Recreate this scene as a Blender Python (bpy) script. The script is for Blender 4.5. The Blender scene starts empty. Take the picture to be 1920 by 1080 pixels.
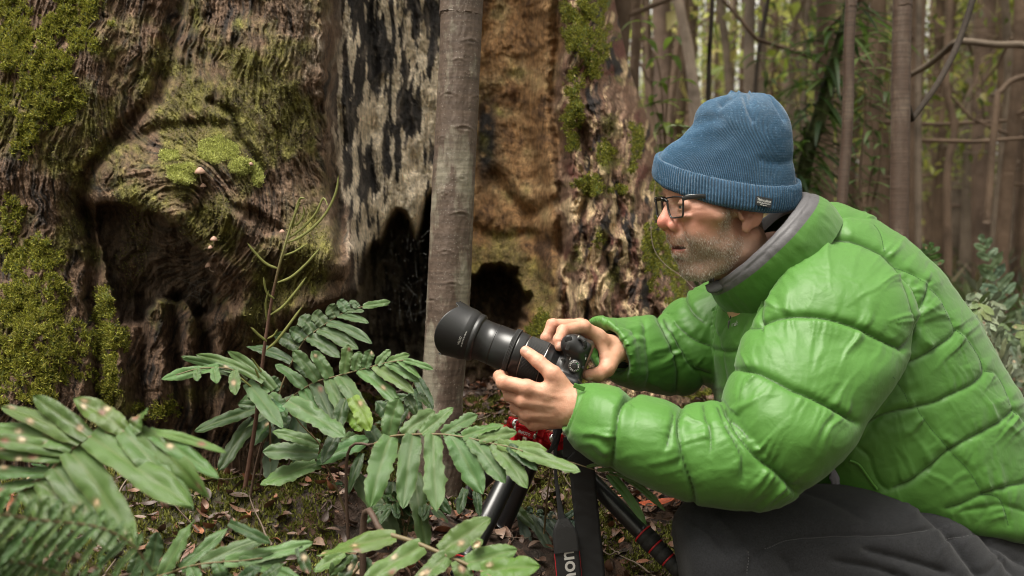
import bpy, math, random
import numpy as np
from mathutils import Vector, Matrix

# ---------------------------------------------------------------- camera, sky, sun, exposure
SC = bpy.context.scene
COL = SC.collection
F_PX = 1866.7
PITCH = math.radians(3.4)
CAM_Z = 0.9
cam_d = bpy.data.cameras.new("camera"); cam = bpy.data.objects.new("view_camera", cam_d); COL.objects.link(cam)
cam.location = (0, 0, CAM_Z); cam.rotation_euler = (math.pi/2 - PITCH, 0, 0)
cam_d.lens = 35; cam_d.sensor_width = 36; cam_d.clip_start = 0.05; cam_d.clip_end = 2000
cam_d.dof.use_dof = True; cam_d.dof.focus_distance = 1.80; cam_d.dof.aperture_fstop = 3.7
SC.camera = cam

SUN_EL, SUN_AZ = 72, 236      # degrees; azimuth measured clockwise from +Y
w = bpy.data.worlds.new("World"); SC.world = w; w.use_nodes = True
nt = w.node_tree; bg = nt.nodes["Background"]
sky = nt.nodes.new("ShaderNodeTexSky"); sky.sky_type = 'NISHITA'; sky.sun_disc = False
sky.sun_elevation = math.radians(SUN_EL); sky.sun_rotation = math.radians(SUN_AZ)
sky.air_density = 1.0; sky.dust_density = 4.0; sky.ozone_density = 0.6
hs = nt.nodes.new("ShaderNodeHueSaturation"); hs.inputs["Saturation"].default_value = 0.05   # overcast: a grey sky
_wm = nt.nodes.new("ShaderNodeVectorMath"); _wm.operation = 'MULTIPLY'; _wm.inputs[1].default_value = (1.0, .955, .85)   # warm tint over the grey sky
nt.links.new(sky.outputs[0], hs.inputs["Color"]); nt.links.new(hs.outputs[0], _wm.inputs[0]); nt.links.new(_wm.outputs[0], bg.inputs["Color"])
bg.inputs["Strength"].default_value = 0.15
sun_d = bpy.data.lights.new("sun", 'SUN'); sun = bpy.data.objects.new("sun", sun_d); COL.objects.link(sun)
sun_d.energy = 2.7; sun_d.angle = math.radians(34); sun_d.color = (1.0, 0.95, 0.87)
_az, _el = math.radians(SUN_AZ), math.radians(SUN_EL)
_sd = Vector((math.sin(_az)*math.cos(_el), math.cos(_az)*math.cos(_el), math.sin(_el)))
sun.rotation_euler = _sd.to_track_quat('Z', 'Y').to_euler()
SC.view_settings.view_transform = 'Standard'; SC.view_settings.look = 'None'
SC.view_settings.exposure = 1.14; SC.view_settings.gamma = 1
SC.cycles.use_denoising = True; SC.cycles.filter_width = 1.05
SC.cycles.max_bounces = 6; SC.cycles.diffuse_bounces = 3; SC.cycles.glossy_bounces = 3
SC.cycles.transmission_bounces = 4; SC.cycles.transparent_max_bounces = 6
SC.cycles.sample_clamp_indirect = 6.0

# ---------------------------------------------------------------- helpers
_F = np.array([0, math.cos(PITCH), -math.sin(PITCH)]); _U = np.array([0, math.sin(PITCH), math.cos(PITCH)])
_R = np.array([1.0, 0, 0]); _C = np.array([0, 0, CAM_Z])
def P(px, py, D):
    """a point in the world for a place in the photograph and its distance from the camera"""
    px = np.asarray(px, float); py = np.asarray(py, float); D = np.asarray(D, float)
    a = (px-960)/F_PX; b = (540-py)/F_PX
    return _C + D[..., None]*(_F + a[..., None]*_R + b[..., None]*_U)
def V(px, py, D): return P(px, py, D)
def proj(p):
    q = np.asarray(p) - _C
    d = q @ _F
    return 960 + F_PX*(q @ _R)/d, 540 - F_PX*(q @ _U)/d, d
def sm(a, b, x):
    t = np.clip((x-a)/(b-a), 0, 1); return t*t*(3-2*t)

def _hash(ix, iy, iz):
    h = (ix.astype(np.uint32)*np.uint32(374761393) + iy.astype(np.uint32)*np.uint32(668265263) + iz.astype(np.uint32)*np.uint32(2147483647+144665))
    h = (h ^ (h >> np.uint32(13)))*np.uint32(1274126177)
    return h ^ (h >> np.uint32(16))
def noise(x, y, z=0.0):
    """gradient noise, about -1..1"""
    x, y, z = np.broadcast_arrays(np.asarray(x, np.float32), np.asarray(y, np.float32), np.asarray(z, np.float32))
    xi = np.floor(x); yi = np.floor(y); zi = np.floor(z)
    fx, fy, fz = x-xi, y-yi, z-zi
    xi = xi.astype(np.int64); yi = yi.astype(np.int64); zi = zi.astype(np.int64)
    u = fx*fx*fx*(fx*(fx*6-15)+10); v = fy*fy*fy*(fy*(fy*6-15)+10); w_ = fz*fz*fz*(fz*(fz*6-15)+10)
    def g(dx, dy, dz):
        h = _hash(xi+dx, yi+dy, zi+dz)
        a = ((h & np.uint32(1023)).astype(np.float32)/1023*2-1); b = (((h >> np.uint32(10)) & np.uint32(1023)).astype(np.float32)/1023*2-1)
        c = (((h >> np.uint32(20)) & np.uint32(1023)).astype(np.float32)/1023*2-1)
        return a*(fx-dx)+b*(fy-dy)+c*(fz-dz)
    def L(a, b, t): return a+(b-a)*t
    return 1.25*L(L(L(g(0,0,0), g(1,0,0), u), L(g(0,1,0), g(1,1,0), u), v), L(L(g(0,0,1), g(1,0,1), u), L(g(0,1,1), g(1,1,1), u), v), w_)
def fbm(x, y, z=0.0, o=4, gain=.5):
    s = 0; a = 1; f = 1
    for i in range(o):
        s = s + a*noise(x*f+i*7.3, np.asarray(y)*f+i*3.1, np.asarray(z)*f+i*5.7); a *= gain; f *= 2.03
    return s
def ridged(x, y, z=0.0, o=4, gain=.55):
    s = 0; a = 1; f = 1
    for i in range(o):
        s = s + a*(1-2*np.abs(noise(x*f+i*7.3, np.asarray(y)*f+i*3.1, np.asarray(z)*f+i*5.7))); a *= gain; f *= 2.03
    return s

def mesh_data(name, v, f, mat=None, smooth=True, uv=None, cols=None, fmat=None):
    me = bpy.data.meshes.new(name)
    v = np.asarray(v, np.float32).reshape(-1, 3)
    if isinstance(f, np.ndarray):
        groups = [f] if len(f) else []
    elif len(f) and isinstance(f[0], np.ndarray): groups = [g for g in f if len(g)]
    else:
        groups = None
    if groups is not None:
        nl = sum(g.size for g in groups); nf = sum(len(g) for g in groups)
        me.vertices.add(len(v)); me.vertices.foreach_set("co", v.ravel())
        me.loops.add(nl); me.polygons.add(nf)
        me.loops.foreach_set("vertex_index", np.concatenate([g.ravel() for g in groups]).astype(np.int32))
        tot = np.concatenate([np.full(len(g), g.shape[1]) for g in groups]); st = np.concatenate([[0], np.cumsum(tot)[:-1]])
        me.polygons.foreach_set("loop_start", st.astype(np.int32))
        try: me.polygons.foreach_set("loop_total", tot.astype(np.int32))
        except Exception: pass
        me.update(calc_edges=True)
    else:
        me.from_pydata([tuple(map(float, q)) for q in v], [], [tuple(int(i) for i in q) for q in f])
    me.polygons.foreach_set("use_smooth", np.full(len(me.polygons), smooth))
    if mat is not None:
        for m_ in (mat if isinstance(mat, (list, tuple)) else [mat]): me.materials.append(m_)
    if fmat is not None: me.polygons.foreach_set("material_index", np.asarray(fmat, np.int32))
    if uv is not None:
        lay = me.uv_layers.new(name="UVMap")
        li = np.empty(len(me.loops), np.int32); me.loops.foreach_get("vertex_index", li)
        lay.data.foreach_set("uv", np.asarray(uv, np.float32)[li].ravel())
    for nm, c in (cols or {}).items():
        c = np.asarray(c, np.float32)
        if c.ndim == 1:
            at = me.attributes.new(nm, 'FLOAT', 'POINT'); at.data.foreach_set("value", c)
        else:
            at = me.attributes.new(nm, 'FLOAT_COLOR', 'POINT')
            if c.shape[1] == 3: c = np.c_[c, np.ones(len(c), np.float32)]
            at.data.foreach_set("color", c.ravel())
    me.validate(clean_customdata=False)
    return me
def obj(name, v, f, mat=None, parent=None, **k):
    me = v if isinstance(v, bpy.types.Mesh) else mesh_data(name, v, f, mat, **k)
    o = bpy.data.objects.new(name, me); COL.objects.link(o)
    if parent is not None: o.parent = parent; o.matrix_parent_inverse = Matrix.Translation(-Vector(parent.location)) if parent.type == "EMPTY" else Matrix.Identity(4)
    return o
def tag(o, label=None, cat=None, group=None, kind=None):
    if label: o['label'] = label
    if cat: o['category'] = cat
    if group: o['group'] = group
    if kind: o['kind'] = kind
    return o
def thing(name, label, cat, loc=(0, 0, 0), group=None):
    o = bpy.data.objects.new(name, None); COL.objects.link(o); o.location = tuple(float(a) for a in loc); o.empty_display_size = .05
    return tag(o, label, cat, group)

def grid_faces(nu, nv, close_u=False, close_v=False):
    iu = np.arange(nu if close_u else nu-1); iv = np.arange(nv if close_v else nv-1)
    a, b = np.meshgrid(iu, iv, indexing='ij'); a1 = (a+1) % nu; b1 = (b+1) % nv
    return np.stack([a*nv+b, a1*nv+b, a1*nv+b1, a*nv+b1], -1).reshape(-1, 4)
def catmull(pts, n):
    """resample a polyline (k,dim) smoothly to n points, evenly in length"""
    p = np.asarray(pts, float)
    if len(p) < 3:
        t = np.linspace(0, 1, n)[:, None]; return p[0]*(1-t)+p[-1]*t
    q = np.vstack([2*p[0]-p[1], p, 2*p[-1]-p[-2]]); out = []
    for i in range(1, len(q)-2):
        t = np.linspace(0, 1, 24, endpoint=False)[:, None]
        a, b, c, d = q[i-1], q[i], q[i+1], q[i+2]
        out.append(.5*((2*b)+(-a+c)*t+(2*a-5*b+4*c-d)*t**2+(-a+3*b-3*c+d)*t**3))
    out.append(p[-1][None]); o = np.vstack(out)
    s = np.r_[0, np.cumsum(np.linalg.norm(np.diff(o[:, :min(3, o.shape[1])], axis=0), axis=1))]
    ss = np.linspace(0, s[-1], n)
    return np.stack([np.interp(ss, s, o[:, k]) for k in range(o.shape[1])], 1)
def frames(p):
    t = np.gradient(p, axis=0); t /= np.linalg.norm(t, axis=1)[:, None]+1e-12
    n = np.zeros_like(p); a = np.array([0, 0, 1.]) if abs(t[0, 2]) < .9 else np.array([1., 0, 0])
    v = np.cross(t[0], a); v /= np.linalg.norm(v)
    for i in range(len(p)):
        v = v - t[i]*(v @ t[i]); v /= np.linalg.norm(v)+1e-12; n[i] = v
    return t, n, np.cross(t, n)
def tube(pts, rad, sides=10, n=None, cap=True, bump=None):
    """tapered tube through points; rad a number or one per point -> (verts, faces list)"""
    pts = np.asarray(pts, float); r = np.broadcast_to(np.asarray(rad, float), (len(pts),))
    q = np.c_[pts, r]
    if n: q = catmull(q, n)
    p, r = q[:, :3], q[:, 3]
    t, a, b = frames(p)
    th = np.linspace(0, 2*np.pi, sides, endpoint=False)
    rr = r[:, None]*np.ones(sides)[None]
    if bump is not None: rr = rr*(1+bump(p, th))
    v = p[:, None]+rr[..., None]*(np.cos(th)[None, :, None]*a[:, None]+np.sin(th)[None, :, None]*b[:, None])
    f = grid_faces(len(p), sides, close_v=True)
    v = v.reshape(-1, 3)
    if cap:
        k = len(v); v = np.vstack([v, p[0], p[-1]])
        i = np.arange(sides); j = (i+1) % sides
        base = (len(p)-1)*sides
        c0 = np.stack([j, i, np.full(sides, k)], 1); c1 = np.stack([base+i, base+j, np.full(sides, k+1)], 1)
        return v, [f, np.vstack([c0, c1])]
    return v, [f]
class MB:
    """collects shapes into one mesh"""
    def __init__(s): s.v = []; s.q = []; s.t = []; s.n = 0; s.a = {}; s.uv = []
    def add(s, v, fs, **attr):
        v = np.asarray(v, float).reshape(-1, 3)
        if isinstance(fs, np.ndarray): fs = [fs]
        for f in fs:
            f = np.asarray(f)
            if len(f): (s.q if f.shape[1] == 4 else s.t).append(f+s.n)
        s.v.append(v); s.n += len(v)
        for k, c in attr.items(): s.a.setdefault(k, []).append(np.broadcast_to(np.asarray(c, float), (len(v),)+np.shape(c)[1:] if np.ndim(c) > 1 else ((len(v), 3) if np.shape(c) == (3,) and len(v) != 3 else (len(v),))))
    def arrays(s): return np.vstack(s.v), [np.vstack(g) for g in (s.q, s.t) if g]
    def build(s, name, mat=None, parent=None, smooth=True):
        v, f = s.arrays(); cols = {k: np.concatenate(c) for k, c in s.a.items()}
        uv = cols.pop('uv', None) if 'uv' in cols else None
        return obj(name, v, f, mat, parent, smooth=smooth, cols=cols, uv=uv)
def box(c, h, R=None, bev=0.0):
    """bevelled box: centre, half sizes, 3x3 rows = axes"""
    c = np.asarray(c, float); h = np.asarray(h, float); R = np.eye(3) if R is None else np.asarray(R, float)
    b = min(bev, *(h*.95)) if bev else 0
    if not b:
        s = np.array([[x, y, z] for x in (-1, 1) for y in (-1, 1) for z in (-1, 1)], float)*h
        f = np.array([[0, 1, 3, 2], [4, 6, 7, 5], [0, 4, 5, 1], [2, 3, 7, 6], [0, 2, 6, 4], [1, 5, 7, 3]])
        return c+s @ R, [f]
    n = 14; s = np.linspace(-1, 1, n); vs = []; fs = []; k = 0
    for ax in range(3):
        for sg in (-1, 1):
            u, w_ = np.meshgrid(s, s, indexing='ij'); q = np.zeros((n, n, 3)); q[..., ax] = sg; q[..., (ax+1) % 3] = u*sg; q[..., (ax+2) % 3] = w_
            q = np.sign(q)*np.where(np.abs(q) > .999, 1, np.abs(q))
            p = q*h; inner = np.clip(p, -(h-b), h-b)
            # concentrate lines near the edges
            d = p-inner; L = np.linalg.norm(d, axis=-1, keepdims=True); p = inner+d/np.maximum(L, 1e-9)*np.minimum(L, b)
            vs.append(p.reshape(-1, 3)); fs.append(grid_faces(n, n)+k); k += n*n
    return c+np.vstack(vs) @ R, [np.vstack(fs)]
def lathe(prof, c, axis, sides=48, ref=None, mod=None):
    """profile (r, h) revolved about axis through c"""
    prof = np.asarray(prof, float); ax = np.asarray(axis, float); ax /= np.linalg.norm(ax)
    a = np.cross(ax, [0, 0, 1.] if abs(ax[2]) < .9 else [1., 0, 0]) if ref is None else np.asarray(ref, float); a = a-ax*(a @ ax); a /= np.linalg.norm(a); b = np.cross(ax, a)
    th = np.linspace(0, 2*np.pi, sides, endpoint=False)
    r = prof[:, 0][:, None]*np.ones(sides)[None]; h = prof[:, 1][:, None]*np.ones(sides)[None]
    if mod is not None: r, h = mod(r, h, th[None])
    v = np.asarray(c, float)+r[..., None]*(np.cos(th)[None, :, None]*a+np.sin(th)[None, :, None]*b)+h[..., None]*ax
    return v.reshape(-1, 3), [grid_faces(len(prof), sides, close_v=True)[:, ::-1]]
def ellipsoid(c, r, R=None, n=16):
    u = np.linspace(0, np.pi, n); t = np.linspace(0, 2*np.pi, 2*n, endpoint=False)
    v = np.stack([np.sin(u)[:, None]*np.cos(t), np.sin(u)[:, None]*np.sin(t), np.cos(u)[:, None]*np.ones_like(t)], -1)*np.asarray(r)
    if R is not None: v = v @ np.asarray(R)
    return np.asarray(c)+v.reshape(-1, 3), [grid_faces(n, 2*n, close_v=True)]

def pipe_tris(v, f): return v, f
# surface nets on a dense field: negative inside
def surface_nets(d, org, h):
    s = d < 0
    nx, ny, nz = d.shape
    idx = np.zeros((nx-1, ny-1, nz-1), np.uint8)
    for i in (0, 1):
        for j in (0, 1):
            for k in (0, 1): idx += s[i:nx-1+i, j:ny-1+j, k:nz-1+k]
    cell = (idx > 0) & (idx < 8)
    ci = np.argwhere(cell)
    num = np.full(cell.shape, -1, np.int32); num[cell] = np.arange(len(ci))
    acc = np.zeros((len(ci), 3)); cnt = np.zeros(len(ci))
    cr = [(i, j, k) for i in (0, 1) for j in (0, 1) for k in (0, 1)]
    for a in cr:
        for ax in range(3):
            if a[ax]: continue
            b = list(a); b[ax] = 1
            da = d[ci[:, 0]+a[0], ci[:, 1]+a[1], ci[:, 2]+a[2]]; db = d[ci[:, 0]+b[0], ci[:, 1]+b[1], ci[:, 2]+b[2]]
            m = (da < 0) != (db < 0); t = np.where(m, da/np.where(m, da-db, 1), 0)
            q = np.tile(np.array(a, float), (len(ci), 1)); q[:, ax] += t
            acc += q*m[:, None]; cnt += m
    v = (ci+acc/np.maximum(cnt, 1)[:, None])*h+org
    fs = []
    for ax in range(3):
        o1, o2 = [(1, 2), (2, 0), (0, 1)][ax]
        sl0 = [slice(1, -1)]*3; sl0[ax] = slice(0, -1); sl1 = list(sl0); sl1[ax] = slice(1, None)
        e = np.argwhere(s[tuple(sl0)] != s[tuple(sl1)])
        off = np.array([1, 1, 1]); off[ax] = 0; e = e+off
        sg = s[e[:, 0], e[:, 1], e[:, 2]]
        def g(d1, d2):
            q = e.copy(); q[:, o1] -= d1; q[:, o2] -= d2; return num[q[:, 0], q[:, 1], q[:, 2]]
        A = np.stack([g(1, 1), g(0, 1), g(0, 0), g(1, 0)], 1)
        A = np.where(sg[:, None], A, A[:, ::-1]); fs.append(A)
    f = np.vstack(fs); f = f[(f >= 0).all(1)]
    return v, f
def sdf_mesh(fn, lo, hi, h, blk=16):
    """mesh the zero set of fn(points)->distance; only blocks near the surface are evaluated finely"""
    lo = np.asarray(lo, float); n = np.ceil((np.asarray(hi)-lo)/h/blk).astype(int)*blk+1
    d = np.empty(n, np.float32)
    nb = (n-1)//blk
    c = np.stack(np.meshgrid(*[np.arange(k) for k in nb], indexing='ij'), -1).reshape(-1, 3)
    cd = fn(lo+(c*blk+blk/2)*h)
    R = blk*h*.5*1.7321*1.25+h*2
    near = np.abs(cd) < R
    for q, dd in zip(c[~near], cd[~near]):
        a = q*blk; d[a[0]:a[0]+blk+1, a[1]:a[1]+blk+1, a[2]:a[2]+blk+1] = dd
    loc = np.stack(np.meshgrid(*[np.arange(blk+1)]*3, indexing='ij'), -1).reshape(-1, 3)
    qn = c[near]
    for s0 in range(0, len(qn), 24):
        qs = qn[s0:s0+24]; pts = (qs[:, None]*blk+loc[None])
        val = fn(lo+pts.reshape(-1, 3)*h).reshape(len(qs), blk+1, blk+1, blk+1)
        for q, vv in zip(qs, val):
            a = q*blk; d[a[0]:a[0]+blk+1, a[1]:a[1]+blk+1, a[2]:a[2]+blk+1] = vv
    return surface_nets(d, lo, h)
def smin(a, b, k): hh = np.clip(.5+.5*(b-a)/k, 0, 1); return b+(a-b)*hh-k*hh*(1-hh)
def smax(a, b, k): return -smin(-a, -b, k)
def s_ell(p, c, r, R=None):
    q = p-np.asarray(c)
    if R is not None: q = q @ np.asarray(R).T
    r = np.asarray(r, float); k0 = np.linalg.norm(q/r, axis=-1); k1 = np.linalg.norm(q/(r*r), axis=-1)
    return k0*(k0-1)/np.maximum(k1, 1e-9)
def s_cap(p, a, b, ra, rb=None):
    a = np.asarray(a, float); b = np.asarray(b, float); rb = ra if rb is None else rb
    ab = b-a; t = np.clip(((p-a) @ ab)/(ab @ ab), 0, 1)
    return np.linalg.norm(p-a-t[:, None]*ab, axis=1)-(ra+(rb-ra)*t)
def normals(v, f):
    n = np.zeros_like(v); f = f if isinstance(f, list) else [f]
    for g in f:
        c = np.cross(v[g[:, 1]]-v[g[:, 0]], v[g[:, -1]]-v[g[:, 0]])
        for k in range(g.shape[1]):
            for ax in range(3): n[:, ax] += np.bincount(g[:, k], c[:, ax], len(v))
    return n/np.maximum(np.linalg.norm(n, axis=1), 1e-12)[:, None]
def voxel_union(v, f, h, smooth=0, sf=.5):
    me = mesh_data("tmp", v, f); o = bpy.data.objects.new("tmp", me); COL.objects.link(o)
    m = o.modifiers.new("r", 'REMESH'); m.mode = 'VOXEL'; m.voxel_size = h
    if smooth: s = o.modifiers.new("s", 'SMOOTH'); s.iterations = smooth; s.factor = sf
    dg = bpy.context.evaluated_depsgraph_get(); e = o.evaluated_get(dg); m2 = e.to_mesh()
    vv = np.empty(len(m2.vertices)*3, np.float32); m2.vertices.foreach_get("co", vv)
    li = np.empty(len(m2.loops), np.int32); m2.loops.foreach_get("vertex_index", li)
    lt = np.empty(len(m2.polygons), np.int32); m2.polygons.foreach_get("loop_total", lt)
    ls = np.empty(len(m2.polygons), np.int32); m2.polygons.foreach_get("loop_start", ls)
    fq = li[ls[lt == 4][:, None]+np.arange(4)]; ft = li[ls[lt == 3][:, None]+np.arange(3)]
    e.to_mesh_clear(); bpy.data.objects.remove(o); bpy.data.meshes.remove(me)
    return vv.reshape(-1, 3).astype(float), [g for g in (fq, ft) if len(g)]
def poly_sd(x, y, poly):
    """signed distance to a closed polygon, negative inside"""
    p = np.asarray(poly, float); d = np.full(x.shape, 1e18); ins = np.zeros(x.shape, bool)
    for i in range(len(p)):
        a, b = p[i], p[(i+1) % len(p)]; e = b-a
        t = np.clip(((x-a[0])*e[0]+(y-a[1])*e[1])/(e @ e), 0, 1)
        d = np.minimum(d, (x-a[0]-t*e[0])**2+(y-a[1]-t*e[1])**2)
        c = ((a[1] > y) != (b[1] > y)) & (x < e[0]*(y-a[1])/(e[1] if e[1] else 1e-9)+a[0]); ins ^= c
    return np.where(ins, -1, 1)*np.sqrt(d)
def line_d(x, y, pts):
    """distance to an open polyline, arc position, signed side"""
    p = np.asarray(pts, float); d = np.full(x.shape, 1e18); s = np.zeros(x.shape); sd = np.zeros(x.shape); L = 0
    for i in range(len(p)-1):
        a, b = p[i], p[i+1]; e = b-a; le = np.hypot(*e)
        t = np.clip(((x-a[0])*e[0]+(y-a[1])*e[1])/(le*le), 0, 1)
        q = (x-a[0]-t*e[0])**2+(y-a[1]-t*e[1])**2; m = q < d
        d = np.where(m, q, d); s = np.where(m, L+t*le, s); sd = np.where(m, np.sign(e[0]*(y-a[1])-e[1]*(x-a[0])), sd); L += le
    return np.sqrt(d), s, sd

# ---------------------------------------------------------------- materials
def mat(name, color=(.5, .5, .5), rough=.6, metal=0, spec=.5, bump=0, bscale=100, var=0, vscale=20, sheen=0, sss=0, coat=0, attr=None, transl=0, bdist=.002):
    m = bpy.data.materials.new(name); m.use_nodes = True; n = m.node_tree; N = n.nodes; L = n.links
    b = N["Principled BSDF"]; b.inputs["Roughness"].default_value = rough; b.inputs["Metallic"].default_value = metal
    b.inputs["Specular IOR Level"].default_value = spec
    b.inputs["Base Color"].default_value = (*color, 1)
    if coat: b.inputs["Coat Weight"].default_value = coat
    if sheen: b.inputs["Sheen Weight"].default_value = sheen
    if sss: b.inputs["Subsurface Weight"].default_value = sss; b.inputs["Subsurface Radius"].default_value = (1, .35, .2); b.inputs["Subsurface Scale"].default_value = .004
    src = None
    tc = N.new("ShaderNodeTexCoord")
    if attr:
        at = N.new("ShaderNodeAttribute"); at.attribute_name = attr; src = at.outputs["Color"]
    if var:
        nz = N.new("ShaderNodeTexNoise"); nz.inputs["Scale"].default_value = vscale; nz.inputs["Detail"].default_value = 5
        L.new(tc.outputs["Object"], nz.inputs["Vector"])
        mr = N.new("ShaderNodeMapRange"); mr.inputs[1].default_value = .3; mr.inputs[2].default_value = .7; mr.inputs[3].default_value = 1-var; mr.inputs[4].default_value = 1+var
        L.new(nz.outputs[0], mr.inputs[0])
        mx = N.new("ShaderNodeVectorMath"); mx.operation = 'SCALE'
        if src: L.new(src, mx.inputs[0])
        else: mx.inputs[0].default_value = color
        L.new(mr.outputs[0], mx.inputs["Scale"]); src = mx.outputs[0]
    if src: L.new(src, b.inputs["Base Color"])
    if bump:
        nb = N.new("ShaderNodeTexNoise"); nb.inputs["Scale"].default_value = bscale; nb.inputs["Detail"].default_value = 6; nb.inputs["Roughness"].default_value = .65
        L.new(tc.outputs["Object"], nb.inputs["Vector"])
        bp = N.new("ShaderNodeBump"); bp.inputs["Strength"].default_value = bump; bp.inputs["Distance"].default_value = bdist
        L.new(nb.outputs[0], bp.inputs["Height"]); L.new(bp.outputs[0], b.inputs["Normal"])
    if transl:
        tr = N.new("ShaderNodeBsdfTranslucent"); ms = N.new("ShaderNodeMixShader"); ms.inputs[0].default_value = transl
        if src: L.new(src, tr.inputs["Color"])
        else: tr.inputs["Color"].default_value = (*color, 1)
        L.new(b.outputs[0], ms.inputs[1]); L.new(tr.outputs[0], ms.inputs[2]); L.new(ms.outputs[0], N["Material Output"].inputs["Surface"])
    return m

def text_mesh(s, size, depth=.0003, fit=None, bold=0.0, shear=0):
    cu = bpy.data.curves.new("t", 'FONT'); cu.body = s; cu.size = size; cu.align_x = 'CENTER'; cu.align_y = 'CENTER'; cu.resolution_u = 3; cu.offset = bold; cu.shear = shear
    o = bpy.data.objects.new("t", cu); COL.objects.link(o); dg = bpy.context.evaluated_depsgraph_get(); me = o.evaluated_get(dg).to_mesh()
    v = np.empty(len(me.vertices)*3, np.float32); me.vertices.foreach_get("co", v); v = v.reshape(-1, 3).astype(float)
    tri = []
    for p_ in me.polygons:
        q = list(p_.vertices)
        for i in range(1, len(q)-1): tri.append((q[0], q[i], q[i+1]))
    o.evaluated_get(dg).to_mesh_clear(); bpy.data.objects.remove(o); bpy.data.curves.remove(cu)
    if fit: v[:, 0] *= fit/max(v[:, 0].max()-v[:, 0].min(), 1e-6)
    return v, [np.array(tri)]

def unit(v): v = np.asarray(v, float); return v/np.linalg.norm(v)
# ---------------------------------------------------------------- ground
RNG = np.random.default_rng(7)
def ground_z(x, y):
    x = np.asarray(x, float); y = np.asarray(y, float)
    z = np.interp(y, [1.3, 1.75, 2.0, 2.35, 2.7, 4.5, 9], [.0, .27, .36, .45, .46, .32, .28])   # rises towards the old tree
    z = z*sm(1.6, .5, x)*.9+z*.1*1 + (1-sm(1.6, .5, x))*z*.75
    z = z + .20*sm(.25, -.4, x)*sm(1.15, 1.6, y)*sm(2.05, 1.68, y)  # fern bank on the left
    z = z + .02*np.exp(-(((x-.05)/.11)**2+((y-2.05)/.14)**2))*5
    z = z + .030*fbm(x*3, y*3, 1.3, 3)*sm(.3, 1.5, y) + .008*fbm(x*22, y*22, 4.1, 3)
    return z + .15*fbm(x*.12, y*.12, 9., 2)*sm(5, 15, y)
def _axis(a, b, c, d, fine, coarse):
    left = -np.geomspace(1, 1+(b-a), coarse)[::-1]+1+b; right = np.geomspace(1, 1+(d-c), coarse)-1+c
    return np.r_[left[:-1], np.linspace(b, c, fine), right[1:]]
gx = _axis(-250, -1.6, 1.9, 250, 330, 60); gy = _axis(-30, .9, 4.2, 400, 310, 70)
GX, GY = np.meshgrid(gx, gy, indexing='ij')
def soil_material():
    m = mat("forest_soil", (.05, .03, .02), .85, bump=.9, bscale=60, bdist=.02)
    n = m.node_tree; N = n.nodes; L = n.links; b = N["Principled BSDF"]
    tc = N.new("ShaderNodeTexCoord"); v = N.new("ShaderNodeTexVoronoi"); v.inputs["Scale"].default_value = 38; v.inputs["Randomness"].default_value = 1
    L.new(tc.outputs["Object"], v.inputs["Vector"])
    cr = N.new("ShaderNodeValToRGB"); e = cr.color_ramp; e.elements[0].position = 0; e.elements[0].color = (.02, .012, .008, 1); e.elements[1].position = 1; e.elements[1].color = (.11, .055, .03, 1)
    for p_, c_ in ((.35, (.045, .025, .016, 1)), (.6, (.08, .04, .022, 1)), (.8, (.03, .022, .016, 1))):
        q = e.elements.new(p_); q.color = c_
    sep = N.new("ShaderNodeSeparateColor"); L.new(v.outputs["Color"], sep.inputs[0]); L.new(sep.outputs[0], cr.inputs[0])
    nz = N.new("ShaderNodeTexNoise"); nz.inputs["Scale"].default_value = 1.6; nz.inputs["Detail"].default_value = 8; L.new(tc.outputs["Object"], nz.inputs["Vector"])
    mr = N.new("ShaderNodeMapRange"); mr.inputs[1].default_value = .56; mr.inputs[2].default_value = .68; L.new(nz.outputs[0], mr.inputs[0])
    mx = N.new("ShaderNodeMix"); mx.data_type = 'RGBA'; L.new(mr.outputs[0], mx.inputs[0]); L.new(cr.outputs[0], mx.inputs[6]); mx.inputs[7].default_value = (.045, .04, .018, 1)
    L.new(mx.outputs[2], b.inputs["Base Color"])
    return m
tag(obj("ground", np.stack([GX, GY, ground_z(GX, GY)], -1), grid_faces(len(gx), len(gy)), soil_material()), "dark forest soil scattered with rotting leaves", kind="structure")

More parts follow.
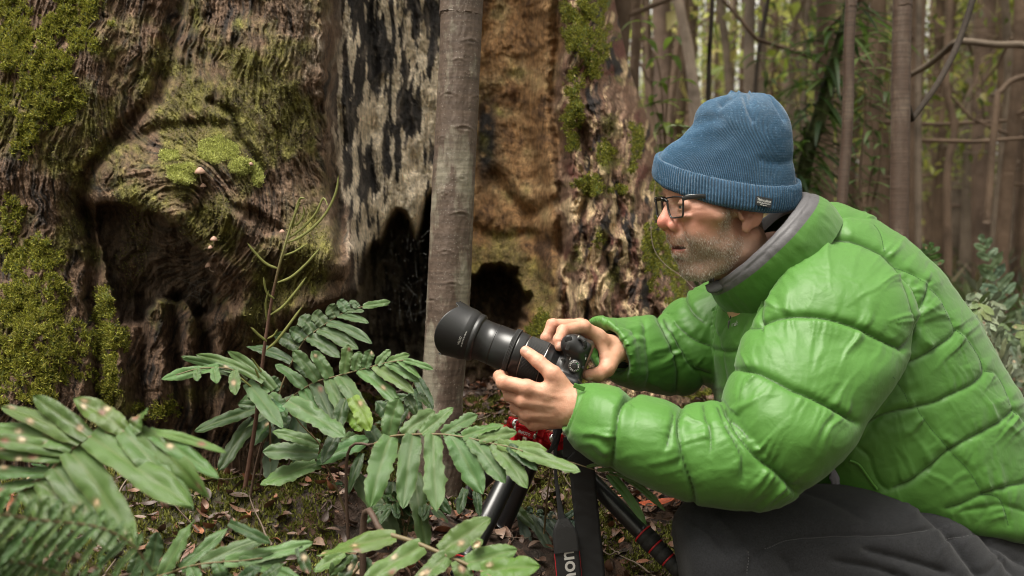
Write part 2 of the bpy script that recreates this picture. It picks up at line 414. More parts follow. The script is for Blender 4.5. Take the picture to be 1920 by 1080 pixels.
# dead leaves: curled blades lying on the soil
def scatter_leaves(n, xr, yr, L0, L1, seed, name, pal, lift=.004, cond=None, tilt=.5):
    r = np.random.default_rng(seed); x = r.uniform(*xr, n); y = r.uniform(*yr, n)
    if cond is not None: k = cond(x, y, r); x, y = x[k], y[k]; n = len(x)
    L_ = r.uniform(L0, L1, n); W = L_*r.uniform(.28, .55, n); th = r.uniform(0, 2*np.pi, n); curl = r.uniform(-.6, 1.3, n)
    s = np.linspace(-.5, .5, 6); prof = np.array([.05, .75, 1, .95, .62, .03]); t = np.array([-1, 0, 1.])
    lx = s[None, :, None]*L_[:, None, None]*np.ones(3); ly = prof[None, :, None]*t[None, None]*W[:, None, None]*.5
    lz = curl[:, None, None]*L_[:, None, None]*(s[None, :, None]**2*1.2)+np.abs(t)[None, None]*W[:, None, None]*r.uniform(-.1, .45, n)[:, None, None]*prof[None, :, None]
    p = np.stack([lx, ly, lz], -1).reshape(n, 18, 3)
    ex, ey = r.normal(0, tilt, n), r.normal(0, tilt, n)
    M = np.zeros((n, 3, 3)); c_, s_ = np.cos(th), np.sin(th)
    for i in range(n):
        M[i] = np.array(Matrix.Rotation(th[i], 3, 'Z') @ Matrix.Rotation(ex[i], 3, 'X') @ Matrix.Rotation(ey[i], 3, 'Y'))
    p = np.einsum('nij,nkj->nki', M, p)
    p += np.stack([x, y, ground_z(x, y)+lift+r.uniform(0, .012, n)], -1)[:, None]
    f = (grid_faces(6, 3)[None]+np.arange(n)[:, None, None]*18).reshape(-1, 4)
    pal = np.asarray(pal); c = pal[r.integers(0, len(pal), n)]*r.uniform(.6, 1.3, (n, 1)); c = np.repeat(c, 18, 0)
    return obj(name, p.reshape(-1, 3), f, LEAFLIT, cols={"tint": c})
LEAFLIT = mat("dead_leaf", attr="tint", rough=.55, bump=.3, bscale=250, var=.35, vscale=90)
BROWN = [(.10, .05, .03), (.07, .035, .02), (.13, .07, .045), (.05, .03, .02), (.16, .10, .07), (.09, .06, .05), (.20, .08, .04)]
tag(scatter_leaves(24000, (-1.2, 1.6), (1.2, 4.2), .008, .038, 3, "leaf_litter", BROWN), "small brown dead leaves covering the soil", kind="stuff")
tag(scatter_leaves(26000, (-14, 22), (4.0, 30), .06, .16, 5, "forest_leaf_litter", BROWN, cond=lambda x, y, r: (np.abs(x) < y*.62+1)), "fallen leaves on the forest floor behind", kind="stuff")
# ---------------------------------------------------------------- the old giant tree
def stump_build():
    # coarse relief: distance of the wood surface, one row per height in the photograph
    ks = [-260, -100, 0, 80, 170, 250, 330, 420, 520, 600, 650, 700, 760, 820, 880, 940, 1000, 1050, 1100, 1150, 1200, 1260, 1330]
    rows = {
     -220: [2.55, 2.30, 2.22, 2.18, 2.17, 2.19, 2.21, 2.17, 2.14, 2.22, 2.50, 2.66, 2.72, 2.80, 2.88, 2.90, 2.84, 2.70, 2.70, 2.82, 3.0, 3.2, 3.4],
        0: [2.50, 2.25, 2.16, 2.12, 2.12, 2.15, 2.18, 2.14, 2.10, 2.17, 2.44, 2.62, 2.68, 2.78, 2.86, 2.88, 2.80, 2.63, 2.62, 2.74, 2.95, 3.15, 3.4],
      120: [2.45, 2.20, 2.10, 2.06, 2.06, 2.11, 2.14, 2.09, 2.06, 2.13, 2.40, 2.60, 2.66, 2.76, 2.86, 2.88, 2.80, 2.60, 2.56, 2.62, 2.82, 3.1, 3.4],
      240: [2.42, 2.18, 2.08, 2.04, 2.05, 2.09, 2.08, 2.05, 2.05, 2.12, 2.38, 2.58, 2.64, 2.74, 2.86, 2.86, 2.78, 2.58, 2.50, 2.54, 2.66, 2.95, 3.3],
      330: [2.40, 2.16, 2.07, 2.05, 2.08, 2.00, 1.94, 1.97, 2.03, 2.10, 2.34, 2.54, 2.62, 2.74, 2.84, 2.84, 2.76, 2.56, 2.46, 2.48, 2.58, 2.8, 3.2],
      400: [2.40, 2.15, 2.06, 2.06, 2.12, 2.04, 1.96, 1.94, 2.01, 2.04, 2.14, 2.52, 2.62, 2.74, 2.82, 2.82, 2.74, 2.54, 2.42, 2.44, 2.52, 2.7, 3.1],
      480: [2.40, 2.14, 2.04, 2.04, 2.10, 2.07, 2.03, 1.97, 1.99, 1.97, 2.00, 2.56, 2.70, 2.74, 2.78, 2.78, 2.70, 2.52, 2.38, 2.40, 2.48, 2.6, 3.0],
      560: [2.40, 2.10, 1.98, 1.98, 2.07, 2.10, 2.09, 2.05, 2.02, 1.99, 2.05, 2.60, 2.70, 2.72, 2.72, 2.72, 2.62, 2.48, 2.34, 2.36, 2.42, 2.52, 2.9],
      640: [2.40, 2.06, 1.93, 1.93, 2.02, 2.09, 2.11, 2.10, 2.12, 2.2, 2.40, 2.60, 2.70, 2.70, 2.66, 2.6, 2.52, 2.42, 2.30, 2.32, 2.38, 2.46, 2.8],
      740: [2.36, 2.02, 1.90, 1.90, 1.98, 2.08, 2.12, 2.14, 2.20, 2.3, 2.42, 2.55, 2.60, 2.60, 2.56, 2.5, 2.44, 2.36, 2.28, 2.28, 2.34, 2.42, 2.7],
      860: [2.36, 2.02, 1.88, 1.88, 1.96, 2.06, 2.12, 2.14, 2.20, 2.3, 2.42, 2.50, 2.55, 2.55, 2.5, 2.46, 2.40, 2.34, 2.28, 2.26, 2.32, 2.42, 2.7]}
    ry = np.array(sorted(rows)); G = np.array([rows[k] for k in ry])
    # right outline of the trunk at each height
    oy = [-220, 0, 130, 260, 380, 480, 600, 700, 800, 860]; ox = [1118, 1152, 1180, 1228, 1258, 1280, 1330, 1380, 1440, 1480]
    py = np.arange(-220, 862, 2.05); nu = 800
    right = np.interp(py, oy, ox)
    s = np.linspace(0, 1, nu)
    px = -260+(right[:, None]+260)*s[None]; PY = np.repeat(py[:, None], nu, 1)
    right = right+0*py
    # interpolate, smoothly
    def hinterp(x, xs, T):   # rows of table along x
        i = np.clip(np.searchsorted(xs, x)-1, 0, len(xs)-2); t = (x-np.asarray(xs)[i])/(np.asarray(xs)[i+1]-np.asarray(xs)[i]); t = t*t*(3-2*t)*.6+t*.4
        return i, np.clip(t, 0, 1)
    ky = np.arange(len(ry)); 
    i, t = hinterp(px, ks, None); j, q = hinterp(PY, ry, None)
    D = (G[j, i]*(1-t)+G[j, i+1]*t)*(1-q)+(G[j+1, i]*(1-t)+G[j+1, i+1]*t)*q
    def blur(a, n):
        k = np.hanning(2*n+3)[1:-1]; k /= k.sum()
        a = np.apply_along_axis(lambda r: np.convolve(np.pad(r, n, 'edge'), k, 'valid'), 0, a)
        return np.apply_along_axis(lambda r: np.convolve(np.pad(r, n, 'edge'), k, 'valid'), 1, a)
    D = blur(D, 14)
    e = 1-np.clip((right[:, None]-px)/95, 0, 1); D = D+.50*e**3.2          # the outline turns away
    X, Y = px, PY
    wx = X+22*fbm(X/130, Y/130, 3, 3)+6*noise(X/25, Y/25, 2); wy = Y+22*fbm(X/130, Y/130, 8, 3)+6*noise(X/25, Y/25, 5)
    wx2 = X+7*noise(X/40, Y/40, 1)+5*noise(X/13, Y/13, 2); wy2 = Y+9*noise(X/40, Y/60, 7)+6*noise(X/12, Y/12, 5)
    def pm(poly, soft, a=wx2, b=wy2): return sm(soft, -soft, poly_sd(a, b, poly))
    # dark cavity under the burl, the two hollows
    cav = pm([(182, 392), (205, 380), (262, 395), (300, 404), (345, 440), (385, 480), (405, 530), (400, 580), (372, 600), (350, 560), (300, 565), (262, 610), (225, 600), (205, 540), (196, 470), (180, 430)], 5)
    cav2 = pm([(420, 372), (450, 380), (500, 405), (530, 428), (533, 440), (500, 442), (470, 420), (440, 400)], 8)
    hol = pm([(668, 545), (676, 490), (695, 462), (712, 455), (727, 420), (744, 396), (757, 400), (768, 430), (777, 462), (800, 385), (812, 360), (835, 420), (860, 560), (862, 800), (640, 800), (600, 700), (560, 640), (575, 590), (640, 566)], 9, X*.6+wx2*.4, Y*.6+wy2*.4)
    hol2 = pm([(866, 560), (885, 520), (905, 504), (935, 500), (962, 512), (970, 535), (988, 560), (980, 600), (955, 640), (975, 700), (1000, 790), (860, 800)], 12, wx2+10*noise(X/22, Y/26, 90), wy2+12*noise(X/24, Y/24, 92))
    D += .10*cav*(1+.35*fbm(X/50, Y/70, 41, 3))+.03*cav2
    D = D+.40*hol+.30*hol2*(1-hol)
    # big folds: (polyline, width, depth)  + groove, - ridge
    wcx, wcy = X+.35*(wx2-X), Y+.35*(wy2-Y)
    def crease(pts, w_, dep, a=wcx, b=wcy, asym=0):
        d, ss, sd = line_d(a, b, pts); pr = np.exp(-(d/w_)**2); return dep*pr*(1+asym*sd)
    for pts, w_, dep in [
        ([(335, -60), (318, 40), (305, 110), (290, 180), (250, 225), (200, 280), (160, 330), (150, 380), (175, 420)], 12, .040),
        ([(352, -60), (330, 60), (322, 120), (300, 190)], 9, .04),
        ([(215, 270), (300, 240), (380, 232), (420, 236)], 11, .02),
        ([(395, 190), (440, 215), (452, 262), (500, 330), (528, 400), (535, 440)], 8, .03),
        ([(160, 400), (178, 480), (170, 560), (186, 640), (180, 760)], 13, .07),
        ([(262, 560), (270, 640), (262, 720), (270, 800)], 9, .04), ([(330, 560), (322, 640), (338, 720), (350, 800)], 11, .05),
        ([(378, 590), (385, 660), (372, 740), (380, 830)], 10, .06),
        ([(632, -100), (640, 60), (628, 180), (640, 270), (622, 340), (636, 420), (640, 480)], 12, .07),
        ([(600, 200), (585, 300), (600, 380), (590, 470)], 14, .025),
        ([(1050, -100), (1046, 80), (1040, 200), (1056, 330), (1052, 430), (1066, 540), (1060, 640)], 12, .10),
        ([(1150, 140), (1165, 240), (1150, 330), (1165, 400), (1130, 470), (1165, 560)], 11, .05),
        ([(1090, 240), (1110, 330), (1090, 420), (1110, 500), (1120, 600)], 9, .045),
        ([(1215, 330), (1195, 400), (1225, 480), (1212, 560), (1250, 640)], 10, .05),
        ([(900, 60), (915, 200), (905, 300), (918, 380)], 12, .03), ([(960, -50), (985, 100), (975, 240), (1000, 330)], 18, .035),
        ([(930, 330), (960, 380), (1000, 400), (1040, 380)], 14, .035), ([(890, 430), (930, 450), (990, 440), (1046, 470)], 13, .03),
        ([(985, 410), (1000, 470), (1010, 540), (1030, 600)], 12, .035),
        ([(700, -60), (690, 60), (706, 150), (690, 260), (700, 360)], 9, .035), ([(770, -60), (776, 80), (764, 200), (776, 320)], 8, .03),
        ]:
        D += crease(pts, w_, dep)
    for pts, w_, dep in [   # rounded ribs and the rim of the burl
        ([(190, 372), (250, 372), (320, 400), (380, 450), (430, 520), (440, 590)], 22, -.045),
        ([(545, 455), (600, 470), (650, 500), (672, 530), (640, 560), (560, 590), (470, 620)], 42, -.085),
        ([(430, 400), (470, 455), (480, 520), (455, 590)], 22, -.04),
        ([(205, 560), (225, 660), (232, 780)], 16, -.05), ([(298, 560), (305, 660), (300, 780)], 18, -.045), ([(358, 600), (352, 690), (362, 790)], 15, -.05), ([(410, 600), (420, 700), (415, 800)], 16, -.04),
        ([(600, -60), (606, 100), (612, 220), (640, 330), (655, 430), (668, 480)], 12, -.045),
        ([(1020, -60), (1010, 150), (1026, 300), (1046, 420)], 20, -.03), ([(985, 560), (1020, 600), (1000, 690)], 22, -.06),
        ([(1080, 60), (1078, 220), (1066, 400), (1090, 560)], 16, -.05), ([(1130, 330), (1125, 450), (1140, 600)], 16, -.04), ([(1190, 420), (1205, 520), (1200, 640)], 18, -.045)]:
        D += crease(pts, w_, dep)
    # fine relief: fibrous bark running along the grain
    left = sm(650, 600, wx); rb = sm(1040, 1064, wx); _cs = 22*sm(330, 420, Y); char = sm(618, 652, wx-_cs)*sm(870, 840, wx); inner = sm(840, 880, wx)*sm(1062, 1036, wx)
    gx_ = wx+.35*(Y-300)*sm(430, 640, wx)*0+30*np.sin(Y/170+X/300); gy_ = wy
    burl = .62*np.exp(-(((X-360)/150)**2+((Y-380)/120)**2))
    # around the burl the grain follows its contour
    ang = np.arctan2(Y-470, X-330); rad = np.hypot(X-330, (Y-470)*1.15)
    gx1 = gx_*(1-burl)+(rad*1.0)*burl; gy1 = gy_*(1-burl)+(ang*190)*burl
    rg = ridged(gx1/30, gy1/150, 1, 5, .6)
    rg2 = ridged(gx1/9, gy1/52, 4, 4, .6)
    lump = fbm(wx/70, wy/90, 12, 4)
    fib = ridged((gx1+.25*gy1)/13, gy1/170, 11, 4, .6); fib2 = ridged((gx1-.1*gy1)/5.5, gy1/85, 13, 3, .6)
    D += left*(-.009*rg-.0045*rg2-.020*lump-.0080*fib-.0034*fib2)
    plates = np.abs(noise(wx/34, wy/60, 33))
    D += left*.010*sm(.05, 0, plates)*sm(.1, .5, fbm(X/60, Y/60, 35, 2))
    D += char*(-.013*ridged(X/24+wx/200, Y/190, 6, 5, .6)-.004*ridged(wx/8, wy/40, 9, 3)-.03*fbm(wx/60, wy/160, 14, 3))
    D += inner*(-.006*ridged((wx+.2*wy)/40, wy/170, 21, 4)-.024*fbm(wx/75, wy/75, 24, 4)-.0025*rg2)
    D += rb*(-.020*ridged(wx/26, wy/95, 31, 5, .62)-.006*rg2-.035*fbm(wx/60, wy/80, 27, 4))
    D += .0022*fbm(X/7, Y/9, 50, 3)+.0016*noise(X/3.5, Y/4.5, 3)
    D = D + np.maximum(hol, hol2)*(.12*fbm(X/60, Y/60, 40, 3)+.03*ridged(X/30, Y/120, 44, 3))
    # loose fringe of the burnt face over the hollow
    # ---- material masks
    nA = fbm(X/55, Y/55, 60, 5, .6); nB = fbm(X/22, Y/30, 64, 4, .6); nC = fbm(X/110, Y/140, 68, 4); nF = fbm(wx/11, wy/60, 71, 4, .6); nG = fbm(wx/16, wy/70, 75, 5, .65)
    def blob(cx, cy, rx, ry, k=.75): return np.clip(1.25-np.hypot((X-cx)/rx, (Y-cy)/ry)+k*nA+.35*nB, 0, 1.4)
    moss = np.zeros_like(X)
    for b_ in [(70, 90, 105, 95), (135, 20, 60, 60), (60, 180, 90, 60), (110, 205, 30, 35), (45, 270, 25, 30), (20, 60, 40, 80), (60, 560, 85, 95), (90, 660, 110, 80), (20, 680, 80, 90), (75, 470, 45, 40), (200, 640, 40, 110), (300, 770, 50, 25), (20, 420, 30, 60), (1190, 260, 20, 55), (1075, 200, 22, 90), (1100, 60, 50, 90), (1235, 280, 20, 14), (1130, 280, 22, 25), (1105, 345, 30, 22), (1155, 355, 18, 9), (1240, 470, 45, 75), (1265, 520, 40, 60), (1115, 460, 18, 18), (1230, 350, 16, 26), (1060, 700, 60, 40), (1280, 700, 60, 50), (950, 640, 40, 20), (1340, 720, 60, 60), (1000, 650, 40, 60)]:
        moss = np.maximum(moss, blob(*b_))
    moss2 = np.zeros_like(X)   # the two pale cushions on the burl
    for b_ in [(408, 283, 44, 26), (450, 312, 28, 16), (343, 325, 34, 22), (316, 292, 22, 12), (484, 330, 12, 22)]:
        moss2 = np.maximum(moss2, np.clip(1.15-np.hypot((X-b_[0])/b_[2], (Y-b_[1])/b_[3])+.22*nA+.2*nB, 0, 1.3))
    moss = np.where(moss > .32, moss, 0)*sm(-.55, -.05, fbm(X/14, Y/18, 88, 4, .65)+.35*nA-.12); 
    D -= .005*sm(.35, .8, moss)*(1+.6*nB)+.003*sm(.25, .6, moss2)
    solid = (1-np.clip(hol+hol2+cav*.9, 0, 1))
    moss *= solid; moss2 *= solid
    film_light = np.clip(sm(.0, .75, nC+.45*nA+.95*np.exp(-(((X-450)/190)**2+((Y-250)/230)**2))+.75*np.exp(-(((X-590)/110)**2+((Y-520)/90)**2))+.5*np.exp(-(((X-100)/220)**2+((Y-330)/330)**2))-.12), 0, 1)*left  # olive film; over the lower right knob it also paints in light
    film_light = np.maximum(film_light, inner*sm(-.15, .6, nA*.8+nC+.9*sm(330, 600, Y)-.25)*.8)
    film_light = np.maximum(film_light, rb*sm(.15, .7, nA+.5*nC))
    # ---- colours of the woods themselves
    def C(*c): return np.array(c, float)
    def mixc(a, b, t): return a*(1-t[..., None])+b*t[..., None]
    base = np.zeros(X.shape+(3,))+C(.128, .076, .047)                         # brown fibrous bark
    base = mixc(base, C(.26, .165, .105), sm(-.1, .8, nF))
    base = mixc(base, C(.022, .015, .012), sm(.0, .5, -fbm((gx1+.25*gy1)/10, gy1/110, 301, 4, .65)+.3*nA+.05))
    base = mixc(base, C(.15, .062, .04), sm(.45, .9, nC+.5*nG+.5*np.exp(-(((X-310)/40)**2+((Y-60)/120)**2)))*.7)
    base = mixc(base, C(.20, .135, .085), left*np.clip(sm(430, 620, X)*sm(-.2, .7, nG+.3)*.75+.8*np.exp(-(((X-615)/40)**2+((Y-430)/70)**2)), 0, 1))
    base = mixc(base, C(.25, .20, .155), left*sm(510, 600, X)*sm(300, 60, Y)*sm(.0, .5, nF+.5*nG))
    basec = mixc(np.zeros(X.shape+(3,))+C(.030, .026, .025), C(.15, .125, .105), sm(-.1, .7, nF))       # burnt face
    pale = sm(-.07, .05, (fbm((X+.25*(wx-X))/17, Y/120+wx/400, 81, 4, .55)*.85+.35*fbm(X/7, Y/40, 83, 3)+.55*fbm(X/70, Y/150, 85, 3)-.12*sm(330, 150, Y)-.02)+.30*np.exp(-(((X-690)/50)**2+((Y-380)/110)**2))+.22*np.exp(-(((X-790)/35)**2+((Y-250)/200)**2))+.1*np.exp(-(((X-690)/40)**2+((Y-60)/90)**2))-.02)
    basec = mixc(basec, C(.88, .74, .56), pale*(.8+.2*np.clip(nB, -1, 1)))
    basec = mixc(basec, C(.26, .19, .10), sm(.3, .8, nA+.6*np.exp(-(((X-690)/60)**2+((Y-420)/60)**2)))*pale*.6)
    basei = mixc(np.zeros(X.shape+(3,))+C(.30, .165, .07), C(.48, .32, .16), sm(-.2, .7, nA+.4*nC))   # rotten inner wood
    basei = mixc(basei, C(.07, .034, .016), sm(.15, .8, -nA+.4*nF)*.9)
    basei = mixc(basei, C(.20, .085, .028), sm(.3, .9, nC-.4*nA)*.6)
    basei = mixc(basei, C(.018, .014, .012), np.clip(1.3*np.exp(-(((X-912)/24)**2+((Y-260)/90)**2))+.5*nB*0, 0, 1)*sm(-.5, .1, nB+.2))
    baser = mixc(np.zeros(X.shape+(3,))+C(.18, .10, .064), C(.36, .235, .16), sm(-.1, .7, nF))          # right buttress
    baser = mixc(baser, C(.022, .018, .018), sm(.1, .55, fbm(wx/24, wy/80, 91, 5, .62)+.22*np.exp(-(((X-1160)/60)**2+((Y-400)/160)**2))))
    baser = mixc(baser, C(.64, .47, .28), sm(.16, .42, fbm(wx/17, wy/70, 95, 5, .6)+.32*np.exp(-(((X-1110)/55)**2+((Y-560)/120)**2))))
    baser = mixc(baser, C(.16, .06, .045), sm(.2, .7, fbm(wx/30, wy/60, 99, 4)+.2*sm(300, 0, Y)))
    col = mixc(mixc(mixc(base, basec, char), basei, inner), baser, rb)
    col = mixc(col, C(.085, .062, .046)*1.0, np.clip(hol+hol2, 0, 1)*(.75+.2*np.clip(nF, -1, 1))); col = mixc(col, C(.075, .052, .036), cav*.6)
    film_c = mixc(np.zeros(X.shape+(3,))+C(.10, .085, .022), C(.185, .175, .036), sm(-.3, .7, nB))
    col = mixc(col, film_c, film_light*(.50+.4*sm(-.4, .5, nB+.4*rg))*solid)
    col = mixc(col, C(.10, .125, .022)*1.0, sm(.3, .6, moss)); col = mixc(col, C(.30, .33, .09), sm(.25, .55, moss2))
    speck = noise(X/2.6, Y/2.6, 7); col = mixc(col, C(.33, .33, .22), sm(.62, .8, speck)*.55*solid*left*sm(.1, .6, film_light))
    col = np.clip(col*(1+.22*noise(X/4, Y/9, 17)[..., None]+.2*nB[..., None]), .004, 1)
    pt = P(px, PY, D)
    # the trunk continues round the back and up
    E = pt[:, -1]; W = pt[:, 0]; nb = 46
    th = np.linspace(0, 1, nb+2)[1:-1]
    ctr = (E+W)/2; half = (E-W)/2
    back = ctr[:, None]+half[:, None]*np.cos(np.pi*th)[None, :, None]+np.array([.0, 2.6, 0])*np.sin(np.pi*th)[None, :, None]
    back += (.06*fbm(th*9, 0*th+3, 1, 3))[None, :, None]*np.array([0, 1., 0])
    ring = np.concatenate([pt, back], 1); nr = ring.shape[1]; nrow = ring.shape[0]
    cb = np.concatenate([col, np.repeat(np.repeat(C(.08, .055, .04)[None, None], nrow, 0), nb, 1)], 1)
    # upper rows
    top = ring[0]; c0 = top.mean(0); ups = []; 
    for k in range(1, 40):
        u = k/39; q = c0+(top-c0)*(1-.30*u)+np.array([.15*u, .35*u, 6.5*u]); ups.append(q)
    ring = np.concatenate([np.array(ups)[::-1], ring], 0); cb = np.concatenate([np.repeat(cb[:1], 39, 0), cb], 0)
    # roots go down into the soil
    dn = ring[-1]; c0 = dn.mean(0); d1 = dn+np.array([0, 0, -.30]); ring = np.concatenate([ring, d1[None]], 0); cb = np.concatenate([cb, cb[-1:]], 0)
    n1 = ring.shape[0]
    return ring.reshape(-1, 3), grid_faces(n1, nr, close_v=True), cb.reshape(-1, 3), pt, D, moss, moss2, film_light, X, Y
_sv, _sf, _sc, S_PT, S_D, S_MOSS, S_MOSS2, S_FILM_LIGHT, S_X, S_Y = stump_build()
def bark_material():
    m = mat("old_bark", attr="tint", rough=.78, spec=.35, var=.35, vscale=60)
    n = m.node_tree; N = n.nodes; L = n.links; b = N["Principled BSDF"]; tc = N.new("ShaderNodeTexCoord")
    mp = N.new("ShaderNodeMapping"); mp.inputs["Scale"].default_value = (150, 150, 26); L.new(tc.outputs["Object"], mp.inputs[0])
    a = N.new("ShaderNodeTexNoise"); a.inputs["Scale"].default_value = 1; a.inputs["Detail"].default_value = 6; a.inputs["Roughness"].default_value = .7; a.inputs["Distortion"].default_value = .8; L.new(mp.outputs[0], a.inputs["Vector"])
    c = N.new("ShaderNodeTexNoise"); c.inputs["Scale"].default_value = 240; c.inputs["Detail"].default_value = 4; L.new(tc.outputs["Object"], c.inputs["Vector"])
    ad = N.new("ShaderNodeMath"); ad.operation = 'MULTIPLY_ADD'; ad.inputs[1].default_value = .6; L.new(c.outputs[0], ad.inputs[0]); L.new(a.outputs[0], ad.inputs[2])
    bp = N.new("ShaderNodeBump"); bp.inputs["Strength"].default_value = 1; bp.inputs["Distance"].default_value = .009; L.new(ad.outputs[0], bp.inputs["Height"]); L.new(bp.outputs[0], b.inputs["Normal"])
    src = b.inputs["Base Color"].links[0].from_socket; r = N.new("ShaderNodeMapRange"); r.inputs[1].default_value = .35; r.inputs[2].default_value = .65; r.inputs[3].default_value = .55; r.inputs[4].default_value = 1.45; L.new(a.outputs[0], r.inputs[0])
    vm = N.new("ShaderNodeVectorMath"); vm.operation = 'SCALE'; L.new(src, vm.inputs[0]); L.new(r.outputs[0], vm.inputs["Scale"]); L.new(vm.outputs[0], b.inputs["Base Color"])
    return m
old_tree = thing("giant_tree", "enormous old tree trunk with mossy bark, burnt pale face and dark hollow at its base", "tree", (-.6, 3.4, .2))
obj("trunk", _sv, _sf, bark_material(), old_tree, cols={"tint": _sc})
def stump_at(px, py):
    """world point, and outward normal, on the old tree where the photograph shows px, py"""
    j = int(np.argmin(np.abs(S_Y[:, 0]-py))); i = int(np.argmin(np.abs(S_X[j]-px)))
    i = min(max(i, 3), S_PT.shape[1]-4); j = min(max(j, 3), S_PT.shape[0]-4)
    n = np.cross(S_PT[j, i+3]-S_PT[j, i-3], S_PT[j+3, i]-S_PT[j-3, i]); n /= np.linalg.norm(n)
    if n[1] > 0: n = -n
    return S_PT[j, i], n
def tufts(pts, nrm, L, wd, seed, up=.6, k=3, pal=((.10, .14, .02), (.16, .20, .04), (.07, .09, .02))):
    """little curved moss leaves standing on a surface"""
    r = np.random.default_rng(seed); n = len(pts)*k; p = np.repeat(pts, k, 0)+r.normal(0, .002, (n, 3)); nn = np.repeat(nrm, k, 0)
    d = nn+r.normal(0, .65, (n, 3))+np.array([0, 0, up]); d /= np.linalg.norm(d, axis=1)[:, None]
    sd = np.cross(d, r.normal(0, 1, (n, 3))); sd /= np.linalg.norm(sd, axis=1)[:, None]+1e-9
    l = (L*r.uniform(.5, 1.3, n))[:, None]; w_ = wd*r.uniform(.7, 1.3, (n, 1)); bend = np.cross(sd, d)*l*r.uniform(-.5, .5, (n, 1))
    v = np.stack([p-sd*w_*.5, p+sd*w_*.5, p+d*l*.55+sd*w_*.6+bend*.3, p+d*l*.55-sd*w_*.6+bend*.3, p+d*l+bend], 1)
    f4 = np.array([[0, 1, 2, 3]])+np.arange(n)[:, None]*5; f3 = np.array([[3, 2, 4]])+np.arange(n)[:, None]*5
    pal = np.asarray(pal); c = pal[r.integers(0, len(pal), n)]*r.uniform(.6, 1.35, (n, 1))
    return v.reshape(-1, 3), [f4, f3], np.repeat(c, 5, 0)
MOSS_M = mat("moss", attr="tint", rough=.7, spec=.25, transl=.3)
def stump_moss():
    n = np.cross(np.gradient(S_PT, axis=1), np.gradient(S_PT, axis=0)); n /= np.linalg.norm(n, axis=2)[..., None]+1e-12
    n = np.where(n[..., 1:2] > 0, -n, n)
    r = np.random.default_rng(11); 
    for nm, msk, lo, cnt, L, w_, pal in (("moss", S_MOSS, .42, 30000, .0062, .0016, ((.19, .20, .022), (.29, .29, .045), (.12, .13, .02), (.24, .22, .04))),
                                         ("moss", S_MOSS2, .3, 9000, .0040, .0010, ((.42, .44, .13), (.52, .54, .19), (.30, .33, .09))),
                                         ("moss", S_FILM_LIGHT, .75, 16000, .004, .0018, ((.10, .10, .025), (.15, .14, .035), (.20, .19, .06)))):
        ok = np.argwhere((msk > lo) & (S_X > -20) & (S_D < 2.95)); q = ok[r.integers(0, len(ok), cnt)]
        if nm and msk is S_FILM_LIGHT: k = 1
        else: k = 3
        pts = S_PT[q[:, 0], q[:, 1]]; v, f, c = tufts(pts, n[q[:, 0], q[:, 1]], L, w_, 5+cnt, k=k, pal=pal)
        o = obj(nm, v, f, MOSS_M, old_tree, cols={"tint": c}); o['kind'] = "stuff"
stump_moss()
# ---------------------------------------------------------------- young trees near the camera
def young_bark(name, c1, c2, ringy=1.0):
    m = mat(name, c1, .62, spec=.4, bump=.35, bscale=180, bdist=.003)
    n = m.node_tree; N = n.nodes; L = n.links; b = N["Principled BSDF"]; tc = N.new("ShaderNodeTexCoord")
    mp = N.new("ShaderNodeMapping"); mp.inputs["Scale"].default_value = (14, 14, 5); L.new(tc.outputs["Object"], mp.inputs[0])
    nz = N.new("ShaderNodeTexNoise"); nz.inputs["Scale"].default_value = 1; nz.inputs["Detail"].default_value = 7; nz.inputs["Roughness"].default_value = .65; L.new(mp.outputs[0], nz.inputs["Vector"])
    cr = N.new("ShaderNodeMapRange"); cr.inputs[1].default_value = .50; cr.inputs[2].default_value = .60; L.new(nz.outputs[0], cr.inputs[0])
    mx = N.new("ShaderNodeMix"); mx.data_type = 'RGBA'; L.new(cr.outputs[0], mx.inputs[0]); mx.inputs[6].default_value = (*c1, 1); mx.inputs[7].default_value = (*c2, 1)
    mp2 = N.new("ShaderNodeMapping"); mp2.inputs["Scale"].default_value = (9, 9, 150); L.new(tc.outputs["Object"], mp2.inputs[0])
    n2 = N.new("ShaderNodeTexNoise"); n2.inputs["Scale"].default_value = 1; n2.inputs["Detail"].default_value = 4; L.new(mp2.outputs[0], n2.inputs["Vector"])
    r2 = N.new("ShaderNodeMapRange"); r2.inputs[1].default_value = .3; r2.inputs[2].default_value = .7; r2.inputs[3].default_value = .7; r2.inputs[4].default_value = 1.25; L.new(n2.outputs[0], r2.inputs[0])
    vm = N.new("ShaderNodeVectorMath"); vm.operation = 'SCALE'; L.new(mx.outputs[2], vm.inputs[0]); L.new(r2.outputs[0], vm.inputs["Scale"])
    v3 = N.new("ShaderNodeTexVoronoi"); v3.inputs["Scale"].default_value = 160; L.new(tc.outputs["Object"], v3.inputs["Vector"])
    r3 = N.new("ShaderNodeMapRange"); r3.inputs[1].default_value = .10; r3.inputs[2].default_value = .2; r3.inputs[3].default_value = .55*ringy; r3.inputs[4].default_value = 0; L.new(v3.outputs["Distance"], r3.inputs[0])
    m3 = N.new("ShaderNodeMix"); m3.data_type = 'RGBA'; L.new(r3.outputs[0], m3.inputs[0]); L.new(vm.outputs[0], m3.inputs[6]); m3.inputs[7].default_value = (.30, .27, .23, 1)
    L.new(m3.outputs[2], b.inputs["Base Color"])
    return m
BARK_Y = young_bark("smooth_young_bark", (.092, .064, .048), (.20, .178, .135))
BARK_D = young_bark("dark_young_bark", (.085, .055, .04), (.13, .095, .072), .3)
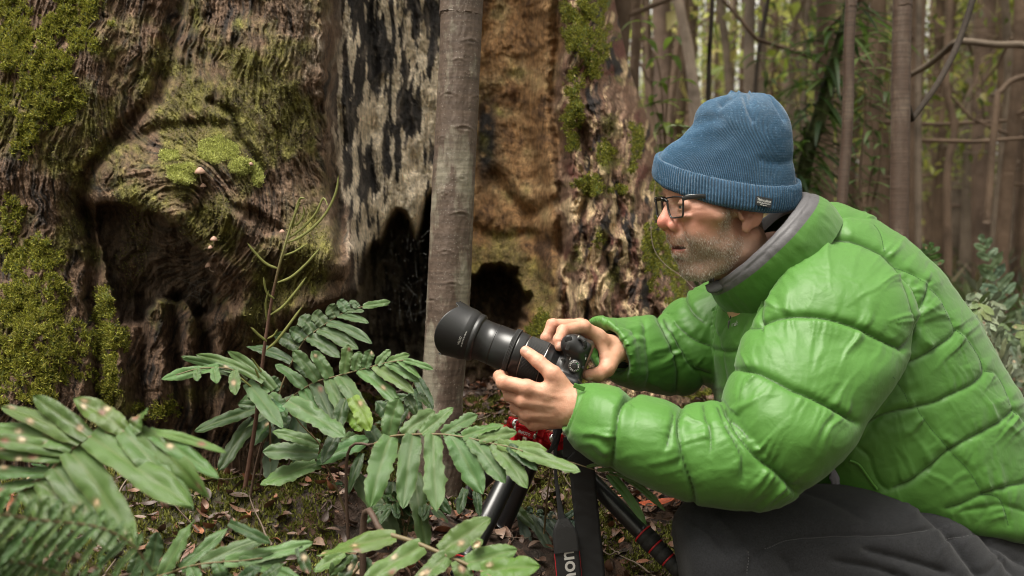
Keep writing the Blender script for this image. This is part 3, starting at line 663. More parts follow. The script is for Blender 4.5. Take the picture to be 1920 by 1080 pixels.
def branch_scars(path_p, rad_p, spots, sides=160, rows=900, seed=1, amp=.0035):
    """trunk surface with brow-shaped scars: spots = (height fraction, angle, size)"""
    q = catmull(np.c_[path_p, rad_p], rows); p, r = q[:, :3], q[:, 3]
    t, a, b = frames(p); th = np.linspace(-np.pi, np.pi, sides, endpoint=False)
    z = np.linspace(0, 1, rows)[:, None]; T = th[None]; H = (p[:, 2]-p[-1, 2])[:, None]
    cx, sx = np.cos(T)*3, np.sin(T)*3
    disp = -.0+.065*fbm(cx*.5, sx*.5, H*2.2+seed, 3)+.018*fbm(cx*2, sx*2, H*60+seed, 3)+.012*ridged(cx, sx, H*22+seed, 3)
    for hz, an, s in spots:
        du = (np.angle(np.exp(1j*(T-an))))*r[:, None]; dz = H-hz
        arch = dz+.28*np.abs(du)**1.15/(s**.15)      # inverted V
        w_ = np.exp(-(arch/(.075*s))**2)*sm(s*1.25, s*.55, np.abs(du)); disp = disp+.045*w_*(.6+.6*noise(s*99., an*7., 1.))
        disp = disp-.03*np.exp(-((dz+.22*s)/(.10*s))**2-(du/(.38*s))**2)+.02*np.exp(-((dz+.38*s)/(.08*s))**2-(du/(.45*s))**2)
        disp = disp+.03*np.exp(-((dz+.2*s)**2+du**2)/(s*s*.9))
    rr = r[:, None]*(1+disp)
    v = p[:, None]+rr[..., None]*(np.cos(T)[..., None]*a[:, None]+np.sin(T)[..., None]*b[:, None])
    return v.reshape(-1, 3), grid_faces(rows, sides, close_v=True)
def camera_angle(p):   # not lens dependent: only which side of the trunk the scars sit on
    return None
def near_tree(name, label, pts, D, wpx, scars, m, rows=900, sides=160, **k):
    """pts: centre line in the photograph, top to bottom; extended up and down"""
    c = P([a for a, b in pts], [b for a, b in pts], np.full(len(pts), D)); r = np.array(wpx)/2*D/F_PX
    up = c[0]+(c[0]-c[1])/np.linalg.norm(c[0]-c[1])*2.0; up2 = up+np.array([.1, .05, 3.0])
    foot = c[-1]+(c[-1]-c[-2])/np.linalg.norm(c[-1]-c[-2])*.0; foot = np.array([foot[0]-.01, foot[1], min(c[-1, 2]-.05, float(ground_z(foot[0], foot[1]))-.06)])
    path = np.vstack([c[0]*.5+up*.5, c, foot]); rad = np.r_[r[0]*.97, r, r[-1]*1.15]
    t, a, b = frames(catmull(np.c_[path, rad], rows)[:, :3])
    # angle facing -Y
    an0 = math.atan2(-(b.mean(0))[1]*1.0, -(a.mean(0))[1])
    H0 = path[-1, 2]
    sp = []
    for (sx, sy, s) in scars:
        q = P(sx, sy, D); cc = np.interp(sy, [y for _, y in pts], [x for x, _ in pts]); off = (sx-cc)*D/F_PX/np.interp(sy, [y for _, y in pts], r)
        ang = math.asin(max(-.95, min(.95, off)))
        for sg in (1,):
            # find which sign moves to +X
            da = -math.sin(an0)*a.mean(0)[0]+math.cos(an0)*b.mean(0)[0]
            sp.append((q[2]-H0, an0+(ang if da > 0 else -ang), s*D/F_PX))
    th = thing(name, label, "tree", path[-1])
    v, f = branch_scars(path, rad, sp, sides, rows, **k)
    obj("trunk", v, f, m, th)
    v, f = tube(np.vstack([path[0]+np.array([0, 0, -.0]), up, up2, up2+np.array([.2, .1, 3.0])]), [rad[0]*1.0, r[0]*.9, r[0]*.7, r[0]*.3], 20, 24)
    obj("upper_trunk", v, f, m, th)
    return th
sapling = near_tree("sapling", "smooth grey brown sapling with brow shaped bark scars in front of the hollow trunk", [(869, -40), (866, 0), (858, 200), (846, 430), (838, 600), (829, 740), (826, 800)], 2.0,
    [78, 78, 78, 80, 80, 78, 84], [(885, 80, 22), (843, 180, 20), (896, 180, 18), (872, 240, 24), (832, 30, 14), (868, 335, 16), (866, 398, 22), (832, 365, 14), (850, 528, 20), (838, 470, 18), (812, 560, 20), (880, 140, 10), (862, 118, 12), (832, 262, 10), (858, 655, 14)], BARK_Y)
near_tree("young_tree", "dark slender trunk with small knots, the thicker of two rising behind the green jacket", [(1692, -40), (1692, 0), (1690, 120), (1688, 250), (1686, 400), (1684, 520), (1682, 640)], 2.9, [34, 34, 34, 34, 34, 35, 37],
    [(1692, 30, 14), (1700, 160, 8), (1700, 300, 9), (1676, 350, 10)], BARK_D, 500, 60, seed=5)
near_tree("young_tree", "thinner dark slender trunk just right of the blue beanie", [(1597, -40), (1596, 0), (1592, 80), (1591, 160), (1588, 260), (1580, 360), (1574, 520), (1570, 640)], 3.0, [21, 21, 20, 20, 20, 20, 20, 21],
    [(1597, 64, 9), (1598, 150, 9), (1590, 240, 6)], BARK_D, 500, 50, seed=9)
# ---------------------------------------------------------------- the forest behind
LEAF = mat("forest_leaf", attr="tint", rough=.45, spec=.5, transl=.55)
def far_bark(name, c): return mat(name, c, .8, spec=.3, bump=.5, bscale=22, bdist=.02, var=.45, vscale=5)
B_BROWN = far_bark("brown_bark", (.13, .088, .06)); B_RED = far_bark("reddish_bark", (.125, .085, .062)); B_PALE = far_bark("pale_bark", (.34, .27, .215)); B_GREY = far_bark("grey_bark", (.155, .12, .09)); B_DARK = far_bark("dark_bark", (.045, .034, .026)); B_MOSS = far_bark("mossy_bark", (.045, .055, .018))
def leaf_cloud(ctrs, dirs, L, W, r, pal, droop=.3):
    """pointed leaves at points; diamond with a fold: 6 verts"""
    n = len(ctrs); d = dirs+r.normal(0, .5, (n, 3)); d[:, 2] -= droop; d /= np.linalg.norm(d, axis=1)[:, None]
    s = np.cross(d, r.normal(0, 1, (n, 3))+np.array([0, 0, 2.])); s /= np.linalg.norm(s, axis=1)[:, None]+1e-9; nn = np.cross(s, d)
    l = (L*r.uniform(.6, 1.35, n))[:, None]; w_ = (W*r.uniform(.7, 1.3, n))[:, None]*.5
    v = np.stack([ctrs, ctrs+d*l*.4+s*w_+nn*w_*.4, ctrs+d*l*.45, ctrs+d*l*.4-s*w_+nn*w_*.4, ctrs+d*l-nn*l*.15], 1)
    f = np.array([[0, 1, 2], [1, 4, 2], [0, 2, 3], [3, 2, 4]])
    f = (f[None]+np.arange(n)[:, None, None]*5).reshape(-1, 3)
    pal = np.asarray(pal); c = pal[r.integers(0, len(pal), n)]*r.uniform(.65, 1.35, (n, 1))
    return v.reshape(-1, 3), f, np.repeat(c, 5, 0)
GREENS = [(.15, .20, .03), (.22, .27, .05), (.10, .14, .03), (.30, .32, .07), (.30, .27, .09)]
def forest_proto(seed, H, r0, bark, nleaf=520, lo=1.5):
    r = np.random.default_rng(seed); name = "forest_tree"
    k = 9; z = np.linspace(-.5, H, k); path = np.stack([np.cumsum(r.normal(0, .05, k))+r.normal(0, .04)*z, np.cumsum(r.normal(0, .05, k)), z], 1); path[:2, :2] = 0
    rad = r0*np.linspace(1.08, .25, k)
    mb = MB(); v, f = tube(path, rad, 10, 30, bump=lambda p, th: .10*fbm(np.cos(th)[None]*1.5, np.sin(th)[None]*1.5, p[:, 2:3]*1.3+seed, 2)); mb.add(v, f)
    cs, ds = [], []
    for _ in range(int(H*1.7)):
        hz = r.uniform(lo*.55, H*.97); b = np.array([np.interp(hz, path[:, 2], path[:, a]) for a in range(3)]); an = r.uniform(0, 2*np.pi); L_ = r.uniform(.5, 1.7)*(1-.3*hz/H)
        d = np.array([math.cos(an), math.sin(an), r.uniform(-.1, .9)]); q = [b]
        for s in range(4): q.append(q[-1]+d*L_/4); d = d+r.normal(0, .25, 3); d /= np.linalg.norm(d)
        rr = np.interp(hz, path[:, 2], rad)*r.uniform(.16, .32); v, f = tube(q, [rr, rr*.8, rr*.6, rr*.4, rr*.2], 5); mb.add(v, f)
        dead = hz < H*.35 and r.random() < .6
        if not dead:
            m = int(nleaf/(H*1.2)*(1.0 if hz < .5*H else .3)); t = r.uniform(.35, 1.1, m)*4; i = np.clip(t.astype(int), 0, 3); qa = np.array(q)
            cs.append(qa[i]+(qa[i+1]-qa[i])*(t-i)[:, None]+r.normal(0, .13, (m, 3))); ds.append(r.normal(0, .6, (m, 3))+d)
    v, f, c = leaf_cloud(np.vstack(cs), np.vstack(ds), .115, .042, r, GREENS)
    t = thing(name, "x", "tree"); mb.build("trunk", bark, t); obj("crown", v, f, LEAF, t, cols={"tint": c})
    return t
def copy_thing(t, loc, rz=0, sc=1.0):
    r = t.copy(); COL.objects.link(r); r.location = loc; r.rotation_euler = (0, 0, rz); r.scale = (sc,)*3 if np.isscalar(sc) else sc
    for ch in t.children:
        c = ch.copy(); COL.objects.link(c); c.parent = r
        for g in ch.children: d = g.copy(); COL.objects.link(d); d.parent = c
    return r
protos = [forest_proto(50+i, [10, 12, 9, 11, 13, 8][i], [.055, .085, .04, .05, .095, .03][i], [B_BROWN, B_RED, B_GREY, B_BROWN, B_GREY, B_BROWN][i]) for i in range(6)]
_r = np.random.default_rng(19); _used = set(); _spots = []
for _ in range(9000):
    y = 4.6+24*_r.random()**1.25; x = _r.uniform(-.02, .60)*y
    px, py, _d = proj(np.array([x, y, 1.0]))
    if px < 1150 or px > 2010: continue
    if any((x-a)**2+(y-b)**2 < (.28+.012*y)**2 for a, b in _spots): continue
    if y < 7 and _r.random() < .75: continue
    if px < 1560 and _r.random() < .5: continue
    _spots.append((x, y))
    if len(_spots) >= 180: break
def zone(x, y):
    px = float(proj(np.array([x, y, 1.0]))[0]); near = "nearer" if y < 9 else ("middle" if y < 16 else "farthest")
    a = ("between the old tree and the blue beanie" if px < 1330 else "above and behind the blue beanie" if px < 1500 else "between the beanie and the thicker dark trunk" if px < 1690 else "right of the thicker dark trunk" if px < 1810 else "near the right edge of the picture")
    return f"slim brown tree in the {near} blurred rows {a}", f"{near} slim trees {a}"
_made = []
for i, (x, y) in enumerate(_spots):
    k = int(_r.integers(0, 6)) if y > 9 else int(_r.choice([0, 2, 3, 5]))
    o = protos[k] if k not in _used else copy_thing(protos[k], (0, 0, 0)); _used.add(k)
    s = float(_r.uniform(.75, 1.15)); o.location = (x, y, float(ground_z(x, y))); o.rotation_euler = (float(_r.normal(0, .03)), float(_r.normal(0, .035)), float(_r.uniform(0, 6.28))); o.scale = (s, s, s)
    lb, gr = zone(x, y); tag(o, lb, "tree", gr); _made.append((gr, float(proj(np.array([x, y, 1.]))[0]), o, ["brown", "reddish", "grey", "brown", "stout grey", "thin brown"][k]))
_ord = ["first", "second", "third", "fourth", "fifth", "sixth", "seventh", "eighth", "ninth", "tenth", "eleventh", "twelfth"]
for g in sorted({m[0] for m in _made if m[0].startswith("nearer")}):
    for j, m in enumerate(sorted((m for m in _made if m[0] == g), key=lambda m: m[1])):
        m[2]['label'] = f"{_ord[min(j, 11)]} ({m[3]}) of the {g}".replace(" of the picture", "")
for k, t in enumerate(protos):
    if k not in _used:
        for c in list(t.children): bpy.data.objects.remove(c)
        bpy.data.objects.remove(t)
def own_tree(label, pts, D, wpx, m, name="tree", top=5.0, leaves=0, seed=0, knob=.12, lean=(0, 0), pal=GREENS, low=.0):
    r = np.random.default_rng(seed+400); Ds = np.broadcast_to(np.asarray(D, float), (len(pts),))
    c = P([a for a, b in pts], [b for a, b in pts], Ds); rad = np.asarray(wpx, float)/2*Ds/F_PX
    d0 = (c[0]-c[1]); d0 /= np.linalg.norm(d0); up = c[0]+d0*top*.5; up2 = up+d0*top*.5+np.array([lean[0], lean[1], .3])
    d1 = c[-1]-c[-2]; gz = float(ground_z(c[-1, 0], c[-1, 1]))-.1
    path = [up2, up]+list(c); rr = [rad[0]*.35, rad[0]*.7]+list(rad)
    if c[-1, 2] > gz+.2: path.append(np.array([c[-1, 0]+d1[0]*.3, c[-1, 1], gz])); rr.append(rad[-1]*1.1)
    t = thing(name, label, "tree", path[-1]); v, f = tube(path, rr, 14, 90, bump=lambda p, th: knob*fbm(np.cos(th)[None]*2, np.sin(th)[None]*2, p[:, 2:3]*3+seed, 3)); obj("trunk", v, f, m, t)
    if leaves:
        cs = []; mb = MB(); path = np.array(path)
        for _ in range(9):
            b = c[0]+d0*r.uniform(.1, .8)*top+0; an = r.uniform(0, 6.28); d = np.array([math.cos(an), math.sin(an), .5]); q = [b, b+d*.4, b+d*.8+r.normal(0, .1, 3), b+d*1.2+r.normal(0, .15, 3)]
            v, f = tube(q, [.012, .009, .006, .003], 5); mb.add(v, f); tt = r.uniform(.2, 1.1, leaves//9)*1.2; cs.append(b+d*tt[:, None]+r.normal(0, .16, (len(tt), 3)))
        mb.build("limb", m, t); cs = np.vstack(cs); v, f, cc = leaf_cloud(cs, r.normal(0, .6, cs.shape), .08, .03, r, pal); obj("crown", v, f, LEAF, t, cols={"tint": cc})
    return t
own_tree("broad reddish brown trunk just right of the giant tree, upper centre", [(1240, 0), (1245, 200), (1250, 380)], 7.5, [34, 36, 40], B_RED, leaves=500, seed=1)
own_tree("pale grey trunk with twisted bark leaning left of the beanie top", [(1272, 0), (1290, 90), (1302, 180), (1308, 260), (1320, 420)], 5.8, [18, 20, 22, 24, 26], B_PALE, leaves=300, seed=2, knob=.3)
own_tree("very thin dark stem standing just left of the beanie crown", [(1336, 0), (1331, 90), (1328, 190), (1326, 420)], 4.6, [8, 8, 9, 9], B_DARK, leaves=200, seed=3)
own_tree("straight grey trunk directly above the beanie crown", [(1407, 0), (1404, 90), (1405, 180), (1405, 400)], 6.2, [19, 20, 22, 24], B_GREY, leaves=400, seed=4)
own_tree("thin dark stem leaning against the straight grey trunk above the beanie", [(1440, 0), (1424, 90), (1416, 180), (1412, 420)], 5.6, [8, 8, 8, 9], B_DARK, leaves=200, seed=5)
own_tree("wide dim reddish trunk near the upper right corner", [(1850, 0), (1842, 130), (1838, 300), (1840, 520)], 9.0, [34, 32, 32, 34], B_RED, leaves=300, seed=6)
own_tree("thick dim brown trunk beside the right edge behind the ferns", [(1888, 0), (1884, 130), (1880, 300), (1876, 540)], 8.0, [16, 16, 18, 20], B_BROWN, leaves=300, seed=7)
own_tree("light brown slim trunk right beside the thicker dark trunk", [(1724, 0), (1722, 160), (1722, 330), (1722, 520)], 6.0, [10, 11, 12, 13], B_GREY, leaves=200, seed=8)
own_tree("brown trunk with a kink halfway between the thicker dark trunk and right edge", [(1782, 0), (1774, 160), (1790, 240), (1776, 330), (1778, 520)], 6.5, [12, 13, 14, 14, 15], B_BROWN, leaves=200, seed=9)
_lt = own_tree("bare dark stem slanting up to the right from the thicker dark trunk", [(1838, -60), (1822, 5), (1795, 85), (1757, 158), (1712, 222), (1700, 244)], [3.2, 3.15, 3.1, 3.0, 2.93, 2.92], [13, 12, 12, 11, 11, 12], B_DARK, name="leaning_stem", top=1.5, seed=12, knob=.08)
_bm = MB(); v, f = tube(P([1960, 1915, 1870, 1800, 1775, 1740, 1705, 1675], [92, 84, 84, 78, 94, 122, 142, 158], np.array([4.0, 4.1, 4.1, 4.2, 4.3, 4.4, 4.5, 4.6])), np.array([16, 14, 13, 13, 13, 12, 10, 8])/2*4.2/F_PX, 10, 50, bump=lambda p, th: .1*noise(p[:, :1]*20, 0*th[None])); _bm.add(v, f)
v, f = tube(P([2010, 1960], [100, 92], np.array([3.9, 4.0])), [.03, .02], 10); _bm.add(v, f)
_hb = thing("fallen_branch", "grey brown bare limb stretching sideways in from the upper right edge", "branch", P(1960, 92, 4.0)); _bm.build("limb", B_GREY, _hb)
v, f = tube(P([1935, 1900, 1880, 1868, 1850], [140, 150, 168, 200, 420], np.full(5, 5.0)), np.array([10, 11, 11, 12, 14])/2*5/F_PX, 10, 40)
_cb = thing("tree", "thin brown trunk whose upper end bends off to the right edge", "tree", P(1850, 700, 5.0)); obj("trunk", v, f, B_BROWN, _cb)
# mossy trunk carrying strap leaved plants
_mt = own_tree("leaning dark trunk wrapped in moss and strap leaves, right of the beanie", [(1600, -20), (1580, 60), (1560, 130), (1540, 210), (1515, 290), (1500, 380), (1488, 480)], 4.4, [18, 20, 24, 26, 26, 26, 28], B_MOSS, seed=14, top=3, knob=.4)
def strap_leaf(p0, d, L, w_, r, n=9, droop=1.0):
    d = d/np.linalg.norm(d); s = np.cross(d, [0, 0, 1.]); s /= np.linalg.norm(s)+1e-9; t = np.linspace(0, 1, n)[:, None]
    c = p0+d*L*t+np.array([0, 0, -droop*L])*t**2; wd = w_*np.sin(np.pi*np.clip(t*.93+.05, 0, 1))**.8*.5; up = np.cross(s, d)
    v = np.stack([c-s*wd+up*wd*.35, c, c+s*wd+up*wd*.35], 1).reshape(-1, 3)
    return v, grid_faces(n, 3)
def epiphytes():
    r = np.random.default_rng(5); mb = MB(); cl = P([1590, 1570, 1550, 1530, 1512, 1500, 1492], [20, 90, 160, 230, 300, 360, 430], np.full(7, 4.4)); cl = catmull(cl, 60)
    for _ in range(240):
        b = cl[r.integers(0, 60)]+r.normal(0, .03, 3); an = r.uniform(0, 6.28); d = np.array([math.cos(an), math.sin(an)*.8, r.uniform(-.2, .9)])
        v, f = strap_leaf(b, d, r.uniform(.12, .34), r.uniform(.014, .026), r, droop=r.uniform(.3, .9)); c = np.array([(.035, .075, .015), (.06, .11, .02), (.02, .045, .012), (.09, .15, .03)][r.integers(0, 4)]); mb.add(v, f, tint=np.tile(c, (len(v), 1)))
    mb.build("strap_leaves", LEAF, _mt)
epiphytes()
def leafy_shrub(label, stems, D, L, W, pal, seed, name="understory_shrub", gap=.05):
    r = np.random.default_rng(seed); mb = MB(); lb = MB(); base = None
    for pts in stems:
        c = catmull(P([a for a, b in pts], [b for a, b in pts], np.full(len(pts), D)), 40)
        gz = float(ground_z(c[-1, 0], c[-1, 1]))
        if base is None: base = np.array([c[-1, 0], c[-1, 1], min(gz, c[-1, 2])])
        full = np.vstack([c, [c[-1]*.5+base*.5], [base]])
        v, f = tube(full, np.linspace(.002, .006, len(full)), 5); mb.add(v, f)
        Lp = np.linalg.norm(np.diff(c, axis=0), axis=1).sum(); k = max(4, int(Lp/gap))
        for i in range(k):
            p = c[int(i/k*39)]; t = c[min(39, int(i/k*39)+1)]-c[max(0, int(i/k*39)-1)]; t /= np.linalg.norm(t)+1e-9
            a0 = r.uniform(0, 3.14)
            for sg in (0, math.pi):
                d = np.array([math.cos(a0+sg), math.sin(a0+sg)*.8, .25])-t*-.2
                v, f = strap_leaf(p, d, L*r.uniform(.6, 1.2), W*r.uniform(.8, 1.2), r, 7, r.uniform(.2, .7)); cc = np.asarray(pal)[r.integers(0, len(pal))]*r.uniform(.7, 1.3); lb.add(v, f, tint=np.tile(cc, (len(v), 1)))
    t = thing(name, label, "shrub", base); mb.build("stem", B_BROWN, t); lb.build("leaves", LEAF, t)
    return t
PG = [(.10, .15, .05), (.14, .19, .07), (.07, .11, .035)]
leafy_shrub("slender shrub with paired pale leaves between the two dark slender trunks", [[(1650, 60), (1640, 120), (1632, 200), (1640, 280), (1628, 360), (1620, 440)], [(1610, 110), (1622, 180), (1618, 260), (1612, 340), (1620, 440)], [(1668, 150), (1655, 230), (1650, 320), (1620, 440)]], 3.9, .085, .02, PG, 31)
leafy_shrub("bright green sapling leaves between the giant tree and pale leaning trunk", [[(1200, 40), (1215, 80), (1236, 130), (1245, 250), (1250, 400)], [(1262, 70), (1255, 140), (1248, 250), (1250, 400)], [(1222, 180), (1235, 230), (1250, 400)], [(1280, 150), (1268, 210), (1250, 400)]], 4.3, .085, .030, [(.17, .26, .04), (.13, .20, .05), (.22, .30, .06)], 32, gap=.085)
leafy_shrub("loose green shrub with long leaves behind the beanie top", [[(1470, 60), (1480, 130), (1500, 230), (1510, 380)], [(1420, 100), (1450, 180), (1480, 280), (1510, 380)], [(1520, 60), (1512, 140), (1512, 260), (1510, 380)]], 5.0, .12, .022, PG, 33)
leafy_shrub("small shrub with oval leaves behind the beanie's front edge", [[(1268, 236), (1290, 240), (1312, 250), (1330, 330), (1340, 420)], [(1285, 246), (1300, 270), (1330, 330)]], 2.9, .026, .016, [(.22, .26, .15), (.17, .22, .11)], 34, gap=.02)
# far canopy and undergrowth: one mass each
def mass():
    r = np.random.default_rng(77); n = 56000; y = r.uniform(7, 46, n); x = r.uniform(-.05, .66, n)*y; _k = (y > 15) | ((x/y < .33) & (r.random(n) < .5)); x, y = x[_k], y[_k]; n = len(x)
    z = r.uniform(0, 1, n)**.9*9
    k = fbm(x*.35, y*.35, z*.35, 3) > .02+.20*(z > 4.2); x, y, z = x[k], y[k], z[k]; c = np.stack([x, y, z+.3], 1)
    v, f, cc = leaf_cloud(c, r.normal(0, .6, c.shape), .20, .085, r, [(.34, .42, .07), (.44, .50, .10), (.52, .54, .16), (.24, .32, .06), (.50, .44, .18)])
    tag(obj("far_foliage", v, f, LEAF, cols={"tint": cc}), "hazy yellow green leaf mass far between the trunks", kind="stuff")
    n = 9000; y = 4.5+15*r.random(n)**1.3; x = r.uniform(.0, .62, n)*y; z = ground_z(x, y); k = fbm(x*.8, y*.8, 5, 3) > -.05; x, y, z = x[k], y[k], z[k]
    m = len(x); an = r.uniform(0, 6.28, m); mb = []; d = np.stack([np.cos(an), np.sin(an), r.uniform(.3, 1.6, m)], 1)
    c = np.stack([x, y, z+r.uniform(0, .35, m)], 1); v, f, cc = leaf_cloud(c, d, .17, .03, r, [(.06, .09, .03), (.10, .13, .05), (.12, .10, .05), (.05, .06, .025)], droop=-.1)
    tag(obj("undergrowth", v, f, LEAF, cols={"tint": cc}), "low leafy undergrowth across the forest floor", kind="stuff")
    n = 30000; y = r.uniform(7, 46, n); x = np.where(r.random(n) < .62, r.uniform(.64, 1.7, n), r.uniform(-1.7, -.45, n))*y; z = r.uniform(0, 1, n)**.9*9; k = fbm(x*.35, y*.35, z*.35, 3) > .0; c = np.stack([x, y, z+.3], 1)[k]
    v, f, cc = leaf_cloud(c, r.normal(0, .6, c.shape), .30, .13, r, [(.26, .32, .06), (.34, .39, .09), (.18, .24, .05), (.12, .17, .04)]); tag(obj('side_foliage', v, f, LEAF, cols={'tint': cc}), 'forest foliage beyond both edges of the view', kind='stuff')
    # distant thin trunks seen as one brown mass
    mb = MB(); r = np.random.default_rng(78)
    for _i in range(560):
        y = r.uniform(26, 46) if _i < 120 else r.uniform(7, 40); x = (r.uniform(-.02, .64) if _i < 120 else (r.uniform(.66, 1.7) if _i < 400 else r.uniform(-1.7, -.45)))*y; h = r.uniform(8, 16); lean = r.normal(0, .5, 2)
        v, f = tube([(x, y, -.3), (x+lean[0]*.4, y, h*.4), (x+lean[0], y+lean[1], h)], np.array([.11, .09, .04])*r.uniform(.6, 1.5), 5, 7, cap=False); mb.add(v, f)
    o = mb.build("distant_trunks", B_BROWN); tag(o, "dense far rows of thin trunks merging into one brown mass", kind="stuff")
mass()
def sky_blocker():
    # unseen leaf mass added behind the viewer to shut out the low sky
    r = np.random.default_rng(91); n = 15000; a = r.uniform(math.radians(95), math.radians(355), n); rad = r.uniform(4.5, 11, n); x = np.sin(a)*rad; y = np.cos(a)*rad; z = r.uniform(0, 1, n)*6
    k = (fbm(x*.5, y*.5, z*.5, 3) > -.12) & (y < 3.0) & ~((x > 0) & (y > 0) & (y > .9*x-2)); x, y, z = x[k], y[k], z[k]; c = np.stack([x, y, z], 1)
    v, f, cc = leaf_cloud(c, r.normal(0, .6, c.shape), .34, .17, r, GREENS); o = obj("sky_blocking_foliage", v, f, LEAF, cols={"tint": cc*.9}); tag(o, "unseen foliage added behind the viewer to block low sky light", kind="stuff")
sky_blocker()
# ---------------------------------------------------------------- ferns
def fern_leaf(name, rough=.36):
    m = mat(name, attr="tint", rough=rough, spec=.32, transl=.2)
    n = m.node_tree; N = n.nodes; L = n.links; b = N["Principled BSDF"]
    uv = N.new("ShaderNodeUVMap"); wv = N.new("ShaderNodeTexWave"); wv.wave_type = 'BANDS'; wv.bands_direction = 'X'; wv.inputs["Scale"].default_value = 9; wv.inputs["Distortion"].default_value = .6
    sep = N.new("ShaderNodeSeparateXYZ"); L.new(uv.outputs[0], sep.inputs[0])
    ab = N.new("ShaderNodeMath"); ab.operation = 'ABSOLUTE'; L.new(sep.outputs[1], ab.inputs[0])
    sh = N.new("ShaderNodeMath"); sh.operation = 'MULTIPLY_ADD'; sh.inputs[1].default_value = -.055; L.new(ab.outputs[0], sh.inputs[0]); L.new(sep.outputs[0], sh.inputs[2])
    cb = N.new("ShaderNodeCombineXYZ"); L.new(sh.outputs[0], cb.inputs[0]); L.new(cb.outputs[0], wv.inputs[0])
    bp = N.new("ShaderNodeBump"); bp.inputs["Strength"].default_value = .28; bp.inputs["Distance"].default_value = .0012; L.new(wv.outputs[0], bp.inputs["Height"]); L.new(bp.outputs[0], b.inputs["Normal"])
    return m
FERN = fern_leaf("fern_leaf"); STIPE = mat("fern_stipe", (.055, .030, .018), .7, bump=.5, bscale=300); RACH = mat("fern_rachis", (.12, .09, .04), .6)
def pinna(mb, p0, d, s, L, W, r, col, droop=.25, curl=.0, spots=0, ragged=.3, fold=.22, shape=1.0, nu=22, nv=9, grav=None):
    """one leaflet: base, direction, side; oblong with a wavy edge, creased midrib, tip bent by its weight"""
    d = unit(d); s = unit(s-d*(s @ d)); n = np.cross(s, d); n = n if n[2] > -.2 else -n
    t = np.linspace(0, 1, nu); u = np.linspace(-1, 1, nv)
    prof = np.clip(.72+.28*np.minimum(1, t/.22), 0, 1)*(1-np.clip((t-.60)/.40, 0, 1)**(1.9*shape))**.75; prof = np.maximum(prof*(.96+.07*np.sin(t*7+r.uniform(0, 6))), .02)
    ph = r.uniform(0, 60); bend = droop*t**1.7; side = curl*t**2
    c = p0+L*(t[:, None]*d)+L*(side[:, None]*s)+L*bend[:, None]*(np.array([0, 0, -1.]) if grav is None else grav)
    T = np.gradient(c, axis=0); T /= np.linalg.norm(T, axis=1)[:, None]; nn = np.cross(s[None], T); nn *= np.sign((nn @ n))[:, None]; ss = np.cross(T, nn); ss *= np.sign(ss @ s)[:, None]; tw = (r.normal(0, .45)*t**1.5+.18*np.sin(t*9+ph))[:, None]; ss, nn = ss*np.cos(tw)+nn*np.sin(tw), nn*np.cos(tw)-ss*np.sin(tw)
    edge = 1+ragged*.30*noise(t[:, None]*9+ph, np.sign(u)[None]*3.0)*(np.abs(u)[None] > .6)+ragged*.20*noise(t[:, None]*26+ph, np.sign(u)[None]*5.0)*(np.abs(u)[None] > .8)
    w_ = .5*W*prof[:, None]*u[None]*edge
    au = np.abs(u)[None]; h = fold*np.abs(w_)*1.0-.20*np.abs(w_)*au*au + W*.07*noise(t[:, None]*6+ph, u[None]*1.4)*1.0 + W*.13*au**2*noise(t[:, None]*11+ph*1.3, np.sign(u)[None]*2)
    h = h+.0007*np.exp(-(au/.12)**2)*-1
    v = c[:, None]+ss[:, None]*w_[..., None]+nn[:, None]*h[..., None]
    tint = np.tile(np.asarray(col, float), (nu, nv, 1))*(1+.10*noise(t[:, None]*5+ph, u[None]*3)[..., None]); mid = np.exp(-(au/.10)**2)[..., None]*(1-t[:, None, None]*.5); tint = tint*(1-.35*mid)+np.array([.13, .15, .05])*.35*mid
    tint = tint*(1-.25*np.clip((au-.9)/.1, 0, 1)[..., None])+np.array([.13, .12, .05])*.25*np.clip((au-.9)/.1, 0, 1)[..., None]*np.ones((nu, 1, 1))
    if spots:
        for _ in range(r.poisson(spots)):
            a, b = r.uniform(.1, .95), r.uniform(-.8, .8); q = np.hypot((t[:, None]-a)*L/.0038, (u[None]-b)*W*.5/.0032); k1 = np.exp(-q**4)[..., None]; k2 = np.exp(-(q/1.8)**4)[..., None]*.5
            cc = np.array([(.42, .30, .18), (.20, .09, .06), (.50, .40, .26)][r.integers(0, 3)]); tint = tint*(1-k2)+np.array([.14, .07, .05])*k2; tint = tint*(1-k1)+cc*k1
    uvv = np.stack(np.broadcast_arrays(t[:, None]*L*60, u[None]*W*60), -1).reshape(-1, 2)
    mb.add(v.reshape(-1, 3), grid_faces(nu, nv), tint=np.clip(tint.reshape(-1, 3), .003, 1)); mb.uvs.append(uvv)
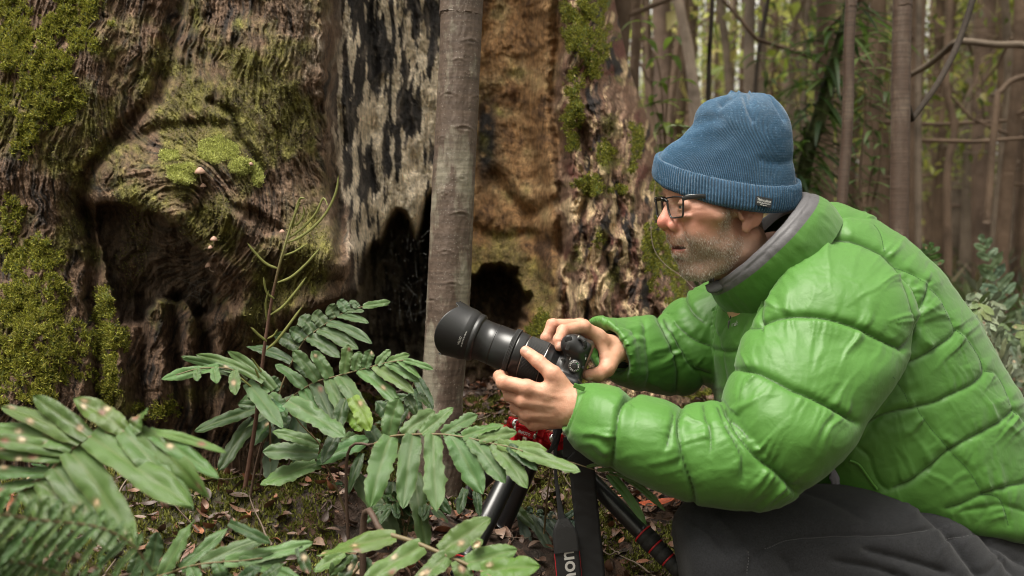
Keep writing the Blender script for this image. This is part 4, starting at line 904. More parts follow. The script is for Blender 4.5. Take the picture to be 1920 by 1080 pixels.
def frond(parent, pts, n, Lu, Ld, W, seed=0, N=(0, -.72, .62), au=62, ad=72, col=(.085, .135, .050), t0=.15, droop=.34, spots=.2, ragged=.5, curl=.0, shape=1.0, rr=.0022, tipL=None, res=(22, 9), gap=None):
    r = np.random.default_rng(seed+900); A = np.array([q if len(q) == 3 else (*q, pts[0][2]) for q in pts], float); c = catmull(P(A[:, 0], A[:, 1], A[:, 2]), 120)
    T = np.gradient(c, axis=0); T /= np.linalg.norm(T, axis=1)[:, None]; N = unit(N); Dm = A[:, 2].mean(); k = Dm/F_PX
    mb = MB(); mb.uvs = []; Lu = np.atleast_1d(Lu); Ld = np.atleast_1d(Ld)
    for i in range(n):
        t = t0+(1-t0)*(i/(n-.3))**.92; j = min(119, int(t*119)); s = unit(np.cross(T[j], N)); s = s if s @ _U > 0 else -s   # s: the upper side in view
        for sg, LL, an in ((1, Lu, au), (-1, Ld, ad)):
            L_ = np.interp(t, np.linspace(t0, 1, len(LL)), LL)*k*r.uniform(.8, 1.12)
            if L_ < 6*k: continue
            a = math.radians(an*(1-.35*t)+r.normal(0, 7)); d = T[j]*math.cos(a)+sg*s*math.sin(a); d = d+N*r.uniform(.0, .22); w_ = W*k*r.uniform(.88, 1.1)*min(1, .55+L_/(max(LL)*k)*.6)
            jj = min(119, j+int(sg > 0)*2); base = c[jj]+N*.0006
            cc = np.array(col)*r.uniform(.82, 1.2)*(1+np.array([r.normal(0, .06), 0, r.normal(0, .08)]))
            pinna(mb, base, d, T[j] if abs(T[j] @ unit(d)) < .9 else N, L_, w_, r, cc, droop*r.uniform(.6, 1.4), curl+r.normal(0, .05), spots, ragged, shape=shape, nu=res[0], nv=res[1])
    L_ = (tipL or 45)*k; pinna(mb, c[-1], T[-1], unit(np.cross(T[-1], N)), L_, W*k*.8, r, col, droop*.4, 0, spots, ragged, nu=res[0], nv=res[1])
    v, f = mb.arrays(); o = obj("frond", v, f, FERN, parent, cols={"tint": np.concatenate(mb.a["tint"])}, uv=np.vstack(mb.uvs))
    v, f = tube(c-N*.0008, np.linspace(rr, rr*.4, 120), 8); q = obj("rachis", v, f, RACH, o)
    # brown stalk running down into the soil
    g = c[0].copy(); gz = float(ground_z(g[0], g[1]))-.02
    if gap is not False and g[2] > gz:
        e = np.array([g[0]-T[0][0]*.05, g[1]+.04, gz]); v, f = tube([c[2], c[0], c[0]-T[0]*min(.05, (g[2]-gz)*.5), e], [rr*1.0, rr*1.1, rr*1.2, rr*1.4], 8, 24, bump=lambda p, th: .15*noise(p[:, 2:3]*300, th[None])); obj("stipe", v, f, STIPE, o)
    return o
def fern(label, group=None, at=(0, 0, 1.5)):
    return thing("fern", label, "fern", P(*at), group)
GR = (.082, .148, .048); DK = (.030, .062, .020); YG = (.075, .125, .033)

def xfrond(parent, view, rachis, leaves, D=(1.6, 1.6), seed=0, col=GR, stipe=True, rr=.0021, spots=.06, ragged=.7, droop=.22, N=(0, -.74, .60), shape=1.3, nu=26, fold=.24, depth=.10):
    """a frond whose leaflets were measured one by one: view = (x0, y0, scale) of the measuring crop"""
    x0, y0, sc = view; r = np.random.default_rng(seed+300); R_ = np.array(rachis, float)*sc+[x0, y0]; Ds = np.linspace(D[0], D[1], len(R_)); c = catmull(P(R_[:, 0], R_[:, 1], Ds), 120); N = unit(N)
    cx, cy, _ = proj(c); mb = MB(); mb.uvs = []
    for q in leaves:
        bx, by, tx, ty, w_ = q[:5]; col_ = q[5] if len(q) > 5 else col; dr = q[6] if len(q) > 6 else droop
        bx, by, tx, ty, w_ = bx*sc+x0, by*sc+y0, tx*sc+x0, ty*sc+y0, w_*sc
        j = int(np.argmin((cx-bx)**2+(cy-by)**2)); near_ = math.hypot(cx[j]-bx, cy[j]-by) < 26; Dd = np.interp(j, [0, 119], D)
        p0 = c[j] if near_ else P(bx, by, Dd); L_ = math.hypot(tx-bx, ty-by)*Dd/F_PX
        down = (ty-by)/math.hypot(tx-bx, ty-by); p1 = P(tx, ty, Dd-depth*(.35+.65*max(0, down))*L_/.09*.35*(1 if down > -.2 else -.6)); v_ = p1-p0; L_ = np.linalg.norm(v_)
        d = v_/L_+np.array([0, 0, dr]); side = np.cross(d, N)
        cc = np.array(col_)*r.uniform(.85, 1.18)*(1+np.array([r.normal(0, .07), 0, r.normal(0, .08)]))
        pinna(mb, p0+N*.0007, d*1.0, side, L_/1.0, w_*1.08*Dd/F_PX, r, cc, dr, r.normal(0, .05), spots, ragged, fold=fold, shape=shape, nu=nu, nv=11)
    v, f = mb.arrays(); o = obj("frond", v, f, FERN, parent, cols={"tint": np.concatenate(mb.a["tint"])}, uv=np.vstack(mb.uvs))
    v, f = tube(c-N*.0006, np.linspace(rr, rr*.45, 120), 8); obj("rachis", v, f, RACH, o)
    if stipe:
        g = c[0]; gz = float(ground_z(g[0], g[1]+.03))-.02
        if g[2] > gz+.01:
            T0 = unit(c[3]-c[0]); v, f = tube([c[2], c[0], c[0]-T0*min(.05, (g[2]-gz)*.5), np.array([g[0]-T0[0]*.05, g[1]+.03, gz])], [rr, rr*1.1, rr*1.2, rr*1.5], 8, 24, bump=lambda p, th: .15*noise(p[:, 2:3]*300, th[None])); obj("stipe", v, f, STIPE, o)
    return o
R1, R2, R3, R4 = (0, 720, 1/3), (640, 740, .3148), (440, 540, .2963), (240, 760, .2963)
BR = (.13, .22, .03)  # leaf green brightened to paint strong light on single leaflets
f1 = fern("large fern with leathery grey green leaflets spreading in front of the tripod", at=(700, 980, 1.62))
xfrond(f1, R2, [(180, 300), (290, 250), (400, 238), (500, 235), (620, 237), (760, 258), (900, 290), (1010, 312), (1080, 335)], [
 (290, 240, 180, 605, 140), (430, 245, 375, 610, 125), (545, 240, 552, 625, 120), (650, 245, 812, 550, 130), (770, 265, 948, 500, 110), (900, 300, 1085, 528, 105), (990, 315, 1150, 440, 70, DK), (1050, 338, 1405, 480, 90, GR, .10),
 (370, 235, 560, 72, 100, GR, .12), (480, 225, 690, 72, 86, GR, .12), (600, 232, 830, 118, 80, GR, .12), (720, 248, 975, 170, 80, GR, .12), (820, 268, 1050, 212, 80, GR, .1), (930, 292, 1228, 330, 85, GR, -.05), (270, 235, 322, -10, 112, GR, .1)], D=(1.60, 1.50), seed=1, ragged=1.1)
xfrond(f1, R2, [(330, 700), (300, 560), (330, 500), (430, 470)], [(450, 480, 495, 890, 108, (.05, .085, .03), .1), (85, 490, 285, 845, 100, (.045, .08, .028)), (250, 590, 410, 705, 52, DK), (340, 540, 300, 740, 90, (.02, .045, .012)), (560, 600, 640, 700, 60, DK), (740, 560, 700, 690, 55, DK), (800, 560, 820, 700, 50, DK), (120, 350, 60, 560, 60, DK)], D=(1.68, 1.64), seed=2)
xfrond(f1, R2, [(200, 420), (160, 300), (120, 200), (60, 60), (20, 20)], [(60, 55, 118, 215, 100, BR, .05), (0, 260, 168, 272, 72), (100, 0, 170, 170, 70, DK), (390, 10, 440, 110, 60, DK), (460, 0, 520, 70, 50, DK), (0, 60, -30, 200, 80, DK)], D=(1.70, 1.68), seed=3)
f2 = fern("tall fern with two fronds reaching to the sapling's foot and the dark hollow", at=(500, 930, 1.78))
xfrond(f2, R3, [(180, 1000), (240, 820), (355, 695), (500, 600), (640, 558), (800, 515), (960, 472), (1080, 455)], [
 (440, 620, 225, 455, 75), (530, 580, 335, 355, 85), (600, 557, 475, 355, 85), (690, 537, 718, 308, 76), (755, 522, 802, 368, 76), (825, 503, 872, 362, 70), (900, 485, 1002, 374, 60), (970, 470, 1122, 420, 52), (1070, 455, 1255, 512, 42, GR, .1),
 (430, 650, 532, 845, 80), (500, 605, 645, 865, 85, (.05, .09, .035)), (590, 575, 690, 832, 95), (660, 563, 842, 835, 95), (790, 518, 1030, 718, 86), (880, 493, 1102, 668, 80), (960, 475, 1147, 600, 60), (1030, 463, 1168, 562, 46)], D=(1.78, 1.68), seed=5, spots=.35)
xfrond(f2, R3, [(230, 1000), (290, 640), (420, 360), (500, 280), (600, 210), (700, 150), (800, 120), (860, 108)], [
 (460, 340, 345, 240, 90), (500, 282, 400, 158, 100), (570, 232, 478, 143, 86), (640, 190, 588, 88, 86), (710, 143, 640, 68, 70), (780, 115, 720, 72, 48), (470, 320, 655, 425, 90), (530, 257, 765, 385, 86), (590, 220, 868, 322, 66), (650, 182, 848, 212, 56), (700, 152, 825, 146, 36), (810, 117, 988, 92, 50, GR, .04),
 (330, 455, 60, 338, 70, DK), (400, 372, 240, 278, 90, DK), (480, 548, 350, 450, 80, DK), (290, 640, 200, 560, 80, DK)], D=(1.86, 1.88), seed=6, col=(.06, .105, .042))
xfrond(f2, (0, 540, .5), [(1010, 760), (1010, 500), (960, 400), (880, 310), (760, 300), (660, 325)], [
 (1030, 380, 830, 205, 42), (990, 350, 715, 224, 38), (950, 330, 650, 248, 36), (900, 312, 662, 272, 28), (820, 303, 606, 335, 46, GR, .05), (880, 312, 880, 392, 42), (800, 303, 812, 352, 36), (740, 303, 740, 345, 30), (950, 340, 1030, 520, 60), (1010, 380, 905, 420, 40), (990, 430, 1060, 470, 50)], D=(1.76, 1.66), seed=7, shape=1.1)
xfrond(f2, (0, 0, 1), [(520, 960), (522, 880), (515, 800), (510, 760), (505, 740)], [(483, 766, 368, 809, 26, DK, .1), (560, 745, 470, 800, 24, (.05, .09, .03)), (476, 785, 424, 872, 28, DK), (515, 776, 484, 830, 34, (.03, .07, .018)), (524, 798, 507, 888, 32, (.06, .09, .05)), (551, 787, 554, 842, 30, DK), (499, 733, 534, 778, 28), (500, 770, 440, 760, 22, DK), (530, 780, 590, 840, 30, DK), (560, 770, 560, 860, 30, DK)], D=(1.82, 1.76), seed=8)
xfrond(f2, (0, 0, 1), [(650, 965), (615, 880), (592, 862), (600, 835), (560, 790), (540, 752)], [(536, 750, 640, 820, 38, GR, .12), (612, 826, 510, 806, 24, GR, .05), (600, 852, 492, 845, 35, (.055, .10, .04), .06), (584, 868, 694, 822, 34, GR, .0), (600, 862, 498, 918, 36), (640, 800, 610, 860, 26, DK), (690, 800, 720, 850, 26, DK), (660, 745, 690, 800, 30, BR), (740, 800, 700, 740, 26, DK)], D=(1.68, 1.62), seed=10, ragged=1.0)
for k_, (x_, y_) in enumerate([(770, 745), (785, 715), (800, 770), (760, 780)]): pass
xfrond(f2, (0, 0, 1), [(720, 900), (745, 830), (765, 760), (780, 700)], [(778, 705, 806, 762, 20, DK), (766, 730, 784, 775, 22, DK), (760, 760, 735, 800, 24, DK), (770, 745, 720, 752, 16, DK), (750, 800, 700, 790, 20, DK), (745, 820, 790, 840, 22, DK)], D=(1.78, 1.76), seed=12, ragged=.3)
f5 = fern("big blurred fern with pale spotted leaflets at the lower left", at=(20, 1010, 1.20))
F5C = (.072, .132, .034)
xfrond(f5, R1, [(-60, 900), (60, 700), (140, 590), (260, 510), (340, 420), (430, 345), (540, 285), (700, 265), (860, 268)], [
 (500, 300, 148, 62, 110), (460, 322, 0, 100, 112), (410, 352, -90, 215, 120), (370, 385, -120, 290, 90), (340, 412, -120, 400, 92), (270, 500, -120, 520, 84), (200, 560, -120, 640, 80), (700, 262, 432, 55, 125, F5C, .05), (745, 265, 832, 128, 112, F5C, .02),
 (860, 270, 1270, 380, 56), (830, 285, 1215, 522, 96), (780, 298, 1165, 618, 118), (700, 318, 1058, 682, 146), (520, 318, 1020, 705, 172), (390, 375, 772, 868, 164), (300, 470, 650, 905, 146), (220, 550, 480, 820, 120), (150, 610, 300, 820, 100)], D=(1.18, 1.22), seed=11, col=F5C, spots=2.6, ragged=.30, N=(0, -.66, .75), shape=1.0, droop=.12, rr=.003, nu=32, fold=.16)
f6 = fern("finely divided soft fern, blurred, in the bottom left corner", at=(-60, 1040, 1.0))
F6C = (.060, .115, .030); _r6 = np.random.default_rng(66); L6 = []
for t in np.linspace(0, 1, 17):
    bx, by = np.interp(t, [0, .3, .62, .85, 1], [-160, 200, 540, 740, 860]), np.interp(t, [0, .3, .62, .85, 1], [700, 760, 800, 900, 1060]); l_ = 300*(1-.72*t)+25
    L6.append((bx, by, bx-l_*.80+_r6.normal(0, 12), by+l_*.90, 62*(1-.5*t)+8)); L6.append((bx, by, bx+l_*.30, by-l_*.55+_r6.normal(0, 12), 54*(1-.5*t)+8))
xfrond(f6, R1, [(-160, 700), (200, 760), (540, 800), (740, 900), (860, 1060)], L6, D=(.99, 1.05), seed=13, col=F6C, spots=0, ragged=2.6, stipe=False, shape=.8, N=(0, -.62, .78), droop=.15, nu=44)
L6 = []
for t in np.linspace(0, 1, 13):
    bx, by = np.interp(t, [0, .5, 1], [-200, 150, 520]), np.interp(t, [0, .5, 1], [980, 1010, 1130]); l_ = 260*(1-.6*t)+25
    L6.append((bx, by, bx-l_*.7+_r6.normal(0, 12), by+l_*.9, 60*(1-.5*t)+8)); L6.append((bx, by, bx+l_*.3, by-l_*.6, 54*(1-.5*t)+8))
xfrond(f6, R1, [(-200, 980), (150, 1010), (520, 1130)], L6, D=(1.0, 1.04), seed=14, col=F6C, spots=0, ragged=2.6, shape=.8, N=(0, -.62, .78), droop=.15, nu=44)
L6 = []
for t in np.linspace(0, 1, 15):
    bx, by = np.interp(t, [0, .4, .8, 1], [-260, 60, 400, 640]), np.interp(t, [0, .4, .8, 1], [880, 870, 960, 1090]); l_ = 280*(1-.62*t)+25
    L6.append((bx, by, bx-l_*.7+_r6.normal(0, 12), by+l_*.9, 66*(1-.5*t)+8)); L6.append((bx, by, bx+l_*.3, by-l_*.6, 60*(1-.5*t)+8))
xfrond(f6, R1, [(-260, 880), (60, 870), (400, 960), (640, 1090)], L6, D=(1.03, 1.08), seed=15, col=F6C, spots=0, ragged=2.6, shape=.8, N=(0, -.62, .78), droop=.15, nu=44)
f7 = fern("fern with upward curling leaflets at the bottom edge, left of centre", at=(330, 1110, 1.38))
xfrond(f7, R4, [(120, 1110), (260, 1060), (380, 1020), (480, 1002), (600, 990), (700, 985), (850, 965)], [
 (130, 1080, 190, 790, 100, DK), (210, 1060, 420, 712, 118), (330, 1035, 645, 785, 96), (460, 1005, 893, 795, 96), (610, 988, 1170, 905, 100, GR, .0), (700, 985, 1005, 990, 74), (730, 1000, 1110, 1085, 84), (560, 1005, 640, 1160, 90), (400, 1025, 450, 1160, 90), (250, 1070, 280, 1200, 90), (1080, 900, 1145, 1065, 70, DK), (640, 745, 905, 870, 64, DK), (30, 1120, 60, 920, 90, DK)], D=(1.36, 1.32), seed=20, ragged=.9, droop=.03)
xfrond(f7, R4, [(100, 1300), (400, 1180), (700, 1110), (1000, 1100)], [(x_, y_, x_-60, y_+200, 90) for x_, y_ in ((300, 1210), (450, 1170), (600, 1130), (760, 1100))]+[(x_, y_, x_+160, y_-110, 80, DK) for x_, y_ in ((300, 1210), (500, 1150), (700, 1110), (860, 1100))], D=(1.30, 1.28), seed=21)
f8 = fern("broad oval leaved fern at the bottom edge below the tripod's front leg", at=(660, 960, 1.45))
F8C = (.085, .150, .038)
xfrond(f8, R2, [(230, 805), (280, 830), (420, 872), (550, 925), (700, 988), (850, 1062), (960, 1130)], [
 (310, 900, -140, 965, 132), (465, 950, 140, 1140, 136), (625, 985, 410, 1170, 120), (600, 935, 892, 722, 152, (.06, .115, .03), .05), (750, 1005, 1058, 925, 135), (830, 1052, 1192, 1035, 150, (.08, .15, .03)), (690, 985, 760, 1160, 110), (860, 1070, 1200, 1190, 130), (775, 905, 848, 868, 62, (.05, .12, .015)), (240, 815, 290, 905, 70, (.04, .08, .02))], D=(1.44, 1.34), seed=22, col=F8C, spots=1.4, ragged=.35, shape=.85, N=(0, -.7, .7), rr=.0042, droop=.10)
xfrond(f8, R2, [(60, 1080), (120, 1000), (90, 960), (20, 940)], [(60, 960, 20, 1090, 90, DK), (110, 990, 190, 1080, 80, DK), (60, 940, -60, 1060, 80, DK), (-20, 990, -140, 1060, 80)], D=(1.5, 1.48), seed=23)
f9 = fern("small dark fern with drooping leaflets behind the hanging camera strap", at=(950, 985, 1.86))
xfrond(f9, R2, [(990, 640), (1060, 690), (1150, 720), (1250, 740), (1380, 740)], [(1030, 660, 1000, 620, 50), (1010, 660, 1140, 780, 60, (.045, .07, .018)), (1060, 690, 1120, 930, 62), (1110, 700, 1250, 920, 66), (1180, 720, 1290, 860, 60), (1240, 735, 1340, 850, 50), (1120, 700, 1130, 660, 40), (1180, 715, 1195, 675, 42), (1250, 735, 1262, 690, 46), (1330, 740, 1400, 790, 60), (1330, 740, 1400, 690, 40)], D=(1.86, 1.84), seed=24, col=(.055, .085, .058), droop=.12)
f12 = fern("little dark rosette of narrow leaflets on the soil behind the tall fern", at=(550, 985, 1.80))
xfrond(f12, R4, [(1060, 760), (1050, 700), (1020, 665), (1080, 672), (1150, 690)], [(1000, 665, 1092, 540, 62), (1040, 660, 1238, 565, 64), (1100, 672, 1248, 655, 52), (1140, 690, 1455, 775, 74), (985, 672, 785, 775, 78), (1030, 675, 1000, 838, 74), (1100, 685, 1118, 808, 62), (1380, 500, 1240, 540, 60), (1390, 505, 1500, 470, 50)], D=(1.80, 1.76), seed=26, col=(.035, .07, .024), ragged=.3, droop=.08)
# undergrowth fronds filling the bank
for k, (x, y, D, lab) in enumerate([(760, 960, 1.66, "shaded fern clump directly under the large fern, left of the tripod's front leg"), (120, 900, 1.55, "shaded low fern hidden under the big spotted fern")]):
    ft = fern(lab, at=(x, y+60, D)); rr_ = np.random.default_rng(70+k)
    for j in range(3):
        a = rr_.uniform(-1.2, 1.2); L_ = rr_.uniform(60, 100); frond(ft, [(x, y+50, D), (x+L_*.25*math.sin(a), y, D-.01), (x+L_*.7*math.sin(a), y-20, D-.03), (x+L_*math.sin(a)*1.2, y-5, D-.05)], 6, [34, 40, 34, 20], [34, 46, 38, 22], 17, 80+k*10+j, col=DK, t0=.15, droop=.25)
# ferns behind him, right edge
g1 = fern("upright fern with pale bluish leaflets near the right edge behind the jacket", at=(1880, 700, 3.3))
frond(g1, [(1885, 700, 3.3), (1882, 620, 3.3), (1874, 560, 3.3), (1862, 505, 3.3), (1844, 455, 3.3)], 11, [44, 50, 46, 36, 20], [44, 50, 46, 36, 20], 17, 30, au=72, ad=72, col=(.12, .18, .10), t0=.1, droop=.05, N=(-.1, -.95, .3), tipL=18)
frond(g1, [(1900, 720, 3.2), (1920, 640, 3.2), (1940, 590, 3.2)], 8, [50, 56, 40], [50, 56, 40], 18, 31, col=(.12, .17, .10), t0=.1, droop=.1, N=(-.1, -.95, .3))
g2 = fern("deep green fern sprig just above the jacket's back", at=(1735, 600, 3.0))
frond(g2, [(1728, 590, 3.0), (1730, 530, 3.0), (1738, 495, 3.0), (1745, 465, 3.0)], 7, [36, 40, 30, 16], [36, 40, 30, 16], 13, 32, au=78, ad=78, col=(.045, .11, .02), t0=.3, droop=.05, N=(0, -.95, .3), tipL=12)
g3 = fern("sprawling grey green ferns massed right of the jacket's back", at=(1850, 720, 2.9))
_rg = np.random.default_rng(40)
for k in range(20):
    x0 = _rg.uniform(1790, 1960); y0 = _rg.uniform(590, 760); D = _rg.uniform(2.5, 3.2); a = _rg.uniform(-1.4, .6); L_ = _rg.uniform(80, 150)
    frond(g3, [(x0, y0+60, D), (x0+L_*.3*math.sin(a), y0, D-.03), (x0+L_*.7*math.sin(a), y0-40-20*math.cos(a), D-.06), (x0+L_*math.sin(a), y0-40, D-.1)], 9, [34, 44, 38, 22], [34, 44, 38, 22], 14, 41+k, col=[(.15, .19, .12), (.11, .16, .06), (.20, .24, .16)][k % 3], t0=.15, droop=.15, res=(12, 5))
# the fertile fronds: brown stems with antler-like narrow green leaflets
def fertile():
    t = fern("two tall brown fertile stems with antler like yellow green leaflets before the burl", at=(455, 985, 1.74)); A = [(448, 990, 1.74), (462, 900, 1.735), (478, 800, 1.73), (488, 720, 1.725), (496, 650, 1.72), (505, 590, 1.72), (516, 530, 1.715), (530, 475, 1.71), (545, 425, 1.71), (562, 380, 1.70)]
    c = catmull(P(*np.array(A).T), 160); v, f = tube(c, np.linspace(.0046, .0016, 160), 14, bump=lambda p, th: .22*noise(p[:, 2:3]*420, th[None]*2)); c1 = np.array([.075, .032, .018]); c2 = np.array([.17, .17, .05]); k = sm(560, 430, proj(v)[1])
    st = obj("stem", v, f, mat("fertile_stem", attr="tint", rough=.7, bump=.5, bscale=400), t, cols={"tint": c1*(1-k[:, None])+c2*k[:, None]})
    for B, r0 in (([(470, 990, 1.75), (480, 930, 1.76), (498, 850, 1.77), (506, 790, 1.78), (512, 730, 1.79)], .0036), ([(476, 992, 1.74), (470, 940, 1.72), (478, 880, 1.71), (490, 830, 1.70)], .003)):
        c_ = catmull(P(*np.array(B).T), 60); v, f = tube(c_, np.linspace(r0, r0*.5, 60), 10, bump=lambda p, th: .2*noise(p[:, 2:3]*400, th[None]*2)); obj("stem", v, f, STIPE, t)
    YM = mat("fertile_leaflet", attr="tint", rough=.6, transl=.1)
    for pts, w_ in [([(536, 456), (560, 446), (590, 424), (614, 395), (630, 360), (635, 328)], 5), ([(540, 448), (570, 425), (592, 400), (606, 372), (614, 384)], 4.4), ([(524, 505), (500, 495), (480, 476), (464, 456)], 5), ([(520, 530), (545, 520), (572, 497), (600, 466)], 5), ([(530, 480), (552, 472), (575, 458)], 4), ([(508, 590), (530, 575), (556, 545), (574, 520)], 5), ([(514, 560), (500, 548), (494, 520)], 4.4), ([(500, 655), (518, 640), (545, 605), (566, 576)], 5.4), ([(500, 640), (485, 628), (471, 614)], 5), ([(502, 635), (514, 628), (520, 618)], 4), ([(492, 700), (478, 680), (472, 672)], 4), ([(492, 735), (486, 710), (478, 690)], 4.4), ([(490, 735), (470, 724), (448, 706)], 4), ([(548, 430), (552, 405), (562, 374), (572, 372)], 5), ([(546, 425), (560, 418), (570, 400), (568, 385)], 4), ([(500, 600), (498, 570), (504, 545)], 3.6)]:
        D0 = 1.715; q = catmull(P([a for a, b in pts], [b for a, b in pts], np.linspace(D0, D0-.02, len(pts))), 30); rr_ = np.interp(np.linspace(0, 1, 30), [0, .15, .85, 1], [.5, 1, .9, .35])*w_/2*D0/F_PX
        v, f = tube(q, rr_, 10, bump=lambda p, th: -.3*(np.abs(np.cos(th))[None] > .97)*np.ones(len(p))[:, None]); obj("leaflet", v, f, YM, t, cols={"tint": np.tile([.19, .20, .055], (len(v), 1))*(1+.15*noise(v[:, :1]*90, v[:, 1:2]*90, v[:, 2:]*90))})
fertile()
# ---------------------------------------------------------------- the person
person = thing("person", "person in a puffy green down jacket and blue knit beanie squatting to aim a camera", "person", P(1640, 1440, 1.75))
def loft(st, n=60, sides=72, p=2.2, cap=True, pinch=None):
    """stations (Lx, Ly, Rx, Ry, D, half thickness[, sag of the near side]) -> closed limb whose outline follows them"""
    st = [tuple(s)+(0,)*(7-len(s)) for s in st]
    A = np.array(st, float); L = P(A[:, 0], A[:, 1], A[:, 4]); R = P(A[:, 2], A[:, 3], A[:, 4])
    q = catmull(np.c_[(L+R)/2, (R-L)/2, A[:, 5], A[:, 6]], n)
    c, h, t, sg = q[:, :3], q[:, 3:6], q[:, 6], q[:, 7]
    th = np.linspace(0, 2*np.pi, sides, endpoint=False); cs = np.sign(np.cos(th))*np.abs(np.cos(th))**(2/p); sn = np.sign(np.sin(th))*np.abs(np.sin(th))**(2/p)
    v = c[:, None]+h[:, None]*cs[None, :, None]+t[:, None, None]*sn[None, :, None]*np.array([0, 1., 0])
    v[..., 2] += sg[:, None]*sn[None]
    f = grid_faces(n, sides, close_v=True); k = n*sides; vv = np.vstack([v.reshape(-1, 3), c[0], c[-1]])
    i = np.arange(sides); j = (i+1) % sides
    c0 = np.stack([j, i, np.full(sides, k)], 1); c1 = np.stack([(n-1)*sides+i, (n-1)*sides+j, np.full(sides, k+1)], 1)
    return vv, [f, np.vstack([c0, c1])] if cap else [f]
def joined(parts):
    mb = MB()
    for v, f in parts: mb.add(v, f)
    return mb.arrays()
from mathutils.kdtree import KDTree
def region_of(v, parts, every=1):
    n = sum(len(p[0]) for p in parts); kd = KDTree(n); lab = []
    for i, (pv, _) in enumerate(parts):
        for q in pv: kd.insert(q, len(lab)); lab.append(i)
    kd.balance(); lab = np.array(lab)
    return np.array([lab[kd.find(q)[1]] for q in v])

# --- head, in its own frame: forward, towards the camera (his left), up; millimetres
H_O = P(1350, 400, 1.75); _hy = math.radians(18)
H_AX = np.array([[-math.cos(_hy), -math.sin(_hy), 0], [math.sin(_hy), -math.cos(_hy), 0], [0, 0, 1.]])
def HW(f, l, u): return H_O+(np.stack(np.broadcast_arrays(f, l, u), -1)/1000.) @ H_AX
def head_sdf(p):
    q = (p-H_O) @ H_AX.T*1000; q = q.copy(); s = q.copy(); s[:, 1] = np.abs(q[:, 1])   # mirror
    f, l, u = s[:, 0], s[:, 1], s[:, 2]
    d = s_ell(q, (0, 0, 46), (98, 69, 74))
    d = smin(d, s_ell(q, (34, 0, -8), (62, 60, 86)), 22)
    d = smin(d, s_cap(s, (62, 44, 0), (40, 60, -2), 19, 17), 18)            # cheekbone
    d = smin(d, s_cap(s, (50, 30, -40), (20, 46, -50), 22, 22), 22)
    d = smin(d, s_cap(s, (-14, 53, -66), (44, 22, -100), 15, 15), 20)       # jaw line
    d = smin(d, s_ell(q, (52, 0, -97), (20, 26, 17)), 14)                   # chin
    d = smin(d, s_ell(q, (64, 0, -60), (24, 28, 30)), 16)                   # muzzle
    d = smin(d, s_cap(q, (-30, 0, -50), (-75, 4, -165), 54, 54), 26)        # neck
    d = smin(d, s_cap(s, (-35, 50, -40), (-25, 26, -140), 12, 12), 18)      # neck muscle
    d = smin(d, s_cap(s, (92, 4, 37), (82, 38, 38), 10.5, 9), 10)           # brow
    # socket and eye
    d = smax(d, -s_ell(s, (97, 32, 14), (17, 19, 13)), 9)
    eye = s_ell(s, (82, 31, 12), (13.2, 13.2, 13.2)); lid = s_ell(s, (82.5, 31, 12), (15, 16.5, 14.6))
    slit = np.maximum(np.abs(u-10.5-.06*(l-31))-3.2, s_ell(s, (92, 31, 10.5), (9, 12.5, 6)))
    lid = smax(lid, -s_ell(s, (97, 31.5, 9.8), (9, 12.2, 3.6)), 1.2)
    d = smin(d, lid, 4); d = smin(d, s_ell(s, (86, 33, -6), (10, 17, 6)), 7); d = np.minimum(d, eye)
    # nose
    d = smin(d, s_cap(q, (94, 0, 22), (108, 0, -10), 7, 9.5), 9)
    d = smin(d, s_ell(q, (108.5, 0, -16.5), (12.5, 11, 11.5)), 6)
    d = smin(d, s_cap(s, (96, 9, 0), (98, 13, -20), 6, 7), 8)
    d = smin(d, s_ell(s, (96, 15, -23), (11.5, 6.5, 9)), 4)
    d = smax(d, -s_ell(s, (101, 9.5, -30.5), (8.5, 4.6, 5.5)), 2)
    d = smin(d, s_cap(q, (100, 0, -30), (90, 0, -40), 4.5, 5), 4)
    # crease behind the nostril and down the cheek
    d = smax(d, -s_cap(s, (91, 24, -18), (76, 36, -56), 3.0, 2.6), 6); d = smin(d, s_ell(s, (70, 40, -30), (14, 12, 22)), 9); d = smax(d, -s_cap(s, (72, 33, -62), (62, 34, -86), 2.2, 1.4), 6)
    # lips
    up = s_cap(s, (89, 0, -50), (73, 24, -60), 5.2, 3); d = smin(d, up, 3.5)
    lo = s_cap(s, (82, 0, -69.5), (69, 22, -64), 6.8, 3.2); d = smin(d, lo, 3.5)
    d = smin(d, s_ell(q, (86, 0, -42), (10, 24, 9)), 9)
    d = smax(d, -s_ell(s, (86, 10, -60), (19, 17, 3.0)), 1.5)
    d = smax(d, -s_ell(q, (80, 0, -81), (8, 17, 5)), 6)
    # temple, cheek hollow
    d = smax(d, -s_ell(s, (45, 84, 30), (30, 14, 30)), 12); d = smax(d, -s_ell(s, (38, 74, -42), (24, 12, 18)), 14)
    # ear
    R = np.array(Matrix.Rotation(math.radians(-14), 3, 'Y')); e = (s-np.array([-7, 74, 1])) @ R.T; ef, el, eu = e[:, 0], e[:, 1], e[:, 2]
    el2 = el-.32*(-ef)*.9
    pl = s_ell(np.stack([ef, el2, eu], 1), (-8, 0, 4), (21, 6.5, 34)); hol = s_ell(np.stack([ef, el2, eu], 1), (-1, 6.5, 2), (11, 7.5, 17)); hol2 = s_ell(np.stack([ef, el2, eu], 1), (-8, 6, 16), (11, 5, 12))
    pl = smax(pl, -hol, 3); pl = smax(pl, -hol2, 3); pl = smin(pl, s_ell(e, (5, 0, -25), (9, 5, 10)), 5); pl = smin(pl, s_cap(e, (13, 1, 2), (11, 2, -8), 4, 4.5), 3)
    d = smin(d, s_cap(s, (2, 62, 4), (-8, 68, 0), 12, 9), 6); d = smin(d, pl, 3)
    d = smax(d, -s_ell(e, (3, 7, 1), (8, 11, 12)), 2); d = smax(d, -s_ell(e, (-9, 9, 14), (8, 9, 15)), 3)
